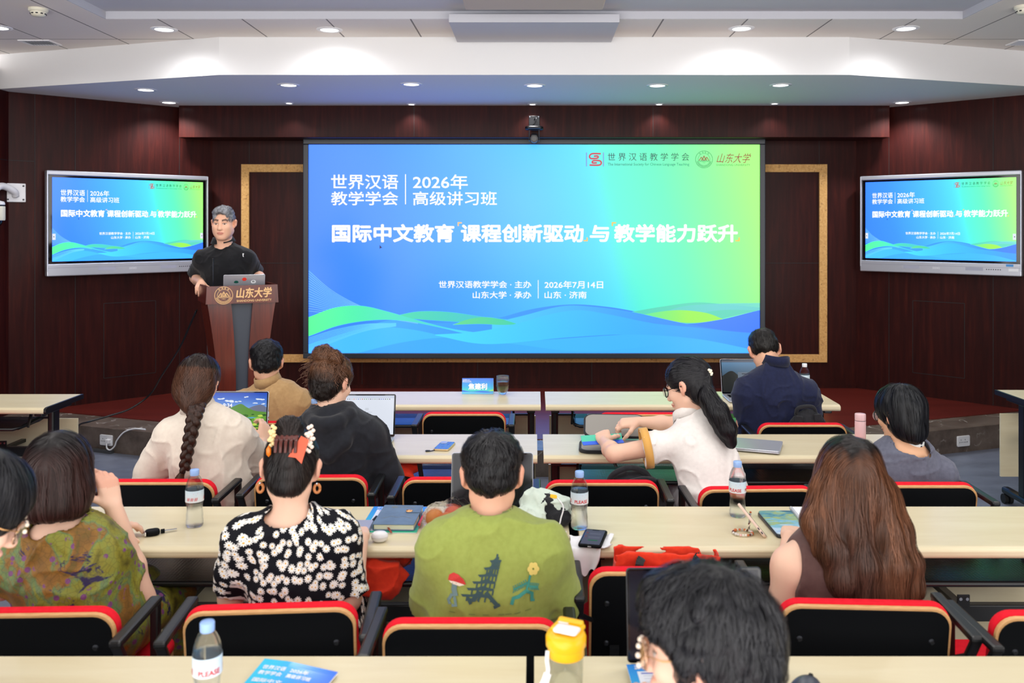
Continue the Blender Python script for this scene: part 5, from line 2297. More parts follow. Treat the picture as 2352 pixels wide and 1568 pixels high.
bp = [P(452, 935, 3.795), P(446, 960, 3.760), P(438, 1000, 3.755), P(430, 1040, 3.760), P(424, 1078, 3.770)]
braid(p1, bp, 0.031)
g = G()
a, b = P(421, 1076, 3.770) - Vector(p1.o), P(419, 1085, 3.772) - Vector(p1.o)
g.cyl(a, b, 0.013, 0.013, 16)
g.build('hair_tie', M['black'], hr)
S = Solid(npv(P(398, 1120, 3.770)) - 0.06, npv(P(425, 1080, 3.770)) + 0.06, 0.004)
S.chain([npv(P(419, 1084, 3.772)), npv(P(412, 1100, 3.775)), npv(P(404, 1116, 3.780))], [0.010, 0.017, 0.004], 0.01)
S.displace(lambda p: 0.003 * vnoise(p * np.array([160, 160, 30])), 0.02)
v, q = S.surface()
link('braid_end', np_mesh('braid_end', v - p1.o, q, np.tile(np.array([[0.06, 0.026, 0.014]]), (len(v), 1))), hr, [M['hair']])

# ---- the man in the khaki shirt
p2 = Person('man in a khaki shirt with short black hair sitting in the front row, left', seat_pelvis(618, 4.78, 0.285), P(615, 884, 5.010), P(555, 908, 5.030), P(682, 908, 5.030), P(612, 834, 5.040), rot(15, 8, 0), 0.99, build=1.05)
p2.arm('l', P(520, 985, 5.050), V3(-1.62, 5.40, 0.80), (0.4, 1, 0), (0, 0, 1))
p2.arm('r', P(722, 990, 5.070), V3(-1.30, 5.42, 0.80), (-0.4, 1, 0), (0, 0, 1))
p2.body(0.006, 1.25)
kh = cloth('khaki shirt cloth', (178, 142, 98), (188, 152, 106), fold=0.3)
p2.garment('shirt', kh, 0.016, (('l', 1, 0.018, 0.020, 0.8), ('r', 1, 0.018, 0.020, 0.8)), (0.058, 0.07, 0.05), 0.007, (0.007, 8), 11, neckoff=(0, 0.03, 0.02))
p2.collar(kh, 0.068, 0.042, up=0.056)
p2.legs(cloth('dark trousers', (24, 25, 32)))
short_hair(p2, flat_col(BLACK), 0.013, 0.018, 2400, -0.060, 8, wild=0.005, crown=0.010)

# ---- the woman in the black hoodie
p3 = Person('woman in a black hooded jacket with her brown hair in a loose bun', seat_pelvis(745, 3.735, 0.285), P(758, 940, 3.970), P(686, 975, 3.990), P(846, 978, 4.010), P(762, 880, 4.020), rot(-26, 16, 0), 0.98, True, build=1.12)
p3.arm('l', P(662, 1090, 4.050), V3(-1.02, 4.24, 0.80), (0.3, 1, 0), (0, 0, 1))
p3.arm('r', P(888, 1095, 4.030), V3(-0.76, 4.21, 0.80), (-0.4, 1, 0.0), (0, 0, 1))
p3.body(0.005, 1.1)
hood_m = cloth('black hoodie cloth', (24, 26, 33), (32, 34, 42), fold=0.4, fscale=9)


def hood(S):
    n = p3.neck + p3.u * 0.035
    L_, B_, U_ = p3.r, -p3.fw, p3.u
    Q = lambda x, y, z: n + L_ * x + B_ * y + U_ * z
    S.chain([Q(0.085, -0.05, 0.0), Q(0.092, 0.03, -0.012), Q(0.055, 0.092, -0.02), Q(0, 0.108, -0.022), Q(-0.055, 0.092, -0.02), Q(-0.092, 0.03, -0.012), Q(-0.085, -0.05, 0.0)], [0.022, 0.026, 0.028, 0.028, 0.028, 0.026, 0.022], 0.012)
    S.chain([Q(0.115, 0.05, -0.05), Q(0.075, 0.115, -0.115), Q(0, 0.128, -0.165), Q(-0.075, 0.115, -0.115), Q(-0.115, 0.05, -0.05)], [0.020, 0.026, 0.030, 0.026, 0.020], 0.012)
    S.ell(Q(0, 0.105, -0.09), (0.085, 0.022, 0.07), p3.RT, 0.03)


p3.garment('hoodie', hood_m, 0.022, (('l', 1, 0.026, 0.030, 0.85), ('r', 1, 0.026, 0.034, 0.85)), (0.062, 0.07, 0.05), 0.006, (0.010, 7), 21, post=hood, neckoff=(0, 0.02, 0.03))
p3.legs(cloth('grey shorts', (66, 68, 80)), (0.44, 0.16))
H3 = p3.H
S = Solid(H3.C - V3(0.2, 0.22, 0.22), H3.C + V3(0.2, 0.2, 0.26), 0.0045)
cap_hair(S, H3, 0.012)
S.ell(H3.w(0, -0.055, -0.022), (0.070, 0.052, 0.066), H3.R, 0.03)
face_cut(S, H3)
for q in (-1, 1):
    S.ell(H3.w(q * 0.09, 0.016, -0.02), np.array((0.03, 0.032, 0.05)), H3.R, 0.006, 'cut')
S.ell(H3.w(-0.016, -0.072, 0.122), (0.050, 0.046, 0.042), H3.R, 0.004)
S.ell(H3.w(0.048, -0.068, 0.112), (0.034, 0.034, 0.036), H3.R, 0.003)
S.plane(H3.w(0, 0, -0.085), H3.R @ V3(0, 0.3, -1), 0.01)
S.displace(lambda p: 0.005 * vnoise(p * 45) + 0.003 * vnoise(p * 110), 0.03)


def bun_flow(p):
    q = H3.loc(p)
    c = V3(-0.012, -0.062, 0.118)
    d = (c - q)
    near = np.linalg.norm(d, axis=1) < 0.070
    d /= np.linalg.norm(d, axis=1, keepdims=True)
    sw = np.cross(d, V3(0.2, -0.9, 0.3)[None, :])
    return np.where(near[:, None], sw, d) @ H3.R.T


def bun_col(p):
    q = H3.loc(p)
    k = np.clip((q[:, 2] + 0.005) / 0.06, 0, 1)[:, None]
    return (np.array([[0.018, 0.012, 0.011]]) * (1 - k) + np.array([[0.125, 0.055, 0.028]]) * k) * (1 + 0.4 * vnoise(p * 70)[:, None])


hb = hair_obj(S, p3.t, bun_col, bun_flow, 3400, 10, 0.009, 0.002, 0.006, 0.25, None, 4, p3.o, spread=0.5)
# stray curls round the bun
rg = np.random.default_rng(5)
g = G()
for k in range(300):
    a = rg.uniform(-2.7, 2.7)
    b = H3.w(0.062 * math.sin(a) - 0.005, -0.055 + rg.uniform(-0.03, 0.03), 0.075 + 0.055 * math.cos(a) + rg.uniform(-0.02, 0.02))
    d = H3.R @ V3(math.sin(a), rg.uniform(-0.6, 0.2), 0.35 * math.cos(a) - 0.2)
    pts = []
    ph = rg.uniform(0, 6)
    L = rg.uniform(0.02, 0.062)
    for i in range(7):
        u = i / 6
        w_ = 0.012 * u
        pts.append(Vector(b + d * L * u + H3.R @ V3(w_ * math.sin(ph + 5 * u), w_ * math.cos(ph + 4 * u), -0.03 * u * u) - p3.o))
    g.tube(pts, 0.0011, 4, cap=False)
o = g.build('stray_hair', [NT('brown stray hair').set(base=(0.12, 0.05, 0.025, 1), rough=0.45).mat], hb)

# ---- the ponytailed woman in the white shirt
p4 = Person('woman in a white shirt with a black ponytail, reaching into a sleeve', seat_pelvis(1690, 3.572, 0.285), P(1588, 952, 4.0), P(1556, 990, 3.95), P(1645, 975, 4.14), P(1580, 888, 4.02), rot(58, 18, 4), 1.0, True)
p4.arm('l', P(1410, 1042, 3.93), P(1388, 1014, 4.13), (-0.05, 0.9, 0.25), (-0.3, -0.35, 0.9), (0.7, 0.75, 0.8, 0.85), 0.35)
p4.arm('r', P(1548, 975, 4.33), P(1466, 968, 4.36), (-1, 0.05, -0.12), (0.1, -0.35, 0.95), (0.75, 0.8, 0.85, 0.9), 0.55)
p4.body(0.0045)
wm = cloth('white linen', (238, 232, 228), (246, 240, 236), weave=700, wb=0.4, fold=0.3, fscale=10)
S, o = p4.garment('shirt', wm, 0.020, (('l', 0.56, 0.024, 0.040, None), ('r', 0.62, 0.024, 0.030, None)), (0.06, 0.07, 0.045), 0.006, (0.010, 6), 31, neckoff=(0, 0.03, 0.03))
p4.collar(wm, 0.062, 0.03)
for sd, fr in (('l', 0.56), ('r', 0.62)):
    sh, el = (p4.shl if sd == 'l' else p4.shr), p4.arms[sd][0]
    d = el - sh
    e = sh + d * fr
    u_ = d / np.linalg.norm(d)
    rr = 0.046 - 0.010 * fr + (0.040 if sd == 'l' else 0.030) + 0.011
    g = G()
    c = [(e - u_ * 0.032 - p4.o, rr), (e + u_ * 0.004 - p4.o, rr + 0.001)]
    x, y, dd = frame_from(Vector(u_))
    v = []
    n = 28
    for cc, r_ in (c[0], c[1], (c[1][0], rr - 0.004), (c[0][0], rr - 0.004)):
        v += [Vector(cc) + r_ * (x * math.cos(2 * PI * k / n) + y * math.sin(2 * PI * k / n)) for k in range(n)]
    g.add(v, [[i * n + k, i * n + (k + 1) % n, ((i + 1) % 4) * n + (k + 1) % n, ((i + 1) % 4) * n + k] for i in range(4) for k in range(n)], 0, True)
    g.build('sleeve_cuff', cloth('tan cuff', (222, 168, 90), fold=0.05), o)
p4.legs(cloth('pale trousers', (196, 200, 206)))
H4 = p4.H
glasses(p4, M['blackplastic'], M['blackplastic'])
S = Solid(H4.C - V3(0.24, 0.34, 0.42), H4.C + V3(0.36, 0.2, 0.18), 0.005)
cap_hair(S, H4, 0.014)
S.ell(H4.w(0, -0.045, -0.02), (0.076, 0.058, 0.075), H4.R, 0.03)
S.ell(H4.w(0, -0.08, -0.10), (0.055, 0.03, 0.07), H4.R, 0.03)
face_cut(S, H4)
S.ell(H4.w(-0.09, 0.018, -0.022), (0.028, 0.026, 0.042), H4.R, 0.006, 'cut')
tail = [npv(q) for q in (H4.w(0, -0.100, 0.035), P(1627, 915, 3.90), P(1650, 950, 3.86), P(1668, 985, 3.855), P(1678, 1015, 3.86))]
S.chain(tail, [0.016, 0.040, 0.047, 0.042, 0.024], 0.015)
S.displace(lambda p: 0.004 * vnoise(p * np.array([60, 60, 12])), 0.03)


def tail_fl(p):
    q = H4.loc(p)
    tie = H4.w(0, -0.102, 0.036)
    d = tie - p
    d /= np.linalg.norm(d, axis=1, keepdims=True)
    low = (p[:, 2] < tie[2] - 0.02) & (q[:, 1] < -0.07)
    under = (q[:, 2] < -0.02) & (q[:, 1] >= -0.07)
    dn = np.tile(V3(0.35, -0.05, -1), (len(p), 1))
    return np.where((low | under)[:, None], dn, d)


h4 = hair_obj(S, p4.t, flat_col((0.010, 0.010, 0.013), (0.017, 0.016, 0.020)), tail_fl, 3800, 10, 0.013, 0.0022, 0.004, 0.06, None, 6, p4.o, spread=0.15)
g = G()
for dx, dz in ((0, 0), (0.011, 0.006), (-0.006, 0.010), (0.004, -0.011), (0.013, -0.006)):
    c = Vector(H4.w(-0.012 + dx, -0.130, 0.040 + dz) - p4.o)
    g.lathe([(0.0001, -0.007), (0.006, -0.0045), (0.0075, 0), (0.006, 0.0045), (0.0001, 0.007)], 12, c, 0, False)
g.build('hair_clip', plain('cream beads', (244, 236, 214), 0.3), h4)

# ---- the man in the navy shirt
p5 = Person('man in a navy short sleeved shirt bending over his laptop in the front row, right', seat_pelvis(1795, 4.735, 0.285), P(1782, 842, 5.020), P(1716, 888, 5.000), P(1852, 878, 5.000), P(1756, 806, 5.100), rot(-6, 36, -8), 1.0, build=1.15)
p5.arm('l', P(1706, 985, 5.020), V3(1.30, 5.36, 0.795), (0.3, 1, 0.0), (0, 0, 1))
p5.arm('r', P(1868, 980, 5.020), V3(1.52, 5.36, 0.795), (-0.3, 1, 0.0), (0, 0, 1))
p5.body(0.0055, 1.2)
nv = cloth('navy shirt cloth', (20, 26, 56), (26, 33, 66), fold=0.4, fscale=7)
p5.garment('shirt', nv, 0.020, (('l', 0.72, 0.020, 0.028, None), ('r', 0.72, 0.020, 0.028, None)), (0.06, 0.07, 0.045), 0.006, (0.010, 6.5), 41, neckoff=(0, 0.03, 0.03))
p5.collar(nv, 0.072, 0.042, up=0.066)
p5.legs(cloth('black slacks', (20, 20, 26)))
short_hair(p5, flat_col((0.014, 0.013, 0.013), (0.030, 0.027, 0.025)), 0.008, 0.011, 2200, -0.048, 9, wild=0.004)

# ---- the person in the grey shirt
p6 = Person('person with bobbed black hair, polka dot neckband and grey shirt', seat_pelvis(2108, 3.627, 0.285), P(2088, 1026, 3.890), P(2030, 1066, 3.900), P(2168, 1064, 3.900), P(2066, 952, 3.930), rot(30, 10, 0), 0.98, True, base=(226, 176, 140))
p6.arm('l', P(2012, 1150, 3.960), V3(1.55, 4.20, 0.795), (0.1, 1, 0), (0, 0, 1))
p6.arm('r', P(2190, 1160, 3.980), V3(1.78, 4.20, 0.795), (-0.3, 1, 0), (0, 0, 1))
p6.body(0.005, 1.1)
p6.garment('shirt', cloth('grey jersey', (92, 94, 110), (104, 106, 122), fold=0.3), 0.018, (('l', 1, 0.02, 0.02, 0.1), ('r', 1, 0.024, 0.026, 0.1)), (0.098, 0.092, 0.07), 0.006, (0.008, 7), 51, neckoff=(0, 0.0, 0.03))
p6.legs(cloth('dark jeans', (34, 38, 54)))
m = NT('white band with navy dots')
vv = m.n('ShaderNodeTexVoronoi')
vv.inputs['Scale'].default_value = 34
vv.inputs['Randomness'].default_value = 0.25
m.l(m.coord(), vv.inputs['Vector'])
m.base(m.ramp(vv.outputs['Distance'], [(0.33, lin(24, 28, 52)), (0.37, lin(226, 228, 226))]))
m.set(rough=0.8)
g = G()
c = p6.neck + p6.fw * 0.026 + p6.u * 0.060
n = 36
for a0 in (0,):
    pts = []
    prof = [(0.074, -0.024), (0.066, 0.022), (0.060, 0.024), (0.060, -0.02)]
    for k in range(n):
        a = 2 * PI * k / n
        for rr, z in prof:
            pts.append(c + p6.r * rr * math.cos(a) + p6.fw * rr * math.sin(a) + p6.u * z - p6.o)
    g.add(pts, [[k * 4 + j, ((k + 1) % n) * 4 + j, ((k + 1) % n) * 4 + (j + 1) % 4, k * 4 + (j + 1) % 4] for k in range(n) for j in range(4)], 0, True)
g.build('neckband', m.mat, p6.t)
H6 = p6.H
glasses(p6, M['darksteel'], M['darksteel'])
S = Solid(H6.C - V3(0.2, 0.2, 0.2), H6.C + V3(0.2, 0.2, 0.2), 0.0045)
cap_hair(S, H6, 0.022)
S.ell(H6.w(0, -0.04, -0.03), (0.088, 0.072, 0.085), H6.R, 0.03)
S.ell(H6.w(0, -0.066, -0.075), (0.060, 0.038, 0.046), H6.R, 0.025)
face_cut(S, H6, (0.078, 0.075, 0.100), (0, 0.122, -0.045))
S.ell(H6.w(-0.10, 0.012, -0.03), (0.034, 0.028, 0.045), H6.R, 0.006, 'cut')
S.displace(lambda p: 0.004 * vnoise(p * np.array([60, 60, 12])), 0.03)
hair_obj(S, p6.t, flat_col((0.007, 0.008, 0.011), (0.013, 0.014, 0.018)), crown_flow(H6, (0.0, -0.03, 0.13), 1.2), 3600, 11, 0.012, 0.0026, 0.005, 0.05, None, 7, p6.o, spread=0.15)

# ---- the woman in the patterned green blouse
p7 = Person('woman in a patterned green blouse, one hand raised to her brown bob', seat_pelvis(75, 2.424, 0.285), P(135, 1196, 2.670), P(30, 1240, 2.660), P(212, 1236, 2.690), P(135, 1095, 2.710), rot(12, 8, 0), 0.98, True, build=1.05)
p7.arm('l', V3(-1.66, 2.72, 0.72), V3(-1.48, 2.98, 0.80), (0.6, 0.8, 0), (0, 0, 1))
p7.arm('r', P(324, 1376, 2.820), P(260, 1162, 2.800), (-0.30, 0.12, 0.92), (0.85, -0.42, 0.25), (0.45, 0.55, 0.65, 0.75), 0.3)
p7.body(0.0045, armscale=1.12)
m = NT('batik green blouse cloth')
co = m.coord((1, 1, 1))
f1 = m.noise(co, 5.5, 4, 0.55, 0.9)
f2 = m.noise(co, 10, 5, 0.65, 1.2)
base = m.ramp(f1, [(0.32, lin(84, 78, 30)), (0.42, lin(134, 128, 44)), (0.49, lin(128, 134, 56)), (0.52, lin(98, 122, 80)), (0.56, lin(140, 100, 42)), (0.63, lin(124, 86, 36)), (0.70, lin(92, 82, 34))])
spots = m.ramp(f2, [(0.60, (0, 0, 0, 1)), (0.64, (1, 1, 1, 1))])
c1 = m.mix(spots, base, lin(44, 36, 78))
v1 = m.n('ShaderNodeTexVoronoi')
v1.inputs['Scale'].default_value = 34
m.l(co, v1.inputs['Vector'])
dots = m.math('MULTIPLY', m.ramp(v1.outputs['Distance'], [(0.26, (1, 1, 1, 1)), (0.32, (0, 0, 0, 1))]), m.ramp(f1, [(0.44, (0, 0, 0, 1)), (0.47, (1, 1, 1, 1)), (0.57, (1, 1, 1, 1)), (0.6, (0, 0, 0, 1))]))
c2 = m.mix(dots, c1, lin(122, 70, 120))
v2 = m.n('ShaderNodeTexVoronoi')
v2.feature = 'DISTANCE_TO_EDGE'
v2.inputs['Scale'].default_value = 55
m.l(co, v2.inputs['Vector'])
m.base(m.mix(m.math('MULTIPLY', m.ramp(v2.outputs['Distance'], [(0.0, (1, 1, 1, 1)), (0.07, (0, 0, 0, 1))]), 0.4), c2, lin(60, 58, 24)))
m.set(rough=0.55, spec=0.3)
m.bump(m.noise(m.coord((1, 1, 0.5)), 11, 3), 0.3, 0.012)
batik = m.mat
p7.garment('blouse', batik, 0.018, (('l', 0.7, 0.022, 0.026, None), ('r', 0.62, 0.014, 0.024, None)), (0.085, 0.085, 0.055), 0.006, (0.009, 7), 61, neckoff=(0, 0.005, 0.03))
p7.legs(batik, (0.40, 0.12), 'skirt', None, True)
H7 = p7.H
S = Solid(H7.C - V3(0.2, 0.22, 0.24), H7.C + V3(0.2, 0.2, 0.2), 0.0045)
cap_hair(S, H7, 0.026)
S.ell(H7.w(0, -0.030, -0.040), (0.106, 0.098, 0.092), H7.R, 0.03)
S.ell(H7.w(0, -0.045, -0.085), (0.094, 0.075, 0.055), H7.R, 0.025)
face_cut(S, H7, (0.078, 0.085, 0.12), (0, 0.125, -0.05))
S.plane(H7.w(0, -0.10, -0.120), H7.R @ V3(0, -0.12, -1), 0.015)
S.displace(lambda p: 0.003 * vnoise(p * np.array([70, 70, 10])), 0.03)


def bob_col(p):
    q = H7.loc(p)
    k = np.clip((q[:, 2] - 0.06) / 0.05, 0, 1)[:, None]
    return (np.array([[0.040, 0.017, 0.015]]) * (1 - k) + np.array([[0.012, 0.009, 0.010]]) * k) * (1 + 0.35 * vnoise(p * np.array([50, 50, 7]))[:, None])


hair_obj(S, p7.t, bob_col, down_flow(H7, 0.0), 4500, 13, 0.013, 0.0020, 0.004, 0.03, None, 8, p7.o, spread=0.08)

# ---- the woman in the daisy dress
p8 = Person('woman in a black daisy dress, hair pinned up with an orange claw clip', seat_pelvis(640, 2.448, 0.285), P(660, 1182, 2.690), P(560, 1204, 2.690), P(768, 1200, 2.690), P(668, 1078, 2.745), rot(9, 20, 3), 0.98, True)
p8.arm('l', P(530, 1372, 2.750), V3(-0.92, 2.97, 0.80), (0.5, 0.9, 0), (0, 0, 1))
p8.arm('r', P(800, 1376, 2.710), V3(-0.58, 2.92, 0.795), (-0.4, 1, 0), (0, 0, 1))
p8.body(0.0045, 1.15)
m = NT('black cloth with daisies')
tc = m.n('ShaderNodeTexCoord')
sx = m.n('ShaderNodeSeparateXYZ')
m.l(tc.outputs['Object'], sx.inputs[0])
ang = m.math('ARCTAN2', sx.outputs[0], m.math('MULTIPLY', m.math('SUBTRACT', sx.outputs[1], 0.03), -1.0))
uu = m.math('MULTIPLY', ang, 0.19)
cb = m.n('ShaderNodeCombineXYZ')
m.l(uu, cb.inputs[0])
m.l(sx.outputs[2], cb.inputs[1])


def daisy(scale, shift, cull, rnd=0.9):
    mp = m.n('ShaderNodeMapping')
    mp.inputs['Location'].default_value = shift
    mp.inputs['Scale'].default_value = (scale, scale, scale)
    m.l(cb.outputs[0], mp.inputs[0])
    v = m.n('ShaderNodeTexVoronoi')
    v.voronoi_dimensions = '2D'
    v.inputs['Scale'].default_value = 1.0
    v.inputs['Randomness'].default_value = rnd
    m.l(mp.outputs[0], v.inputs['Vector'])
    su = m.n('ShaderNodeVectorMath')
    su.operation = 'SUBTRACT'
    m.l(mp.outputs[0], su.inputs[0])
    m.l(v.outputs['Position'], su.inputs[1])
    s2 = m.n('ShaderNodeSeparateXYZ')
    m.l(su.outputs[0], s2.inputs[0])
    sc = m.n('ShaderNodeSeparateColor')
    m.l(v.outputs['Color'], sc.inputs[0])
    a = m.math('ARCTAN2', s2.outputs[1], s2.outputs[0])
    pet = m.math('ABSOLUTE', m.math('COSINE', m.math('ADD', m.math('MULTIPLY', a, 5.5), m.math('MULTIPLY', sc.outputs[0], 6.0))))
    rad = m.math('MULTIPLY', m.math('ADD', 0.50, m.math('MULTIPLY', pet, 0.50)), m.math('ADD', 0.34, m.math('MULTIPLY', sc.outputs[1], 0.14)))
    have = m.math('GREATER_THAN', sc.outputs[2], cull)
    white = m.math('MULTIPLY', m.math('LESS_THAN', v.outputs['Distance'], rad), have)
    core = m.math('MULTIPLY', m.math('LESS_THAN', v.outputs['Distance'], 0.09), have)
    return white, core


w1, k1 = daisy(34.0, (0, 0, 0), 0.20)
w2, k2 = daisy(36.0, (5.37, 3.21, 0), 0.58)
cA = m.mix(w1, lin(12, 13, 22), lin(240, 238, 234))
cA = m.mix(k1, cA, lin(226, 176, 70))
cA = m.mix(w2, cA, lin(240, 238, 234))
m.base(m.mix(k2, cA, lin(226, 176, 70)))
m.set(rough=0.75, spec=0.2)
m.bump(m.noise(m.coord((1, 1, 0.5)), 10, 3), 0.2, 0.012)
p8.garment('dress', m.mat, 0.016, (('l', 0.86, 0.028, 0.024, None), ('r', 0.86, 0.028, 0.024, None)), (0.078, 0.08, 0.05), 0.006, (0.006, 8), 71, neckoff=(0, 0.005, 0.028))
p8.legs(m.mat, (0.42, 0.08), 'skirt', None, True)
H8 = p8.H
S = Solid(H8.C - 0.2, H8.C + V3(0.2, 0.2, 0.24), 0.0045)
cap_hair(S, H8, 0.009)
S.ell(H8.w(0, -0.055, -0.02), (0.066, 0.052, 0.075), H8.R, 0.03)
S.ell(H8.w(0, -0.095, 0.055), (0.034, 0.030, 0.07), H8.R, 0.02)
S.ell(H8.w(-0.008, -0.075, 0.125), (0.040, 0.034, 0.034), H8.R, 0.02)
face_cut(S, H8)
for q in (-1, 1):
    S.ell(H8.w(q * 0.088, 0.012, -0.02), (0.028, 0.034, 0.055), H8.R, 0.006, 'cut')
S.plane(H8.w(0, -0.06, -0.088), H8.R @ V3(0, 0.2, -1), 0.012)
S.displace(lambda p: 0.0025 * vnoise(p * 60), 0.03)


def up_flow(p):
    q = H8.loc(p)
    d = V3(0, -0.12, 0.06) - q
    d /= np.linalg.norm(d, axis=1, keepdims=True)
    return (d + V3(0, 0, 0.3)) @ H8.R.T


h8 = hair_obj(S, p8.t, flat_col((0.010, 0.009, 0.010), (0.020, 0.013, 0.012)), up_flow, 3200, 9, 0.010, 0.0018, 0.003, 0.08, None, 9, p8.o, spread=0.12)
# claw clip: brown jaw, orange bow, beaded flower petals
rust, dark = plain('rust acrylic', (206, 78, 34), 0.3), plain('brown acrylic', (84, 32, 24), 0.3)
L8 = lambda x, y, z: Vector(H8.w(x, y, z) - p8.o)
g = G()
g.bar(L8(-0.042, -0.118, 0.082), L8(0.030, -0.122, 0.086), 0.022, 0.016, 0, 0.005)
for k in range(5):
    x = -0.036 + 0.015 * k
    g.tube([L8(x, -0.125, 0.090), L8(x, -0.142, 0.070), L8(x, -0.132, 0.040)], 0.005, 8)
clip = g.build('claw_clip', dark, h8)
g = G()
g.prism([(-0.012, 0.02), (-0.022, -0.05), (0.0, -0.045), (0.024, -0.055), (0.014, 0.018)], -0.004, 0.004)
o = g.build('clip_bow', rust, clip)
o.matrix_local = Matrix.Translation(L8(0.042, -0.128, 0.068)) @ Matrix(H8.R).to_4x4() @ Matrix.Rotation(0.35, 4, 'Y')
for cx_, cz_, rr, n_, cl in ((-0.052, 0.092, 0.020, 7, (236, 206, 150)), (0.062, 0.085, 0.026, 9, (240, 218, 204))):
    g = G()
    for k in range(n_ * 2):
        a = 2 * PI * k / n_
        r_ = rr * (1 if k < n_ else 0.5)
        g.lathe([(0.0001, -0.007), (0.005, -0.004), (0.007, 0), (0.005, 0.004), (0.0001, 0.007)], 10, L8(cx_ + 0.45 * r_ * math.cos(a), -0.115, cz_ + 1.5 * r_ * math.sin(a)), 0, False)
    g.build('clip_flower', plain('pale beads', cl, 0.3), clip)
g = G()
g.lathe([(0.0001, -0.018), (0.007, -0.01), (0.008, 0.006), (0.0001, 0.018)], 12, L8(-0.058, -0.118, 0.045), 0, False)
g.build('clip_drop', plain('orange drop', (236, 122, 30), 0.3), clip)
for q in (-1, 1):
    g = G()
    c = L8(q * 0.088, -0.006, -0.058)
    ring = [c + Vector((0.009 * math.cos(a), 0.003 * math.sin(a), 0.012 * math.sin(a))) for a in np.linspace(0, 2 * PI, 20)[:-1]]
    g.tube(ring, 0.0045, 8, 0, True)
    g.lathe([(0.0001, -0.004), (0.004, 0), (0.0001, 0.004)], 10, c + Vector((0, -0.004, 0.016)), 1, False)
    g.build('earring', [plain('amber hoop', (198, 124, 66), 0.3), M['chrome']], p8.t)
g = G()
nn = p8.neck
g.tube([Vector(nn + p8.r * (0.068 * math.sin(a)) - p8.fw * (0.058 * math.cos(a) - 0.014) + p8.u * (0.036 - 0.022 * math.cos(a)) - p8.o) for a in np.linspace(-1.9, 1.9, 24)], 0.0011, 6)
g.build('necklace', M['chrome'], p8.t)

# ---- the man in the green T-shirt
p9 = Person('man in a loose green T-shirt with three printed figures, seen from behind in the middle', seat_pelvis(1100, 2.357, 0.285), P(1128, 1178, 2.630), P(1020, 1226, 2.630), P(1246, 1226, 2.630), P(1130, 1093, 2.680), rot(2, 12, 0), 1.0, build=1.02, base=(228, 176, 148))
p9.arm('l', P(996, 1400, 2.730), V3(-0.30, 2.98, 0.80), (0.4, 0.9, 0), (0, 0, 1))
p9.arm('r', P(1286, 1405, 2.730), V3(0.06, 2.95, 0.795), (-0.3, 1, 0), (0, 0, 1))
p9.body(0.0045, 1.25)
tee = cloth('olive green jersey', (146, 158, 76), (156, 168, 84), weave=1400, wb=0.15, fold=0.3, fscale=7)
S9, o9 = p9.garment('t_shirt', tee, 0.024, (('l', 0.92, 0.028, 0.044, None), ('r', 0.92, 0.028, 0.044, None)), (0.072, 0.076, 0.045), 0.006, (0.008, 6), 81, neckoff=(0, 0.012, 0.036))
g = G()
c = p9.neck + p9.fw * 0.012 + p9.u * 0.012
ring = [Vector(c + p9.r * 0.074 * math.cos(a) + p9.fw * 0.078 * math.sin(a) + p9.u * (-0.006 - 0.012 * math.sin(a)) - p9.o) for a in np.linspace(0, 2 * PI, 40)[:-1]]
g.tube(ring, 0.009, 8, 0, True)
g.build('neck_rib', tee, o9)
p9.legs(cloth('dark shorts', (30, 32, 38)))
short_hair(p9, flat_col((0.010, 0.010, 0.012), (0.018, 0.017, 0.019)), 0.014, 0.016, 3400, -0.056, 12, crown=0.012, wild=0.004, flow=crown_flow(p9.H, (0.0, -0.06, 0.112), 0.5), steps=7)
# printed figures on the back of the shirt
PR = Flat()


def fig(pts, col, layer=0):
    PR.poly([(x, -z) for x, z in pts], col, layer)


dk, teal, bl, rd, yl = (52, 78, 82), (56, 140, 128), (110, 138, 140), (204, 56, 52), (222, 200, 110)
for k in range(6):            # pagoda: eaves, posts
    cx_, cz_ = 1141 - 7.5 * k, 1276 + 15 * k
    hw = 11 + 5.5 * k
    fig([(cx_ - hw, cz_ + 4), (cx_ - hw - 4, cz_ - 1), (cx_ - hw * 0.5, cz_ - 2), (cx_, cz_ - 7), (cx_ + hw * 0.5, cz_ - 2), (cx_ + hw * 0.6 + 6, cz_ - 1), (cx_ + hw * 0.6 + 3, cz_ + 4), (cx_, cz_ + 2)], dk)
    for j in range(-2, 3):
        x = cx_ + j * hw * 0.36
        PR.stroke([(x, -cz_ - 2), (x - 2, -cz_ - 13)], 3.4, dk, 0.1)
PR.stroke([(1146, -1268), (1100, -1362)], 5, dk, 0.1)
PR.stroke([(1144, -1262), (1142, -1274)], 4, dk, 0.1)
for pth in ([(1103, 1340), (1092, 1360), (1078, 1362)], [(1118, 1342), (1132, 1358), (1146, 1374)]):
    PR.stroke([(x, -z) for x, z in pth], 9, dk, 0.1)
PR.stroke([(1077, -1356), (1084, -1370)], 7, dk, 0.1)
PR.stroke([(1136, -1376), (1150, -1370)], 7, dk, 0.1)
fig([(1031, 1322), (1034, 1310), (1044, 1304), (1056, 1307), (1067, 1316), (1073, 1328), (1060, 1327), (1042, 1322)], rd)
fig([(1033, 1323), (1044, 1322), (1070, 1329), (1058, 1333), (1042, 1329)], (236, 226, 206), 0.1)
PR.stroke([(1047, -1326), (1045, -1342), (1049, -1356)], 12, bl, 0.05)
PR.stroke([(1041, -1352), (1032, -1366), (1036, -1374)], 7, bl, 0.1)
PR.stroke([(1046, -1358), (1050, -1376), (1040, -1376)], 7, bl, 0.1)
for k in range(6):
    a = 2 * PI * k / 6
    PR.poly([(1225 + 8 * math.cos(a) + 6 * math.cos(b), -1298 + 9 * math.sin(a) + 7 * math.sin(b)) for b in np.linspace(0, 2 * PI, 9)[:-1]], yl, 0.02 * k)
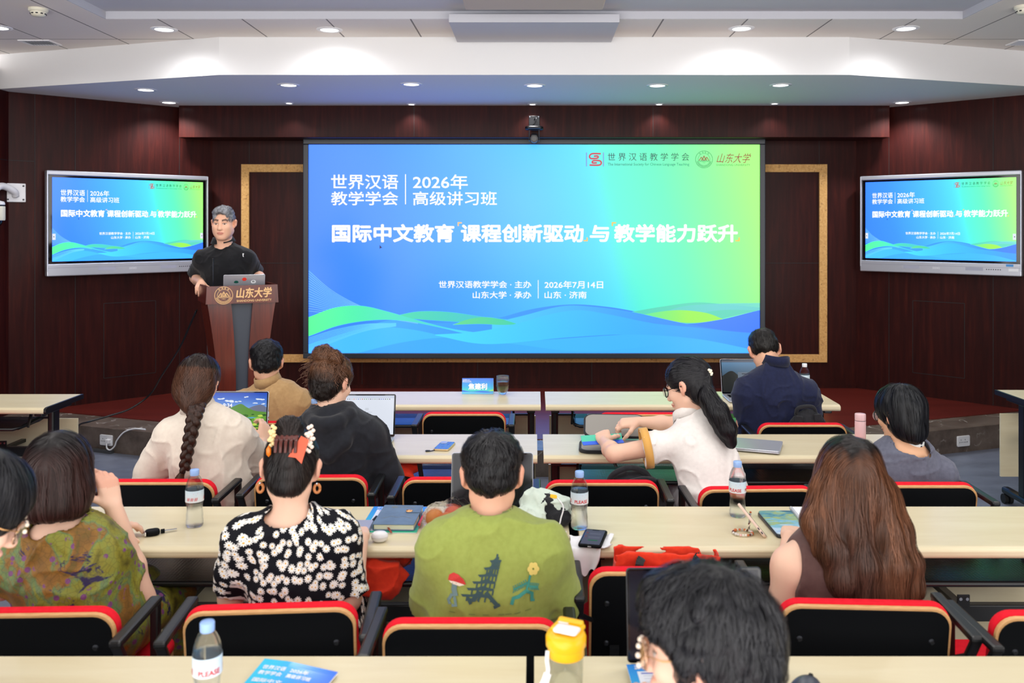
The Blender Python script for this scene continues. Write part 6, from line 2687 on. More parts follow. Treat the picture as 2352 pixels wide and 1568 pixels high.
PR.stroke([(1218, -1312), (1214, -1330), (1209, -1346)], 5, teal, 0.1)
for (x0, z0), (x1, z1) in (((1212, 1328), (1180, 1340)), ((1214, 1336), (1236, 1342))):
    PR.stroke([(x0, -z0), (x1, -z1)], 4, teal, 0.1)
    for k in range(7):
        u = (k + 0.5) / 7
        x, z = x0 + (x1 - x0) * u, z0 + (z1 - z0) * u
        for e in (-1, 1):
            PR.stroke([(x, -z), (x + (-3 if x1 < x0 else 3), -z + e * 8)], 1.8, teal, 0.12)
for pth in ([(1208, 1346), (1192, 1356), (1180, 1358), (1176, 1372)], [(1210, 1346), (1222, 1354), (1222, 1372), (1228, 1372)]):
    PR.stroke([(x, -z) for x, z in pth], 8, teal, 0.1)
for x in (1034, 1080, 1111, 1146, 1162, 1182, 1206):
    PR.rect(x, x + 14, -1393, -1391, (120, 134, 70), 0)
Yb = 2.555
vs = np.array([[(x - CX_PX) * Yb / F_PX, 0, CAM_H - (-z - HY_PX) * Yb / F_PX] for x, _, z in PR.v])
# refine and drape the print over the cloth
bm = bmesh.new()
bv = [bm.verts.new(tuple(p)) for p in vs]
for f in PR.f:
    try:
        bm.faces.new([bv[i] for i in f])
    except ValueError:
        pass
bm.verts.index_update()
bmesh.ops.triangulate(bm, faces=bm.faces[:])
for _ in range(2):
    es = [e for e in bm.edges if e.calc_length() > 0.008]
    bmesh.ops.subdivide_edges(bm, edges=es, cuts=1)
    bmesh.ops.triangulate(bm, faces=[f for f in bm.faces if len(f.verts) > 3])
bm.verts.ensure_lookup_table()
bm.verts.index_update()
pts = np.array([list(b_.co) for b_ in bm.verts])
pts[:, 1] = 2.30
for _ in range(60):
    pts[:, 1] += np.clip(S9.sample(pts), -0.01, 0.02) * 0.8
lay = np.zeros(len(pts))
lay0 = [-q[1] for q in PR.v]
# nearest source colour by the vertex's own face group
cols = np.zeros((len(pts), 3))
src = np.array(PR.c)[:, :3]
tree_pts = np.array([[p[0], p[2]] for p in vs])
xz = pts[:, [0, 2]]
comp = -np.ones(len(pts), int)
for b_ in bm.verts:
    if comp[b_.index] >= 0:
        continue
    st, idx = [b_], []
    comp[b_.index] = 1
    while st:
        w_ = st.pop()
        idx.append(w_.index)
        for e in w_.link_edges:
            o_ = e.other_vert(w_)
            if comp[o_.index] < 0:
                comp[o_.index] = 1
                st.append(o_)
    first_ = min(i for i in idx)
    cols[idx] = src[first_] if first_ < len(src) else src[0]
    lay[idx] = lay0[first_] if first_ < len(src) else 0
pts[:, 1] -= 0.0032 + lay * 0.002
me = bpy.data.meshes.new('back_print')
me.from_pydata([tuple(p - p9.o) for p in pts], [], [[v.index for v in f.verts] for f in bm.faces])
bm.free()
at = me.color_attributes.new('Col', 'FLOAT_COLOR', 'POINT')
at.data.foreach_set('color', np.concatenate([cols, np.ones((len(cols), 1))], 1).astype(np.float32).ravel())
link('back_print', me, o9, [vcol_mat('shirt print', 0.8)])

# ---- the woman with long brown hair
p10 = Person('woman with very long straight brown hair in a brown sleeveless top', seat_pelvis(1955, 2.475, 0.285), P(1950, 1206, 2.710), P(1822, 1262, 2.690), P(2074, 1262, 2.710), P(1952, 1105, 2.755), rot(-14, 8, 2), 1.0, True)
p10.arm('l', P(1790, 1440, 2.710), V3(0.86, 2.93, 0.795), (0.4, 0.9, 0), (0, 0, 1))
p10.arm('r', P(2098, 1440, 2.750), V3(1.10, 2.95, 0.795), (-0.4, 0.9, 0), (0, 0, 1))
p10.body(0.0045, 0.0, armscale=1.08)


def tank(S):
    for q, sh in ((-1, p10.shl), (1, p10.shr)):
        S.ell(sh + p10.r * q * 0.034 - p10.u * 0.02, (0.058, 0.12, 0.135), p10.RT, 0.01, 'cut')


p10.garment('sleeveless_top', cloth('brown crepe', (92, 66, 64), (100, 74, 70), fold=0.25), 0.012, (), (0.07, 0.08, 0.05), 0.006, (0.006, 8), 91, post=tank, neckoff=(0, 0.01, 0.03))
p10.legs(cloth('brown trousers', (70, 54, 50)))
H10 = p10.H
S = Solid(H10.C - V3(0.24, 0.28, 0.52), H10.C + V3(0.26, 0.2, 0.2), 0.005)
cap_hair(S, H10, 0.026)
S.ell(H10.w(0, -0.03, -0.04), (0.115, 0.098, 0.12), H10.R, 0.03)
q_ = lambda x, y, Y: npv(P(x, y, Y))
for a in ([q_(1905, 1130, 2.715), q_(1880, 1200, 2.675), q_(1905, 1260, 2.640), q_(1930, 1330, 2.630), q_(1940, 1378, 2.630)], [q_(1950, 1120, 2.705), q_(1955, 1210, 2.655), q_(1985, 1300, 2.625), q_(1990, 1385, 2.620)], [q_(2010, 1140, 2.715), q_(2030, 1220, 2.675), q_(2055, 1300, 2.640), q_(2045, 1385, 2.630)], [q_(2020, 1130, 2.755), q_(2058, 1220, 2.705), q_(2080, 1290, 2.685), q_(2085, 1350, 2.675), q_(2070, 1390, 2.655)]):
    S.chain(a, [0.056, 0.046, 0.040, 0.036, 0.018][:len(a)], 0.03)
face_cut(S, H10, (0.078, 0.085, 0.13), (0, 0.125, -0.05))
S.displace(lambda p: 0.0055 * vnoise(p * np.array([42, 42, 4.0])) + 0.003 * vnoise(p * np.array([110, 110, 8.0])), 0.04)


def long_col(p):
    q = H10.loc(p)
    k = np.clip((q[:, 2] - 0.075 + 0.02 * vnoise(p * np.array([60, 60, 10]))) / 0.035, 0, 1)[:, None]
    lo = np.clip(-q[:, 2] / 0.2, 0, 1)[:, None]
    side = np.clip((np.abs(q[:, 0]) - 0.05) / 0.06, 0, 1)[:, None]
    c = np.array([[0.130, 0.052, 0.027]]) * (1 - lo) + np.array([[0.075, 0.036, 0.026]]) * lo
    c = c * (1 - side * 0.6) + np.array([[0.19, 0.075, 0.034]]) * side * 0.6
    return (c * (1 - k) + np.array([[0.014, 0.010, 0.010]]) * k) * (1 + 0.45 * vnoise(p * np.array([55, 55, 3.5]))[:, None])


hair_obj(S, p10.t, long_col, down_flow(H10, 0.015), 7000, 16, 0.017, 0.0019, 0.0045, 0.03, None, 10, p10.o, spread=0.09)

# ---- the near person with pearl rimmed glasses
p11 = Person('person with short black hair and pearl rimmed glasses facing left at the nearest table', V3(0.42, 1.33, 0.575), P(1690, 1650, 1.56), P(1570, 1740, 1.62), P(1830, 1740, 1.50), P(1616, 1488, 1.63), rot(72, 5, 2), 1.04, True, base=(238, 190, 166))
p11.arm('l', V3(0.20, 1.62, 0.68), V3(0.24, 1.88, 0.80), (0.2, 1, 0), (0, 0, 1))
p11.arm('r', V3(0.62, 1.55, 0.68), V3(0.44, 1.86, 0.80), (-0.4, 1, 0), (0, 0, 1))
p11.body(0.004)
p11.garment('shirt', cloth('white cotton', (226, 226, 230)), 0.016, (('l', 0.7, 0.02, 0.026, None), ('r', 0.7, 0.02, 0.026, None)), (0.07, 0.08, 0.05), 0.007, (0.008, 7), 101, neckoff=(0, 0.01, 0.03))
p11.legs(cloth('grey slacks', (60, 62, 70)))
H11 = p11.H
S = Solid(H11.C - 0.22, H11.C + 0.22, 0.0042)
cap_hair(S, H11, 0.030)
S.ell(H11.w(0, -0.055, -0.02), (0.086, 0.082, 0.085), H11.R, 0.03)
S.ell(H11.w(0, -0.070, -0.085), (0.066, 0.052, 0.055), H11.R, 0.025)
S.ell(H11.w(0, 0.05, 0.085), (0.06, 0.05, 0.045), H11.R, 0.03)
face_cut(S, H11, (0.115, 0.096, 0.122), (0, 0.130, -0.040))
for q in (-1, 1):
    S.ell(H11.w(q * 0.102, 0.0, -0.042), (0.034, 0.030, 0.040), H11.R, 0.006, 'cut')
    S.ell(H11.w(q * 0.090, 0.086, -0.040), (0.062, 0.060, 0.090), H11.R, 0.01, 'cut')
S.displace(lambda p: 0.007 * vnoise(p * 38) + 0.004 * vnoise(p * 90), 0.04)
hair_obj(S, p11.t, flat_col((0.011, 0.011, 0.014), (0.024, 0.024, 0.028)), crown_flow(H11, (0.0, -0.06, 0.125), 0.9), 5000, 9, 0.010, 0.0022, 0.006, 0.12, None, 11, p11.o, spread=0.25)
pearls = [0.4, 1.0, 1.6, 2.2, 2.8, 3.5, 5.2]
glasses(p11, plain('rose gold wire', (206, 160, 130), 0.25, metal=0.6), M['gold'], pearls, 0.029)

# ---- the person cut by the left edge
p12 = Person('person with black hair and pearl rimmed glasses cut off by the left edge', V3(-1.66, 1.56, 0.575), P(-170, 1330, 1.90), P(-330, 1420, 1.92), P(-70, 1470, 1.84), P(-66, 1180, 1.97), rot(-56, 28, 0), 1.02, True, base=(240, 196, 176))
p12.arm('l', V3(-1.80, 1.80, 0.70), V3(-1.60, 2.02, 0.80), (0.3, 1, 0), (0, 0, 1))
p12.arm('r', V3(-1.36, 1.78, 0.66), V3(-1.40, 2.0, 0.80), (-0.2, 1, 0), (0, 0, 1))
p12.body(0.0045)
p12.garment('shirt', cloth('pale shirt', (214, 206, 206)), 0.016, (('l', 0.7, 0.02, 0.026, None), ('r', 0.7, 0.02, 0.026, None)), (0.07, 0.08, 0.05), 0.008, (0.008, 7), 111, neckoff=(0, 0.01, 0.03))
p12.legs(cloth('blue jeans', (60, 72, 98)))
H12 = p12.H
S = Solid(H12.C - 0.22, H12.C + 0.22, 0.0045)
cap_hair(S, H12, 0.026)
S.ell(H12.w(0, -0.05, -0.03), (0.088, 0.078, 0.09), H12.R, 0.03)
face_cut(S, H12, (0.080, 0.080, 0.108), (0, 0.128, -0.045))
S.plane(H12.w(0, 0, -0.10), H12.R @ V3(0, 0.2, -1), 0.012)
S.displace(lambda p: 0.003 * vnoise(p * np.array([60, 60, 14])), 0.04)
hair_obj(S, p12.t, flat_col((0.010, 0.010, 0.013), (0.020, 0.020, 0.024)), crown_flow(H12, (0.0, -0.04, 0.125), 0.8), 4000, 10, 0.011, 0.0024, 0.004, 0.03, None, 13, p12.o, spread=0.12)
glasses(p12, plain('thin gold wire', (214, 176, 150), 0.25, metal=0.6), M['gold'], [2.0, 2.8, 0.5, 1.2], 0.028)

# ------------------------------------------------------------------ things on the tables
TZ = TOP_Z + 0.0006


def tp(px, py, z=TZ):
    """The point on the table top (or at height z) seen at this place."""
    return P(px, py, (CAM_H - z) * F_PX / (py - HY_PX))


def arc_map(pts, r, turn=0.0):
    """Wrap flat (x along, z) points round a cylinder; x=0 faces the camera."""
    return [(r * math.sin(x / r + turn), -r * math.cos(x / r + turn), z) for x, z in pts]


def bottle_label(turn, kind):
    r, z0, z1 = 0.0318, 0.092, 0.134
    F = Flat()
    W_ = PI * r * 0.985
    n = 40
    pts = [(-W_ + 2 * W_ * i / n, z) for i in range(n + 1) for z in (z0, z1)]
    F.put(pts, [[2 * i, 2 * i + 2, 2 * i + 3, 2 * i + 1] for i in range(n)], lambda x, z: mixc((228, 232, 238), (206, 228, 244), (z - z0) / (z1 - z0)), 0)
    red = (206, 34, 40)
    for off in (-0.066, 0.0, 0.066):
        if kind == 0:
            F.text('PLEASE', off - 0.024, off + 0.024, 0.0975, 0.1085, red, 0.6, 0.04)
        else:
            for k in range(3):
                x = off - 0.019 + 0.0135 * k
                for a in range(3):
                    F.stroke([(x + 0.0035 * a, 0.098), (x + 0.0035 * a + 0.003, 0.110)], 0.0016, red, 0.6)
                F.stroke([(x, 0.1035), (x + 0.011, 0.1045)], 0.0014, red, 0.6)
        F.stroke([(off - 0.016, 0.118), (off + 0.014, 0.1185)], 0.003, (176, 210, 240), 0.6)
        F.stroke([(off + 0.004, 0.124), (off + 0.020, 0.125)], 0.003, (220, 190, 214), 0.6)
    me = F.mesh('label')
    co = np.array([v.co[:] for v in me.vertices])
    rr = r + 0.0003 - co[:, 1] * 0.0006
    a = co[:, 0] / r + turn
    me.vertices.foreach_set('co', np.stack([rr * np.sin(a), -rr * np.cos(a), co[:, 2]], 1).astype(np.float32).ravel())
    return me


def bottle(loc, label, turn=0.0, kind=0, cap='bluecap', rz=0.0):
    t = thing('water_bottle', label, 'bottle', loc, rz, 'clear water bottles')
    g = G()
    prof = [(0.0001, 0.004), (0.018, 0.002), (0.027, 0.0), (0.0305, 0.006), (0.031, 0.018), (0.0295, 0.030), (0.0300, 0.040), (0.0285, 0.056), (0.0275, 0.066), (0.0290, 0.080), (0.0312, 0.088), (0.0312, 0.138), (0.0305, 0.146), (0.027, 0.162), (0.021, 0.176), (0.0135, 0.186), (0.0128, 0.194)]
    g.lathe(prof, 36, cap=False)
    g.build('bottle_wall', M['clear'], t)
    g = G()
    lv = 0.140
    wp = [(max(r - 0.0012, 0.0001), z + 0.001) for r, z in prof if z < lv] + [(0.0296, lv), (0.0001, lv)]
    g.lathe(wp, 36, cap=False)
    g.build('water', M['water'], t)
    link('label_sleeve', bottle_label(turn, kind), t, [M['label']])
    g = G()
    g.lathe([(0.0148, 0.184), (0.0158, 0.187), (0.0160, 0.203), (0.0146, 0.2055), (0.0001, 0.206)], 40)
    g.build('cap', M[cap], t)
    return t


bottle(tp(447, 1207), 'water bottle left of the woman in the daisy dress, behind the car key', 0.1, 1)
bottle(tp(1331, 1212), 'water bottle in the middle of the third row, at the crumpled tissue', 0.15, 0)
bottle(tp(1694, 1184), 'water bottle behind the beaded phone strap', -0.55, 0)
bottle(Vector((-0.732, 1.95, TZ)), 'nearest water bottle, at the bottom edge beside the blue booklet', 0.5, 0)
bottle(Vector(((722 - CX_PX) * 4.46 / F_PX, 4.46, TZ)), 'water bottle between the khaki shirt and the black hoodie', 1.6, 0)
bottle(Vector(((603 - CX_PX) * 4.50 / F_PX, 4.50, TZ)), 'water bottle behind the edge of the landscape laptop screen', 1.2, 0)
bottle(Vector(((1848 - CX_PX) * 5.62 / F_PX, 5.62, TZ + 0.0)), 'water bottle with a white cap beyond the shoulder of the man in navy', 0.9, 0, 'whiteplastic')

# glass of tea
c = tp(1154.5, 905)
t = thing('tea_glass', 'double walled glass of brown tea beside the name card', 'glass', c)
g = G()
g.lathe([(0.018, 0.0), (0.024, 0.004), (0.036, 0.030), (0.041, 0.055), (0.0415, 0.08), (0.0395, 0.118), (0.038, 0.118), (0.0375, 0.09), (0.036, 0.055), (0.030, 0.032), (0.018, 0.014), (0.0001, 0.011)], 40, cap=False)
g.lathe([(0.018, 0.0), (0.0001, 0.002)], 40, cap=False)
g.build('glass_wall', M['glass'], t)
g = G()
g.lathe([(0.0001, 0.012), (0.0175, 0.015), (0.0295, 0.033), (0.0355, 0.055), (0.0368, 0.078), (0.0001, 0.078)], 36, cap=False)
g.build('tea', M['tea'], t)
g = G()
g.tube([Vector((0.0388 * math.cos(a), 0.0388 * math.sin(a), 0.118)) for a in np.linspace(0, 2 * PI, 33)[:-1]], 0.0012, 6, 0, True)
g.build('rim', M['glass'], t)

# name card
c = tp(1097.5, 903)
t = thing('name_card', 'blue folded name card with white characters in the front row', 'name card', c, 0)
w_, h_ = 0.204, 0.099
g = G()
g.prism([(-0.024, 0), (0.05, 0), (0.0, h_)], -w_ / 2, w_ / 2, 0, 'yz')
g.build('card', M['paper'], t)
F = Flat()
cg = lambda x, z: lerp_stops([(0, (60, 120, 232)), (0.22, (84, 222, 214)), (0.5, (72, 178, 246)), (1, (84, 132, 246))], z / h_)
nx_, nz_ = 10, 12
F.put([(-w_ / 2 + w_ * i / nx_, h_ * j / nz_) for i in range(nx_ + 1) for j in range(nz_ + 1)], [[i * (nz_ + 1) + j, (i + 1) * (nz_ + 1) + j, (i + 1) * (nz_ + 1) + j + 1, i * (nz_ + 1) + j + 1] for i in range(nx_) for j in range(nz_)], cg, 0)
F.band([(-w_ / 2, 0.026), (-0.04, 0.014), (0.03, 0.020), (w_ / 2, 0.012)], [(-w_ / 2, 0.0), (w_ / 2, 0.0)], (70, 130, 236), 0.3, 24)
F.band([(-w_ / 2, 0.014), (-0.03, 0.012), (0.05, 0.008), (w_ / 2, 0.010)], [(-w_ / 2, 0.0), (w_ / 2, 0.002)], (104, 200, 246), 0.4, 24)
F.poly([(0.07, 0.018), (w_ / 2, 0.030), (w_ / 2, 0.020)], (176, 236, 110), 0.45)
F.text('焦建利', -0.060, 0.060, 0.028, 0.066, (250, 250, 255), 1, 0.04)
F.text('世界汉语教学学会  2026年', -0.099, -0.053, 0.085, 0.091, (250, 250, 255), 1, 0.03)
F.text('高级讲习班', -0.099, -0.043, 0.078, 0.083, (250, 250, 255), 1, 0.03)
F.stroke([(-0.1, 0.074), (-0.04, 0.074)], 0.002, (230, 240, 255), 1)
m_ = link('card_print', F.mesh('card_print'), t, [M['paint']])
m_.matrix_local = Matrix.Translation((0, -0.0245, 0.0)) @ Matrix.Rotation(-math.atan2(0.024, h_), 4, 'X') @ Matrix.Diagonal((1, 0.0006, math.hypot(h_, 0.024) / h_, 1))


# ------------------------------------------------------------------ laptops
def laptop(label, loc, rz=0.0, w=0.32, d=0.22, tilt=14, h=None, body='silver', screen=None, sbody=None, keys=True, border=0.008, group='laptops'):
    """loc: the middle of the hinge. Base reaches towards -y, the lid rises from the hinge leaning to +y."""
    h = h or d
    t = thing('laptop', label, 'laptop', loc, rz, group)
    g = G()
    g.M = Matrix.Translation((0, -d / 2, 0.002))
    g.slab(w, d, 0.011, 0.012, 0.004, 0)
    base = g.build('base', M[body], t)
    if keys:
        g = G()
        for r_ in range(5):
            nk = 13
            for k_ in range(nk):
                g.box((-w * 0.43 + w * 0.86 * (k_ + 0.5) / nk, -0.035 - r_ * 0.0175, 0.0136), (w * 0.86 / nk - 0.0028, 0.0148, 0.0014))
        g.build('keyboard', M['blackplastic'] if body != 'blackplastic' else M['darksteel'], base)
        g = G()
        g.box((0, -d * 0.80, 0.0132), (w * 0.36, d * 0.30, 0.0006))
        g.build('touchpad', M[body], base)
    Ml = Matrix.Translation((0, 0.002, 0.012)) @ Matrix.Rotation(-math.radians(tilt), 4, 'X') @ Matrix(((1, 0, 0, 0), (0, 0, 1, 0), (0, 1, 0, 0), (0, 0, 0, 1)))
    g = G()
    g.M = Ml @ Matrix.Translation((0, h / 2, 0))
    g.slab(w, h, 0.006, 0.010, 0.002, 0)
    lid = g.build('lid', M[sbody or body], t)
    g = G()
    g.M = Ml @ Matrix.Translation((0, h / 2, -0.0008))
    g.slab(w - 0.004, h - 0.004, 0.001, 0.009, 0.0003, 0)
    g.build('bezel', M['glassblack'], lid)
    sw, sh = w - 2 * border, h - border * 2.4
    if screen:
        F = Flat()
        mat = screen(F, sw, sh)
        o = link('display', F.mesh('display'), lid, [mat])
    else:
        g = G()
        g.box((0, 0, sh / 2), (sw, 0.0004, sh))
        o = g.build('display', M['screenoff'], lid)
    o.matrix_local = Matrix.Translation((0, 0.002, 0.012)) @ Matrix.Rotation(-math.radians(tilt), 4, 'X') @ Matrix.Translation((0, -0.0012, border * 1.5)) @ Matrix.Diagonal((1, 0.0004 if screen else 1, 1, 1))
    return t


lit = vcol_mat('lit laptop display', emission=0.95)


def scr_landscape(F, w, h):
    X = lambda u: -w / 2 + w * u
    n = 14
    F.put([(X(i / n), h * (0.5 + 0.5 * j / 4)) for i in range(n + 1) for j in range(5)], [[i * 5 + j, (i + 1) * 5 + j, (i + 1) * 5 + j + 1, i * 5 + j + 1] for i in range(n) for j in range(4)], lambda x, z: mixc((150, 196, 244), (24, 74, 190), (z / h - 0.5) * 2), 0)
    rg = random.Random(4)
    for cx_, cz_, s_ in ((0.2, 0.86, 0.07), (0.34, 0.80, 0.10), (0.62, 0.90, 0.06), (0.88, 0.85, 0.08), (0.80, 0.76, 0.05), (0.5, 0.79, 0.06), (0.95, 0.74, 0.05)):
        for k_ in range(7):
            a, b = cx_ + rg.uniform(-1, 1) * s_ * 0.7, cz_ + rg.uniform(-0.4, 0.4) * s_ * 0.4
            F.poly([(X(a + s_ * 0.35 * math.cos(q)), h * (b + s_ * 0.18 * math.sin(q))) for q in np.linspace(0, 2 * PI, 10)[:-1]], (226, 236, 248), 0.2 + 0.01 * k_)
    F.band([(X(0), h * 0.66), (X(0.08), h * 0.74), (X(0.2), h * 0.67), (X(0.34), h * 0.70), (X(0.5), h * 0.6)], [(X(0), h * 0.5), (X(0.5), h * 0.5)], (96, 108, 150), 0.5, 30)
    F.band([(X(0.62), h * 0.6), (X(0.78), h * 0.69), (X(0.9), h * 0.72), (X(1), h * 0.66)], [(X(0.62), h * 0.5), (X(1), h * 0.5)], (110, 116, 140), 0.5, 30)
    F.band([(X(0), h * 0.58), (X(0.25), h * 0.60), (X(0.42), h * 0.68), (X(0.55), h * 0.74), (X(0.66), h * 0.66), (X(0.8), h * 0.58), (X(1), h * 0.55)], [(X(0), 0.0), (X(1), 0.0)], lambda x, z: mixc((120, 180, 60), (70, 120, 50), z / h), 0.7, 40)
    for k_ in range(60):
        u, v = rg.uniform(0, 1), rg.uniform(0.02, 0.50)
        c_ = rg.choice([(150, 206, 62), (90, 160, 50), (196, 220, 90), (60, 110, 40), (172, 200, 70), (40, 84, 36)])
        a, b = rg.uniform(0.03, 0.10), rg.uniform(0.015, 0.05) * (1.3 - v)
        F.poly([(X(min(max(u + a * math.cos(q), 0), 1)), h * max(v + b * math.sin(q), 0.0)) for q in (0.4, 1.5, 2.6, 3.6, 4.6, 5.6)], c_, 0.8 + 0.01 * k_)
    F.poly([(X(0.66), h * 0.42), (X(0.76), h * 0.44), (X(0.84), h * 0.42), (X(0.74), h * 0.40)], (90, 170, 190), 1.6)
    F.text('8:34', X(0.24), X(0.40), h * 0.66, h * 0.75, (250, 250, 255), 2, 0.03)
    F.stroke([(X(0.28), h * 0.62), (X(0.37), h * 0.62)], h * 0.014, (240, 244, 255), 2)
    return lit


def scr_white(F, w, h):
    F.rect(-w / 2, w / 2, 0, h, (226, 232, 244), 0)
    F.rect(-w / 2, w / 2, h * 0.93, h, (206, 214, 232), 0.2)
    rg = random.Random(2)
    for k_ in range(26):
        x = -w / 2 + w * (0.04 + 0.035 * k_)
        F.rect(x, x + w * 0.016, h * 0.895, h * 0.915, rg.choice([(90, 110, 200), (200, 90, 80), (60, 60, 70), (110, 160, 90), (160, 160, 170)]), 0.3)
    F.rect(w * 0.02, w * 0.08, h * 0.62, h * 0.68, (210, 216, 226), 0.3)
    F.rect(-w * 0.12, w * 0.14, h * 0.56, h * 0.575, (204, 210, 222), 0.3)
    return lit


def scr_desktop(F, w, h):
    n = 8
    F.put([(-w / 2 + w * i / n, h * j / n) for i in range(n + 1) for j in range(n + 1)], [[i * (n + 1) + j, (i + 1) * (n + 1) + j, (i + 1) * (n + 1) + j + 1, i * (n + 1) + j + 1] for i in range(n) for j in range(n)], lambda x, z: mixc((40, 54, 66), (96, 134, 168), min(max((z / h - 0.25) * 1.5, 0), 1)), 0)
    F.band([(-w / 2, h * 0.5), (-w * 0.3, h * 0.66), (-w * 0.1, h * 0.45), (w * 0.2, h * 0.36), (w / 2, h * 0.4)], [(-w / 2, 0), (w / 2, 0)], (30, 34, 34), 0.3, 24)
    F.rect(-w / 2, w / 2, h * 0.93, h, (90, 96, 110), 0.4)
    F.rect(-w * 0.18, w * 0.16, h * 0.26, h * 0.62, (96, 110, 126), 0.4)
    F.rect(-w * 0.10, w * 0.06, h * 0.555, h * 0.58, (40, 46, 56), 0.5)
    F.rect(w * 0.2, w * 0.28, h * 0.3, h * 0.85, (62, 78, 96), 0.35)
    return lit


laptop('open laptop showing a green valley landscape, held by the woman in the cream jacket', Vector((-1.517, 4.43, TZ)), 0.0, 0.31, 0.22, 10, 0.235, 'silver', scr_landscape, 'silver')
laptop('open laptop with a white page on its screen, before the woman in the black hoodie', Vector((-0.878, 4.46, TZ)), 0.0, 0.325, 0.225, 12, 0.215, 'silver', scr_white, 'darksteel')
laptop('open laptop with a dark desktop picture, before the man in navy', Vector((1.375, 5.60, TZ)), 0.0, 0.335, 0.225, 16, 0.225, 'silver', scr_desktop, 'silver')
laptop('open laptop with a switched off screen, before the man in the green T-shirt', Vector((-0.162, 3.335, TZ)), 0.0, 0.316, 0.215, 12, 0.205, 'darksteel', None, 'silver')
laptop('open dark laptop on the nearest table, before the pearl rimmed glasses', Vector((0.40, 2.15, TZ)), 0.02, 0.34, 0.20, 8, 0.225, 'darksteel', None, 'darksteel')
lt = laptop('silver laptop with three stickers on its lid, open on the lectern', Vector((P(562, 655, 6.34).x, 6.32, 0.20 + zt - 0.105)), PI + math.radians(22), 0.285, 0.20, 24, 0.185, 'silver')
F = Flat()
for pts, cl in (([(-0.055 + 0.016 * math.cos(a), 0.126 + 0.010 * math.sin(a) * (1.4 if a < PI else 0.7)) for a in np.linspace(0, 2 * PI, 12)[:-1]], (26, 84, 72)), ([(0.0 + 0.017 * math.cos(a), 0.150 + 0.015 * math.sin(a)) for a in np.linspace(0, 2 * PI, 7)[:-1]], (226, 60, 48)), ([(0.062 + 0.018 * math.cos(a), 0.128 + 0.014 * math.sin(a)) for a in np.linspace(0, 2 * PI, 12)[:-1]], (232, 236, 240)), ([(0.062 + 0.009 * math.cos(a), 0.130 + 0.007 * math.sin(a)) for a in np.linspace(0, 2 * PI, 8)[:-1]], (40, 60, 70))):
    F.poly(pts, cl, 0.5)
me = F.mesh('sticker')
so = link('sticker', me, [c_ for c_ in lt.children if c_.name.startswith('lid')][0], [M['gloss']])
so.matrix_local = Matrix.Translation((0, 0.002, 0.012)) @ Matrix.Rotation(-math.radians(24), 4, 'X') @ Matrix.Translation((0, 0.0066, 0)) @ Matrix.Rotation(PI, 4, 'Z') @ Matrix.Diagonal((1, 0.0006, 1, 1))


def closed_laptop(label, x, y, rz, w, d, z=TZ, mat='silver'):
    t = thing('closed_laptop', label, 'laptop', (x, y, z), rz, 'laptops')
    g = G()
    g.M = Matrix.Translation((0, 0, 0.004))
    g.slab(w, d, 0.008, 0.012, 0.003)
    g.build('base', M[mat], t)
    g = G()
    g.M = Matrix.Translation((0, 0, 0.0125))
    g.slab(w, d, 0.006, 0.012, 0.003)
    g.build('lid', M[mat], t)
    for a in (-1, 1):
        for b in (-1, 1):
            g = G()
            g.cyl((a * w * 0.4, b * d * 0.38, 0), (a * w * 0.4, b * d * 0.38, 0.005), 0.006, n=10)
            g.build('foot', M['rubber'], t)
    return t


closed_laptop('closed silver laptop beside the arm of the woman in the daisy dress', -0.738, 3.075, 0.0, 0.305, 0.215)
closed_laptop('closed silver laptop lying askew behind the ponytailed woman', 1.06, 4.30, math.radians(-20), 0.31, 0.215)


# ------------------------------------------------------------------ phones and small things
def phone(name, label, loc, rz, w, l, body, face, z=0.0, cat='phone'):
    t = thing(name, label, cat, loc, rz)
    g = G()
    g.slab(w, l, 0.010, 0.011, 0.0035)
    g.build('case', body, t)
    g = G()
    g.M = Matrix.Translation((0, 0, 0.0098))
    g.slab(w - 0.006, l - 0.006, 0.0007, 0.009, 0.0003)
    o = g.build('face_plate', face, t)
    return t, o


ma = NT('blue patterned phone back')
ma.base(ma.ramp(ma.noise(ma.coord((30, 9, 30)), 3, 4), [(0.35, lin(40, 70, 170)), (0.5, lin(70, 130, 180)), (0.65, lin(84, 96, 190))]))
ma.set(rough=0.25)
c = tp(1021, 1027)
t, o = phone('mobile_phone', 'phone in a blue patterned case lying face down, with a short black wrist loop', c, math.radians(-9), 0.076, 0.150, plain('champagne edge', (206, 180, 140), 0.3, metal=0.4), ma.mat)
g = G()
g.M = Matrix.Translation((-0.016, 0.052, 0.0104))
g.slab(0.034, 0.034, 0.002, 0.009, 0.0008)
g.build('camera_island', M['silver'], t)
g = G()
g.tube(catmull([(-0.03, -0.075, 0.004), (-0.042, -0.088, 0.003), (-0.062, -0.10, 0.003), (-0.07, -0.085, 0.003), (-0.05, -0.082, 0.003)], 6), 0.0025, 6)
g.build('wrist_loop', M['black'], t)

F = Flat()
F.rect(-0.033, 0.033, -0.070, 0.070, (96, 98, 118), 0)
F.rect(-0.012, 0.020, -0.036, -0.029, (28, 120, 70), 0.5)
for z in (0.035, 0.0):
    F.rect(-0.029, -0.022, z, z + 0.006, (150, 70, 76), 0.5)
    F.rect(-0.016, 0.024, z - 0.012, z + 0.004, (108, 110, 130), 0.5)
F.rect(-0.012, 0.012, 0.062, 0.067, (10, 10, 14), 0.6)
t, o = phone('smartphone', 'black cased phone with a chat on its screen, lying on the white tissue', Vector((0.203, 3.005, TZ + 0.008)), math.radians(-13), 0.080, 0.158, M['blackplastic'], M['glassblack'])
me = F.mesh('chat_screen')
so = link('chat_screen', me, t, [vcol_mat('dim phone screen', emission=0.75)])
so.matrix_local = Matrix.Translation((0, 0, 0.0106)) @ Matrix.Rotation(-PI / 2, 4, 'X') @ Matrix.Diagonal((1, 0.0005, 1, 1))
g = G()
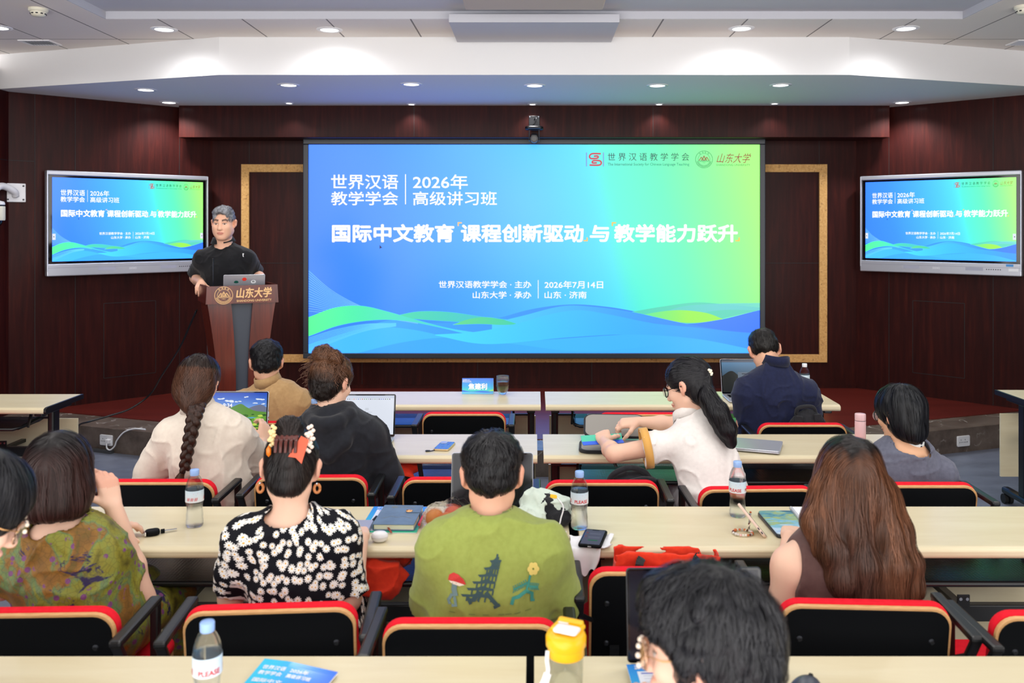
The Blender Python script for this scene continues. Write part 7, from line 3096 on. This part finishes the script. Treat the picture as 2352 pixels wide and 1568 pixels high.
g.box((0, -0.079, 0.005), (0.012, 0.001, 0.004), 0, 0.0004)
g.build('charging_port', M['silver'], t)

# phone in the speaker's hand
el, wr, hd, *_ = p0.arms['l']
c = Vector(wr + npv((-0.055, -0.045, -0.002)))
t, o = phone('speaker_phone', 'dark phone held by the speaker above the lectern', c, math.radians(58), 0.072, 0.148, M['blackplastic'], M['glassblack'])

# leaning pink phone with a bead strap
a, b = tp(1757, 1236), P(1698, 1163, 3.135)
ax = (b - a).normalized()
vw = Vector((0.25, 0.90, -0.33))
wd = (vw - ax * vw.dot(ax)).normalized()
nn = ax.cross(wd)
Rm = Matrix((wd, ax, nn)).transposed().to_4x4()
t = thing('leaning_phone', 'pale pink phone propped on its stand beside the painted laptop cover', 'phone', a + Vector((0, 0, 0.006)))
g = G()
g.M = Rm @ Matrix.Translation((0.025, 0.072, -0.005))
g.slab(0.076, 0.146, 0.010, 0.011, 0.0035)
g.build('case', plain('pale pink case', (234, 206, 190), 0.4), t)
g = G()
s_ = 1 if nn.z < 0 else -1
g.M = Rm @ Matrix.Translation((0.025, 0.072, 0.0052 if s_ < 0 else -0.0062))
g.slab(0.070, 0.140, 0.0008, 0.009, 0.0003)
g.build('glass_front', M['glassblack'], t)
st0 = Rm @ Vector((0.02, 0.075, 0))
g = G()
g.bar(st0, Vector((st0.x - 0.02, st0.y + 0.01, -0.002)), 0.03, 0.003)
g.build('stand', plain('cream stand', (232, 222, 196), 0.4), t)
g = G()
for q in (0.012, 0.03):
    g.box(Rm @ Vector((-0.0132, q, 0.0)), (0.002, 0.009, 0.004), 0, 0, 1, Rm.to_3x3())
g.build('port', M['darksteel'], t)
cb_ = tp(1706, 1226)
t = thing('bead_strap', 'loop of coloured beads lying beside the leaning pink phone', 'phone strap', cb_)
cols_ = [(214, 206, 200), (180, 176, 172), (96, 44, 40), (226, 214, 200), (240, 190, 190), (150, 146, 142), (232, 226, 220), (200, 110, 60)]
rg = random.Random(3)
k = 0
pts = []
for i in range(24):
    a = 2 * PI * i / 24 + 0.9
    pts.append((0.034 * math.cos(a), 0.030 * math.sin(a), 0.0055))
top_ = Vector((0.035, 0.03, 0.05))
for i in range(9):
    u = (i + 1) / 9
    pts.append((0.026 + 0.012 * u, 0.022 + 0.02 * u, 0.008 + 0.055 * u))
bead_mats = [plain('bead %d' % i, c_, 0.2) for i, c_ in enumerate(cols_)]
for q in pts:
    g = G()
    r_ = 0.0058 if rg.random() < 0.2 else 0.0043
    g.lathe([(r_ * math.cos(a), r_ * math.sin(a)) for a in np.linspace(-PI / 2 + 0.01, PI / 2 - 0.01, 7)], 12, (q[0], q[1], max(q[2], r_)), 0, False)
    g.build('bead', rg.choice(bead_mats), t)

# painted laptop cover and spiral notebook
mp_ = NT('blue brushed pattern')
co = mp_.coord((6, 18, 6))
f_ = mp_.noise(co, 1.6, 5, 0.6, 1.2)
yy = mp_.n('ShaderNodeSeparateXYZ')
tc_ = mp_.n('ShaderNodeTexCoord')
mp_.l(tc_.outputs['Object'], yy.inputs[0])
mp_.base(mp_.ramp(mp_.math('ADD', mp_.math('MULTIPLY', f_, 0.75), mp_.math('MULTIPLY', yy.outputs[1], -1.3)), [(0.14, lin(44, 92, 122)), (0.26, lin(96, 160, 176)), (0.34, lin(168, 184, 110)), (0.40, lin(110, 180, 206)), (0.52, lin(196, 218, 240)), (0.66, lin(90, 150, 226))]))
mp_.set(rough=0.35)
t = thing('patterned_laptop', 'closed laptop with a blue and white brushed cover, left of the long brown hair', 'laptop', (0.995, 3.17, TZ), math.radians(1.5), 'laptops')
g = G()
g.slab(0.30, 0.25, 0.012, 0.014, 0.004)
g.build('base', M['darksteel'], t)
g = G()
g.M = Matrix.Translation((0, 0, 0.0122))
g.slab(0.296, 0.246, 0.005, 0.014, 0.002)
g.build('cover', mp_.mat, t)
t = thing('spiral_notebook', 'open white spiral notebook lying on the brushed blue laptop cover', 'notebook', (1.07, 3.19, TZ + 0.0176), math.radians(-2))
g = G()
g.slab(0.20, 0.235, 0.007, 0.004, 0.001)
g.build('pages', M['paper'], t)
g = G()
for k in range(26):
    y = -0.11 + 0.22 * k / 25
    g.tube([Vector((-0.1 + 0.006 * math.cos(a), y, 0.0045 + 0.006 * math.sin(a))) for a in np.linspace(0, 2 * PI, 9)[:-1]], 0.0009, 5, 0, True)
g.build('spiral_binding', M['silver'], t)

# car key
c = tp(350, 1228)
t = thing('car_key', 'black car key lying on the third row table left of the water bottle', 'car key', c, math.radians(28))
g = G()
g.slab(0.050, 0.042, 0.019, 0.018, 0.007)
g.build('fob', M['blackplastic'], t)
g = G()
g.box((-0.024, -0.004, 0.0095), (0.006, 0.024, 0.014), 0, 0.002)
g.build('chrome_end', M['chrome'], t)
g = G()
g.cyl((0.028, 0.003, 0.007), (0.040, 0.004, 0.007), 0.0075, n=14)
g.build('blade_hinge', M['blackplastic'], t)
g = G()
g.box((0.060, 0.005, 0.007), (0.042, 0.009, 0.0025), 0, 0.0006)
g.build('blade', M['steel'], t)


def leaflet(label, loc, rz, w, d, frame, title=True, name='document_folder', table=True):
    """Blue bordered programme sheet with a white panel."""
    t = thing(name, label, 'document', loc, rz)
    g = G()
    g.slab(w, d, 0.003, 0.006, 0.0008)
    g.build('cover', M['paper'], t)
    F = Flat()
    n = 6
    F.put([(-w / 2 + w * i / n, -d / 2 + d * j / n) for i in range(n + 1) for j in range(n + 1)], [[i * (n + 1) + j, (i + 1) * (n + 1) + j, (i + 1) * (n + 1) + j + 1, i * (n + 1) + j + 1] for i in range(n) for j in range(n)], frame, 0)
    if title:
        F.text('世界汉语  2026年', -w * 0.42, w * 0.15, d * 0.445, d * 0.475, (244, 248, 255), 1, 0.02)
        F.text('教学学会  高级讲习班', -w * 0.42, w * 0.22, d * 0.405, d * 0.435, (244, 248, 255), 1, 0.02)
    if table:
        F.rect(-w * 0.40, w * 0.40, -d * 0.44, d * 0.37, (236, 240, 250), 0.6)
        F.rect(-w * 0.36, w * 0.36, d * 0.325, d * 0.345, (90, 110, 200), 0.9)
        for k in range(14):
            z = d * (0.29 - 0.05 * k)
            F.rect(-w * 0.34, -w * 0.12, z, z + d * 0.006, (170, 180, 206), 0.9)
            F.rect(-w * 0.02, w * 0.32, z, z + d * 0.006, (182, 190, 212), 0.9)
    m = link('print', F.mesh('print'), t, [M['gloss']])
    m.matrix_local = Matrix.Translation((0, 0, 0.0032)) @ Matrix.Rotation(-PI / 2, 4, 'X') @ Matrix.Diagonal((1, 0.0005, 1, 1))
    return t


fr = lambda x, z: lerp_stops([(0, (60, 190, 140)), (0.35, (70, 190, 220)), (1, (60, 140, 236))], z / 0.30 + 0.5)
leaflet('blue and green programme sheet under the dark blue notebook', Vector((-0.520, 3.235, TZ)), math.radians(-1), 0.21, 0.287, fr)
leaflet('blue bordered programme sheet lying on the keyboard of the nearest laptop', Vector((0.335, 2.000, TZ + 0.0148)), math.radians(2), 0.21, 0.27, fr, True, 'programme_sheet')

# dark blue notebook with clasp
t = thing('clasp_notebook', 'dark blue leather notebook with a brass clasp on a programme sheet', 'notebook', (-0.500, 3.215, TZ + 0.0042), math.radians(-2))
lea = mottled('blue leather', (88, 110, 136), (106, 130, 158), 22, 0.5, bump=0.15)
g = G()
g.slab(0.150, 0.215, 0.003, 0.006, 0.001)
g.M = Matrix.Translation((0, 0, 0.020))
g.slab(0.150, 0.215, 0.003, 0.006, 0.001)
g.M = Matrix.Identity(4)
g.box((-0.0735, 0, 0.0115), (0.003, 0.213, 0.021), 0, 0.001)
g.build('cover', lea, t)
g = G()
g.box((0.001, 0, 0.0115), (0.142, 0.205, 0.017))
g.build('pages', plain('cream page edges', (236, 230, 208), 0.8), t)
g = G()
g.slab(0.055, 0.026, 0.003, 0.008, 0.001, 0, 6, 3, None, (0.050, 0.030, 0.0232))
g.box((0.0765, 0.030, 0.0125), (0.003, 0.026, 0.024))
g.build('strap', lea, t)
g = G()
g.lathe([(0.013, 0.0262), (0.012, 0.029), (0.0001, 0.0305)], 20, (0.034, 0.030, 0))
g.build('clasp', plain('brass clasp', (226, 168, 112), 0.25, metal=0.7), t)
F = Flat()
emblem(F, -0.030, 0.082, 0.012, (150, 150, 128), 0.3)
F.text('山东大学', -0.008, 0.045, 0.076, 0.088, (150, 150, 128), 0.3, 0.0, 0.2)
F2 = Flat()
F2.stroke([(-0.05, -0.045), (-0.02, -0.02), (0.0, -0.035), (0.02, -0.02), (0.055, -0.045)], 0.002, (126, 128, 116), 0.3)
m2 = link('gilt_skyline', F2.mesh('gilt_skyline'), t, [M['paint']])
m2.matrix_local = Matrix.Translation((0, 0, 0.0233)) @ Matrix.Rotation(-PI / 2, 4, 'X') @ Matrix.Diagonal((1, 0.0005, 1, 1))
m = link('gilt_lettering', F.mesh('gilt_lettering'), t, [M['paint']])
m.matrix_local = Matrix.Translation((0, 0, 0.0233)) @ Matrix.Rotation(-PI / 2, 4, 'X') @ Matrix.Diagonal((1, 0.0005, 1, 1))
g = G()
g.bar((-0.02, -0.10, 0.010), (0.0, -0.135, 0.002), 0.007, 0.001)
g.build('bookmark', plain('brown ribbon', (140, 62, 40), 0.6), t)
t = thing('red_pen', 'red ballpoint pen held in the strap of the dark blue notebook', 'pen', (-0.413, 3.21, TZ + 0.0145), math.radians(-2))
g = G()
g.cyl((0, -0.068, 0), (0, 0.055, 0), 0.0052, 0.0052, 14)
g.cyl((0, 0.055, 0), (0, 0.068, 0), 0.0052, 0.002, 14)
g.build('barrel', plain('red plastic', (226, 30, 44), 0.25), t)
t = thing('black_pen', 'black pen on the sheet between the silver laptop and the blue notebook', 'pen', (-0.596, 3.185, TZ + 0.0085), math.radians(-8))
g = G()
g.cyl((0, -0.068, 0), (0, 0.060, 0), 0.0048, 0.0048, 12)
g.cyl((0, -0.068, 0), (0, -0.078, 0), 0.0042, 0.001, 12)
g.build('barrel', M['black'], t)

t = thing('earbud_case', 'white rounded earbud case in front of the programme sheet', 'earbud case', tp(872, 1243))
g = G()
g.lathe([(0.0001, 0.0), (0.018, 0.001), (0.027, 0.008), (0.0295, 0.0175)], 32, sq=0.8)
g.build('case_base', M['whiteplastic'], t)
g = G()
g.lathe([(0.0295, 0.0180), (0.028, 0.026), (0.020, 0.033), (0.0001, 0.035)], 32, sq=0.8)
g.build('case_lid', M['whiteplastic'], t)
t = thing('round_earbud_case', 'small white ball shaped case beside the tissue', 'earbud case', tp(1294, 1258))
g = G()
g.lathe([(0.021 * math.cos(a), 0.021 + 0.021 * math.sin(a)) for a in np.linspace(-PI / 2 + 0.02, 0.1, 8)], 28)
g.build('case_base', M['whiteplastic'], t)
g = G()
g.lathe([(0.0209 * math.cos(a), 0.0215 + 0.0209 * math.sin(a)) for a in np.linspace(0.1, PI / 2 - 0.02, 8)], 28)
g.build('case_lid', M['whiteplastic'], t)

# fruit in a clear bag
bc = npv(tp(1010, 1212))
for i, (dx, dy, cl) in enumerate((((-0.018), 0.0, (240, 150, 74)), (0.045, 0.035, (236, 112, 84)), (0.03, -0.035, (238, 130, 72)))):
    t = thing('orange', ('leftmost orange', 'farthest red orange', 'nearest orange')[i] + ' in the clear plastic bag', 'fruit', Vector(bc + npv((dx, dy, 0.0035))), 0, 'oranges in the clear bag')
    g = G()
    g.lathe([(0.033 * math.cos(a), 0.032 + 0.032 * math.sin(a)) for a in np.linspace(-PI / 2 + 0.02, PI / 2 - 0.05, 14)], 28)
    g.build('peel', mottled('orange peel %d' % i, cl, tuple(min(255, c_ + 10) for c_ in cl), 40, 0.45, bump=0.2), t)
S = Solid(bc - 0.12, bc + npv((0.22, 0.22, 0.2)), 0.004)
S.ell(bc + npv((0.018, 0.0, 0.038)), (0.078, 0.085, 0.047), None, 0)
S.chain([bc + npv((0.06, 0.03, 0.05)), bc + npv((0.11, 0.07, 0.065)), bc + npv((0.15, 0.10, 0.06))], [0.045, 0.032, 0.038], 0.02)
S.wrinkle(0.007, 26, (1, 1, 1), 5)
S.plane(bc + npv((0, 0, 0.001)), (0, 0, -1))
o = solid_obj(S, 'plastic_bag', None, None, bc, None, 1)
o.data.materials.clear()
o.data.materials.append(glass('cling film', (250, 250, 252), 0.05, 1.12, 0.55))
o.location = Vector(bc)
props(o, 'clear crumpled plastic bag round the oranges, left of the man in green', 'plastic bag')

# crumpled hat
hc = npv(tp(1252, 1205))
t = thing('fabric_hat', 'crumpled pale green fabric hat with black lining beside the middle water bottle', 'hat', Vector(hc))
S = Solid(hc - npv((0.16, 0.13, 0.01)), hc + npv((0.16, 0.16, 0.16)), 0.004)
S.ell(hc + npv((-0.01, 0.05, 0.05)), (0.085, 0.06, 0.065), None, 0)
S.ell(hc + npv((-0.06, -0.01, 0.03)), (0.07, 0.06, 0.04), None, 0.02)
S.ell(hc + npv((0.05, 0.03, 0.035)), (0.05, 0.06, 0.065), None, 0.02)
S.wrinkle(0.009, 15, (1, 1, 1), 9)
for a, b, r_ in (((-0.005, -0.06, 0.16), (0.03, -0.03, 0.0), 0.016), ((0.03, -0.08, 0.07), (0.07, 0.0, 0.01), 0.018), ((-0.10, -0.08, 0.05), (-0.02, -0.07, 0.02), 0.012)):
    S.cone(hc + npv(a), hc + npv(b), r_, r_, 0.006, 'cut')
S.plane(hc + npv((0, 0, 0.001)), (0, 0, -1))
solid_obj(S, 'brim_cloth', cloth('pale green cotton', (204, 218, 206), (214, 226, 214), fold=0.2), t, hc, None, 1)
S = Solid(hc - npv((0.15, 0.12, 0.01)), hc + npv((0.15, 0.15, 0.15)), 0.004)
S.ell(hc + npv((-0.005, 0.040, 0.045)), (0.070, 0.055, 0.056), None, 0)
S.ell(hc + npv((0.045, 0.012, 0.028)), (0.050, 0.055, 0.040), None, 0.01)
S.ell(hc + npv((-0.06, -0.010, 0.018)), (0.050, 0.050, 0.030), None, 0.01)
S.wrinkle(0.006, 22, (1, 1, 1), 3)
S.plane(hc + npv((0, 0, 0.0015)), (0, 0, -1))
solid_obj(S, 'lining', M['charcoal'], t, hc, None, 1)
g = G()
g.tube(catmull([(0.04, -0.02, 0.11), (0.065, -0.045, 0.08), (0.055, -0.06, 0.04), (0.05, -0.075, 0.006), (0.075, -0.085, 0.004)], 7), 0.0025, 7)
g.build('chin_cord', M['paper'], t)
g = G()
g.slab(0.026, 0.014, 0.003, 0.005, 0.001, 0, 5, 2, None, (0, 0, 0))
yb = g.build('badge', M['yellow'], t)
yb.location = (0.030, -0.028, 0.112)
yb.rotation_euler = (0.9, 0.2, 0.2)

# tissue draped over the table edge
t0 = tp(1352, 1232)
rg = np.random.default_rng(2)
xa, ya = 0.115, 3.06


def tiss(u, v):
    nar = 1.0 - 0.55 * max(0.0, (v - 0.55) / 0.45)
    x = xa + 0.155 * (0.5 + (u - 0.5) * nar) - 0.02 * max(0.0, v - 0.55) + 0.010 * math.sin(7 * v + 2 * u)
    s = v * 0.195 + 0.012 * math.sin(6 * u + 1)
    lift = 0.004 + 0.012 * (0.5 + 0.5 * math.sin(21 * u + 9 * v)) * (0.5 + 0.5 * math.sin(13 * v - 6 * u)) * (0 if 0.3 < u < 0.9 and 0.05 < v < 0.65 else 1)
    edge = ya - 2.945
    if u > 0.75:
        s = min(s, edge - 0.003 + 0.02 * (1 - u))
    if s < edge:
        return (x, ya - s, TZ + lift)
    q = s - edge
    return (x - 0.3 * q * (u - 0.4), 2.943 - 0.012 * math.sin(min(q / 0.02, 1.57)) - 0.008 * math.sin(9 * u + 20 * q), TZ + 0.006 - q)


g = G()
g.sheet(tiss, 44, 44, 0, 0.0012)
o = g.build('tissue', M['tissue'])
props(o, 'white crumpled tissue under the chat phone, hanging over the table edge', 'tissue')

# pink flask
c = Vector(((1976 - CX_PX) * 4.27 / F_PX, 4.27, TZ))
t = thing('pink_flask', 'slim pale pink metal flask on the second row table', 'flask', c)
g = G()
g.lathe([(0.0245, 0.0), (0.026, 0.003), (0.026, 0.136), (0.0255, 0.138)], 32)
g.build('flask_body', M['pinkmetal'], t)
g = G()
g.lathe([(0.0252, 0.138), (0.0252, 0.1405)], 32, cap=False)
g.build('seal_ring', M['darksteel'], t)
g = G()
g.lathe([(0.0258, 0.1405), (0.026, 0.143), (0.026, 0.169), (0.0245, 0.172), (0.0001, 0.1725)], 32)
g.build('flask_lid', M['pinkmetal'], t)

# black sleeve and the booklet in the hands
t = thing('laptop_sleeve', 'black zipped sleeve with grey lining lying open before the ponytailed woman', 'laptop sleeve', (0.385, 4.275, TZ), math.radians(-4))
g = G()
g.slab(0.33, 0.225, 0.016, 0.05, 0.006)
g.build('lower_shell', M['charcoal'], t)
g = G()
g.M = Matrix.Translation((0, 0, 0.0158))
g.slab(0.305, 0.20, 0.001, 0.04, 0.0004)
g.build('lower_lining', M['greyvinyl'], t)
Mu = Matrix.Translation((0.015, 0.112, 0.022)) @ Matrix.Rotation(math.radians(22), 4, 'X') @ Matrix.Translation((0, 0.10, 0))
g = G()
g.M = Mu
g.slab(0.32, 0.205, 0.010, 0.05, 0.004)
up_ = g.build('upper_flap', M['charcoal'], t)
g = G()
g.M = Mu @ Matrix.Translation((0, 0, 0.0098))
g.slab(0.30, 0.185, 0.0012, 0.04, 0.0005)
g.build('upper_lining', M['greyvinyl'], up_)
g = G()
g.bar((-0.02, -0.114, 0.012), (0.015, -0.150, -0.05), 0.018, 0.003)
g.build('zip_pull', M['black'], t)
t = thing('folded_booklet', 'blue and green folded booklet gripped by the ponytailed woman', 'booklet', P(1384, 1014, 4.175), math.radians(14))
for nm, dz, rx, cl in (('front_leaf', 0.0, 0.35, (62, 108, 236)), ('back_leaf', 0.010, 0.9, (70, 204, 170))):
    g = G()
    g.M = Matrix.Translation((0, 0.012 if dz else 0, dz)) @ Matrix.Rotation(rx, 4, 'X') @ Matrix.Translation((0, 0, 0))
    g.slab(0.205, 0.045, 0.003, 0.003, 0.0008)
    g.build(nm, plain(nm + ' print', cl, 0.35), t)

# the near table
t = thing('bent_booklet', 'bright blue booklet with white lettering and a bent cover, bottom edge', 'booklet', (-0.60, 2.0, TZ), math.radians(-12.5))
F = Flat()
n = 16
w_, d_ = 0.195, 0.27


def bb(x, z):
    return mixc((64, 196, 236), (58, 120, 246), min(max((x + w_ / 2) / w_ * 1.3 - 0.25, 0), 1))


F.put([(-w_ / 2 + w_ * i / n, -d_ / 2 + d_ * j / n) for i in range(n + 1) for j in range(n + 1)], [[i * (n + 1) + j, (i + 1) * (n + 1) + j, (i + 1) * (n + 1) + j + 1, i * (n + 1) + j + 1] for i in range(n) for j in range(n)], bb, 0)
for a, x0, x1, z0 in (('世界汉语', -0.085, -0.025, 0.098), ('教学学会', -0.085, -0.025, 0.078), ('国际中文', -0.085, -0.01, 0.05), ('2026年', -0.012, 0.035, 0.098), ('高级讲习班', -0.012, 0.05, 0.078)):
    F.text(a, x0, x1, z0, z0 + 0.014, (240, 246, 255), 1.2, 0.03)
me = F.mesh('cover_print')
co = np.array([v.co[:] for v in me.vertices])
lift = lambda x, y: 0.006 + 0.016 * np.clip((y + 0.05) / 0.18, 0, 1) ** 2 * np.clip(0.35 + (0.08 - x) / 0.17, 0, 1)
me.vertices.foreach_set('co', np.stack([co[:, 0], co[:, 2], lift(co[:, 0], co[:, 2]) - co[:, 1] * 0.0005], 1).astype(np.float32).ravel())
link('cover_print', me, t, [M['gloss']])
g = G()
g.sheet(lambda u, v: (-w_ / 2 + w_ * u, -d_ / 2 + d_ * v, float(lift(-w_ / 2 + w_ * u, -d_ / 2 + d_ * v)) - 0.0008), 12, 12, 0, 0.0035)
g.build('pages', M['paper'], t)

t = thing('yellow_cup', 'clear drinking cup with a yellow flip lid and white carry strap, nearest table', 'cup', (0.0705, 1.93, TZ), math.radians(-25))
g = G()
g.lathe([(0.0001, 0.002), (0.030, 0.001), (0.034, 0.004), (0.037, 0.08), (0.0385, 0.150), (0.037, 0.150), (0.0355, 0.08), (0.0325, 0.008), (0.0001, 0.007)], 40, cap=False)
g.build('cup_wall', glass('ribbed clear plastic', (244, 246, 244), 0.04, 1.2, 0.5), t)
g = G()
g.lathe([(0.0385, 0.140), (0.0405, 0.142), (0.0405, 0.158), (0.041, 0.160), (0.0445, 0.164), (0.0450, 0.182), (0.042, 0.190), (0.030, 0.194), (0.0001, 0.195)], 40)
g.bar((-0.034, 0.012, 0.196), (0.034, 0.012, 0.196), 0.045, 0.010, 0, 0.004)
g.bar((-0.030, 0.028, 0.203), (0.030, 0.028, 0.203), 0.016, 0.012, 0, 0.005)
lid = g.build('lid', M['yellow'], t)
g = G()
g.M = Matrix.Translation((0.006, -0.010, 0.198))
g.slab(0.056, 0.036, 0.007, 0.008, 0.003)
g.build('flip_cap', M['whiteplastic'], lid)
g = G()
g.M = Matrix.Translation((-0.014, 0.020, 0.2015))
g.slab(0.024, 0.012, 0.001, 0.002, 0.0004)
g.build('sticker', M['paper'], lid)
g = G()
path = catmull([(-0.030, -0.033, 0.158), (-0.028, -0.040, 0.140), (-0.022, -0.050, 0.118), (-0.036, -0.060, 0.08), (-0.062, -0.078, 0.03), (-0.075, -0.085, 0.004)], 8)
for a, b in zip(path, path[1:]):
    g.bar(a, b + (b - a) * 0.15, 0.016 if a.z < 0.12 else 0.008, 0.004, 0, 0, (0.2, -1, 0.4))
g.build('carry_strap', M['whiteplastic'], t)

t = thing('white_tablet', 'white tablet standing upright on the nearest table, right of the near head', 'tablet', (0.487, 1.885, TZ), 0)
g = G()
g.M = Matrix.Rotation(math.radians(80), 4, 'X') @ Matrix.Translation((0, 0.095, -0.004))
g.slab(0.112, 0.19, 0.008, 0.012, 0.003)
g.build('tablet_body', M['whiteplastic'], t)
g = G()
g.bar((0, 0.01, 0.09), (0, 0.07, 0.002), 0.05, 0.003)
g.build('stand', M['whiteplastic'], t)

t = thing('computer_mouse', 'dark grey computer mouse at the bottom edge of the nearest table', 'mouse', (0.632, 2.03, TZ), math.radians(40))
S = Solid((-0.06, -0.05, -0.005), (0.06, 0.05, 0.06), 0.003)
S.ell((0, 0, 0.004), (0.050, 0.033, 0.036), None, 0)
S.plane((0, 0, 0.0005), (0, 0, -1))
solid_obj(S, 'shell', plain('dark grey plastic', (66, 72, 84), 0.35), t, (0, 0, 0), None, 1)
g = G()
g.cyl((0.022, -0.003, 0.034), (0.022, 0.003, 0.034), 0.007, n=16)
g.build('scroll_wheel', M['rubber'], t)


# ------------------------------------------------------------------ bags
def soft_bag(name, label, cat, origin, build, mat, lo, hi, amp=0.008, sc=11, h=0.005, part='bag_body', seed=0, ztop=None):
    o_ = npv(origin)
    t = thing(name, label, cat, origin)
    S = Solid(o_ + npv(lo), o_ + npv(hi), h)
    build(S, o_)
    S.wrinkle(amp, sc, (1, 1, 1), seed)
    solid_obj(S, part, mat, t, o_, None, 1)
    return t


def b1(S, o):
    S.ell(o + npv((0, 0, 0.045)), (0.17, 0.085, 0.045), None, 0)
    S.ell(o + npv((0.05, -0.085, 0.02)), (0.125, 0.030, 0.055), None, 0.03)
    S.ell(o + npv((0.09, -0.09, -0.015)), (0.06, 0.026, 0.04), None, 0.02)


t = soft_bag('cloth_bag', 'orange red cloth bag stuffed under the table beside the daisy dress', 'bag', (-0.60, 3.06, 0.63), b1, M['orange'], (-0.24, -0.17, -0.10), (0.24, 0.14, 0.12))


def b2(S, o):
    S.ell(o + npv((0, 0, 0.04)), (0.13, 0.08, 0.045), None, 0)
    S.ell(o + npv((0.02, -0.075, 0.0)), (0.09, 0.028, 0.065), None, 0.03)


t = soft_bag('cloth_bag', 'orange red cloth bag under the table beside the black hoodie', 'bag', (-0.68, 4.24, 0.63), b2, M['orange'], (-0.2, -0.16, -0.12), (0.2, 0.14, 0.12), seed=4)
g = G()
g.bar((-0.06, -0.112, 0.045), (0.12, -0.100, 0.0), 0.004, 0.022)
g.bar((0.13, -0.09, 0.10), (0.15, -0.09, -0.03), 0.022, 0.004, 0, 0, (0, 1, 0))
g.build('strap', M['black'], t)

t = thing('tote_bag', 'orange tote bag with black handles standing on the chair pushed to the third row', 'bag', (0.435, 2.865, 0.470))
S = Solid((0.20, 2.74, 0.46), (0.68, 3.0, 0.84), 0.005)
for q in range(2):
    pass
X, Y, Z = np.meshgrid(*S.ax, indexing='ij', sparse=True)
dd = np.maximum(np.maximum(np.abs(X - 0.435) - 0.175 + 0.02 * (Z - 0.6), np.abs(Y - 2.865) - (0.036 + 0.03 * (0.79 - Z))), np.maximum(0.474 - Z, Z - 0.780 + 0.05 * np.abs(X - 0.38)))
S.d = dd.astype(np.float32)
X0 = np.maximum(np.maximum(np.abs(X - 0.435) - 0.166, np.abs(Y - 2.865) - 0.028), 0.60 - Z)
S.d = np.maximum(S.d, -X0.astype(np.float32))
S.wrinkle(0.005, 9, (1, 1, 1), 2)
solid_obj(S, 'bag_body', M['orange'], t, (0.435, 2.865, 0.470), None, 1)
for x in (-0.10, 0.08):
    g = G()
    y = -0.052
    path = catmull([(x, y - 0.006, 0.12), (x, y - 0.008, 0.20), (x + 0.004, y - 0.004, 0.278), (x + 0.02, y + 0.02, 0.298), (x + 0.026, y + 0.05, 0.275)], 6)
    for a, b in zip(path, path[1:]):
        g.bar(a, b + (b - a) * 0.15, 0.026, 0.003, 0, 0, (0, -1, 0.3))
    g.build('handle', M['black'], t)
g = G()
g.cyl((-0.01, 0.036, 0.268), (-0.01, 0.030, 0.268), 0.011, 0.009, 16)
g.build('snap_button', M['steel'], t)
g = G()
g.M = Matrix.Translation((0.06, 0.0, 0.14)) @ Matrix.Rotation(0.1, 4, 'Y')
g.box((0, 0, 0.08), (0.15, 0.012, 0.13), 0, 0.002)
o = g.build('paper_inside', M['paper'], t)


def b3(S, o):
    S.ell(o + npv((0, 0, 0.12)), (0.165, 0.085, 0.155), None, 0)
    S.ell(o + npv((0, -0.01, 0.08)), (0.175, 0.085, 0.10), None, 0.05)
    S.plane(o + npv((0, 0, 0.002)), (0, 0, -1), 0.01)


t = soft_bag('backpack', 'dark grey backpack standing on the second row chair behind the open sleeve', 'backpack', (0.44, 3.90, 0.472), b3, M['charcoal'], (-0.22, -0.16, -0.01), (0.22, 0.15, 0.42), 0.006, 8)
g = G()
g.tube(catmull([(-0.12, -0.02, 0.20), (-0.09, -0.03, 0.265), (-0.02, -0.03, 0.295), (0.05, -0.02, 0.275), (0.09, -0.01, 0.22)], 7), 0.013, 10)
g.build('carry_handle', M['charcoal'], t)
g = G()
path = catmull([(-0.14, -0.05, 0.20), (-0.05, -0.07, 0.235), (0.05, -0.06, 0.255), (0.12, -0.02, 0.22), (0.16, -0.01, 0.15)], 7)
g.tube(path, 0.012, 10)
g.build('shoulder_strap', M['charcoal'], t)


def b4(S, o):
    S.ell(o + npv((0, 0, 0.16)), (0.135, 0.050, 0.185), None, 0)
    S.plane(o + npv((0, 0, 0.002)), (0, 0, -1), 0.01)


t = soft_bag('backpack', 'black backpack standing between the man in navy and the back of his chair', 'backpack', (1.515, 4.845, 0.474), b4, M['charcoal'], (-0.18, -0.10, -0.01), (0.18, 0.10, 0.40), 0.005, 8, seed=7)
g = G()
g.tube(catmull([(-0.06, 0.0, 0.32), (-0.045, -0.01, 0.36), (0.03, -0.01, 0.365), (0.055, 0, 0.32)], 7), 0.010, 10)
g.build('carry_handle', M['charcoal'], t)
g = G()
for a, b in (((0.05, -0.035, 0.33), (0.07, -0.055, 0.18)), ((-0.05, -0.035, 0.32), (-0.065, -0.055, 0.18))):
    g.bar(a, b, 0.04, 0.012, 0, 0.004, (0, -1, 0))
g.build('shoulder_strap', M['charcoal'], t)

# chairs of the two people at the nearest table
for x, y, lb in ((0.43, 1.10, 'red chair of the person with pearl rimmed glasses at the nearest table'), (-1.64, 1.30, 'red chair of the person cut off by the left edge')):
    o = copy_tree(PROTO)
    o.location = (x, y + 0.24, 0)
    o.rotation_euler = (0, 0, 0)
    props(o, lb, 'chair', 'red and black lecture chairs')
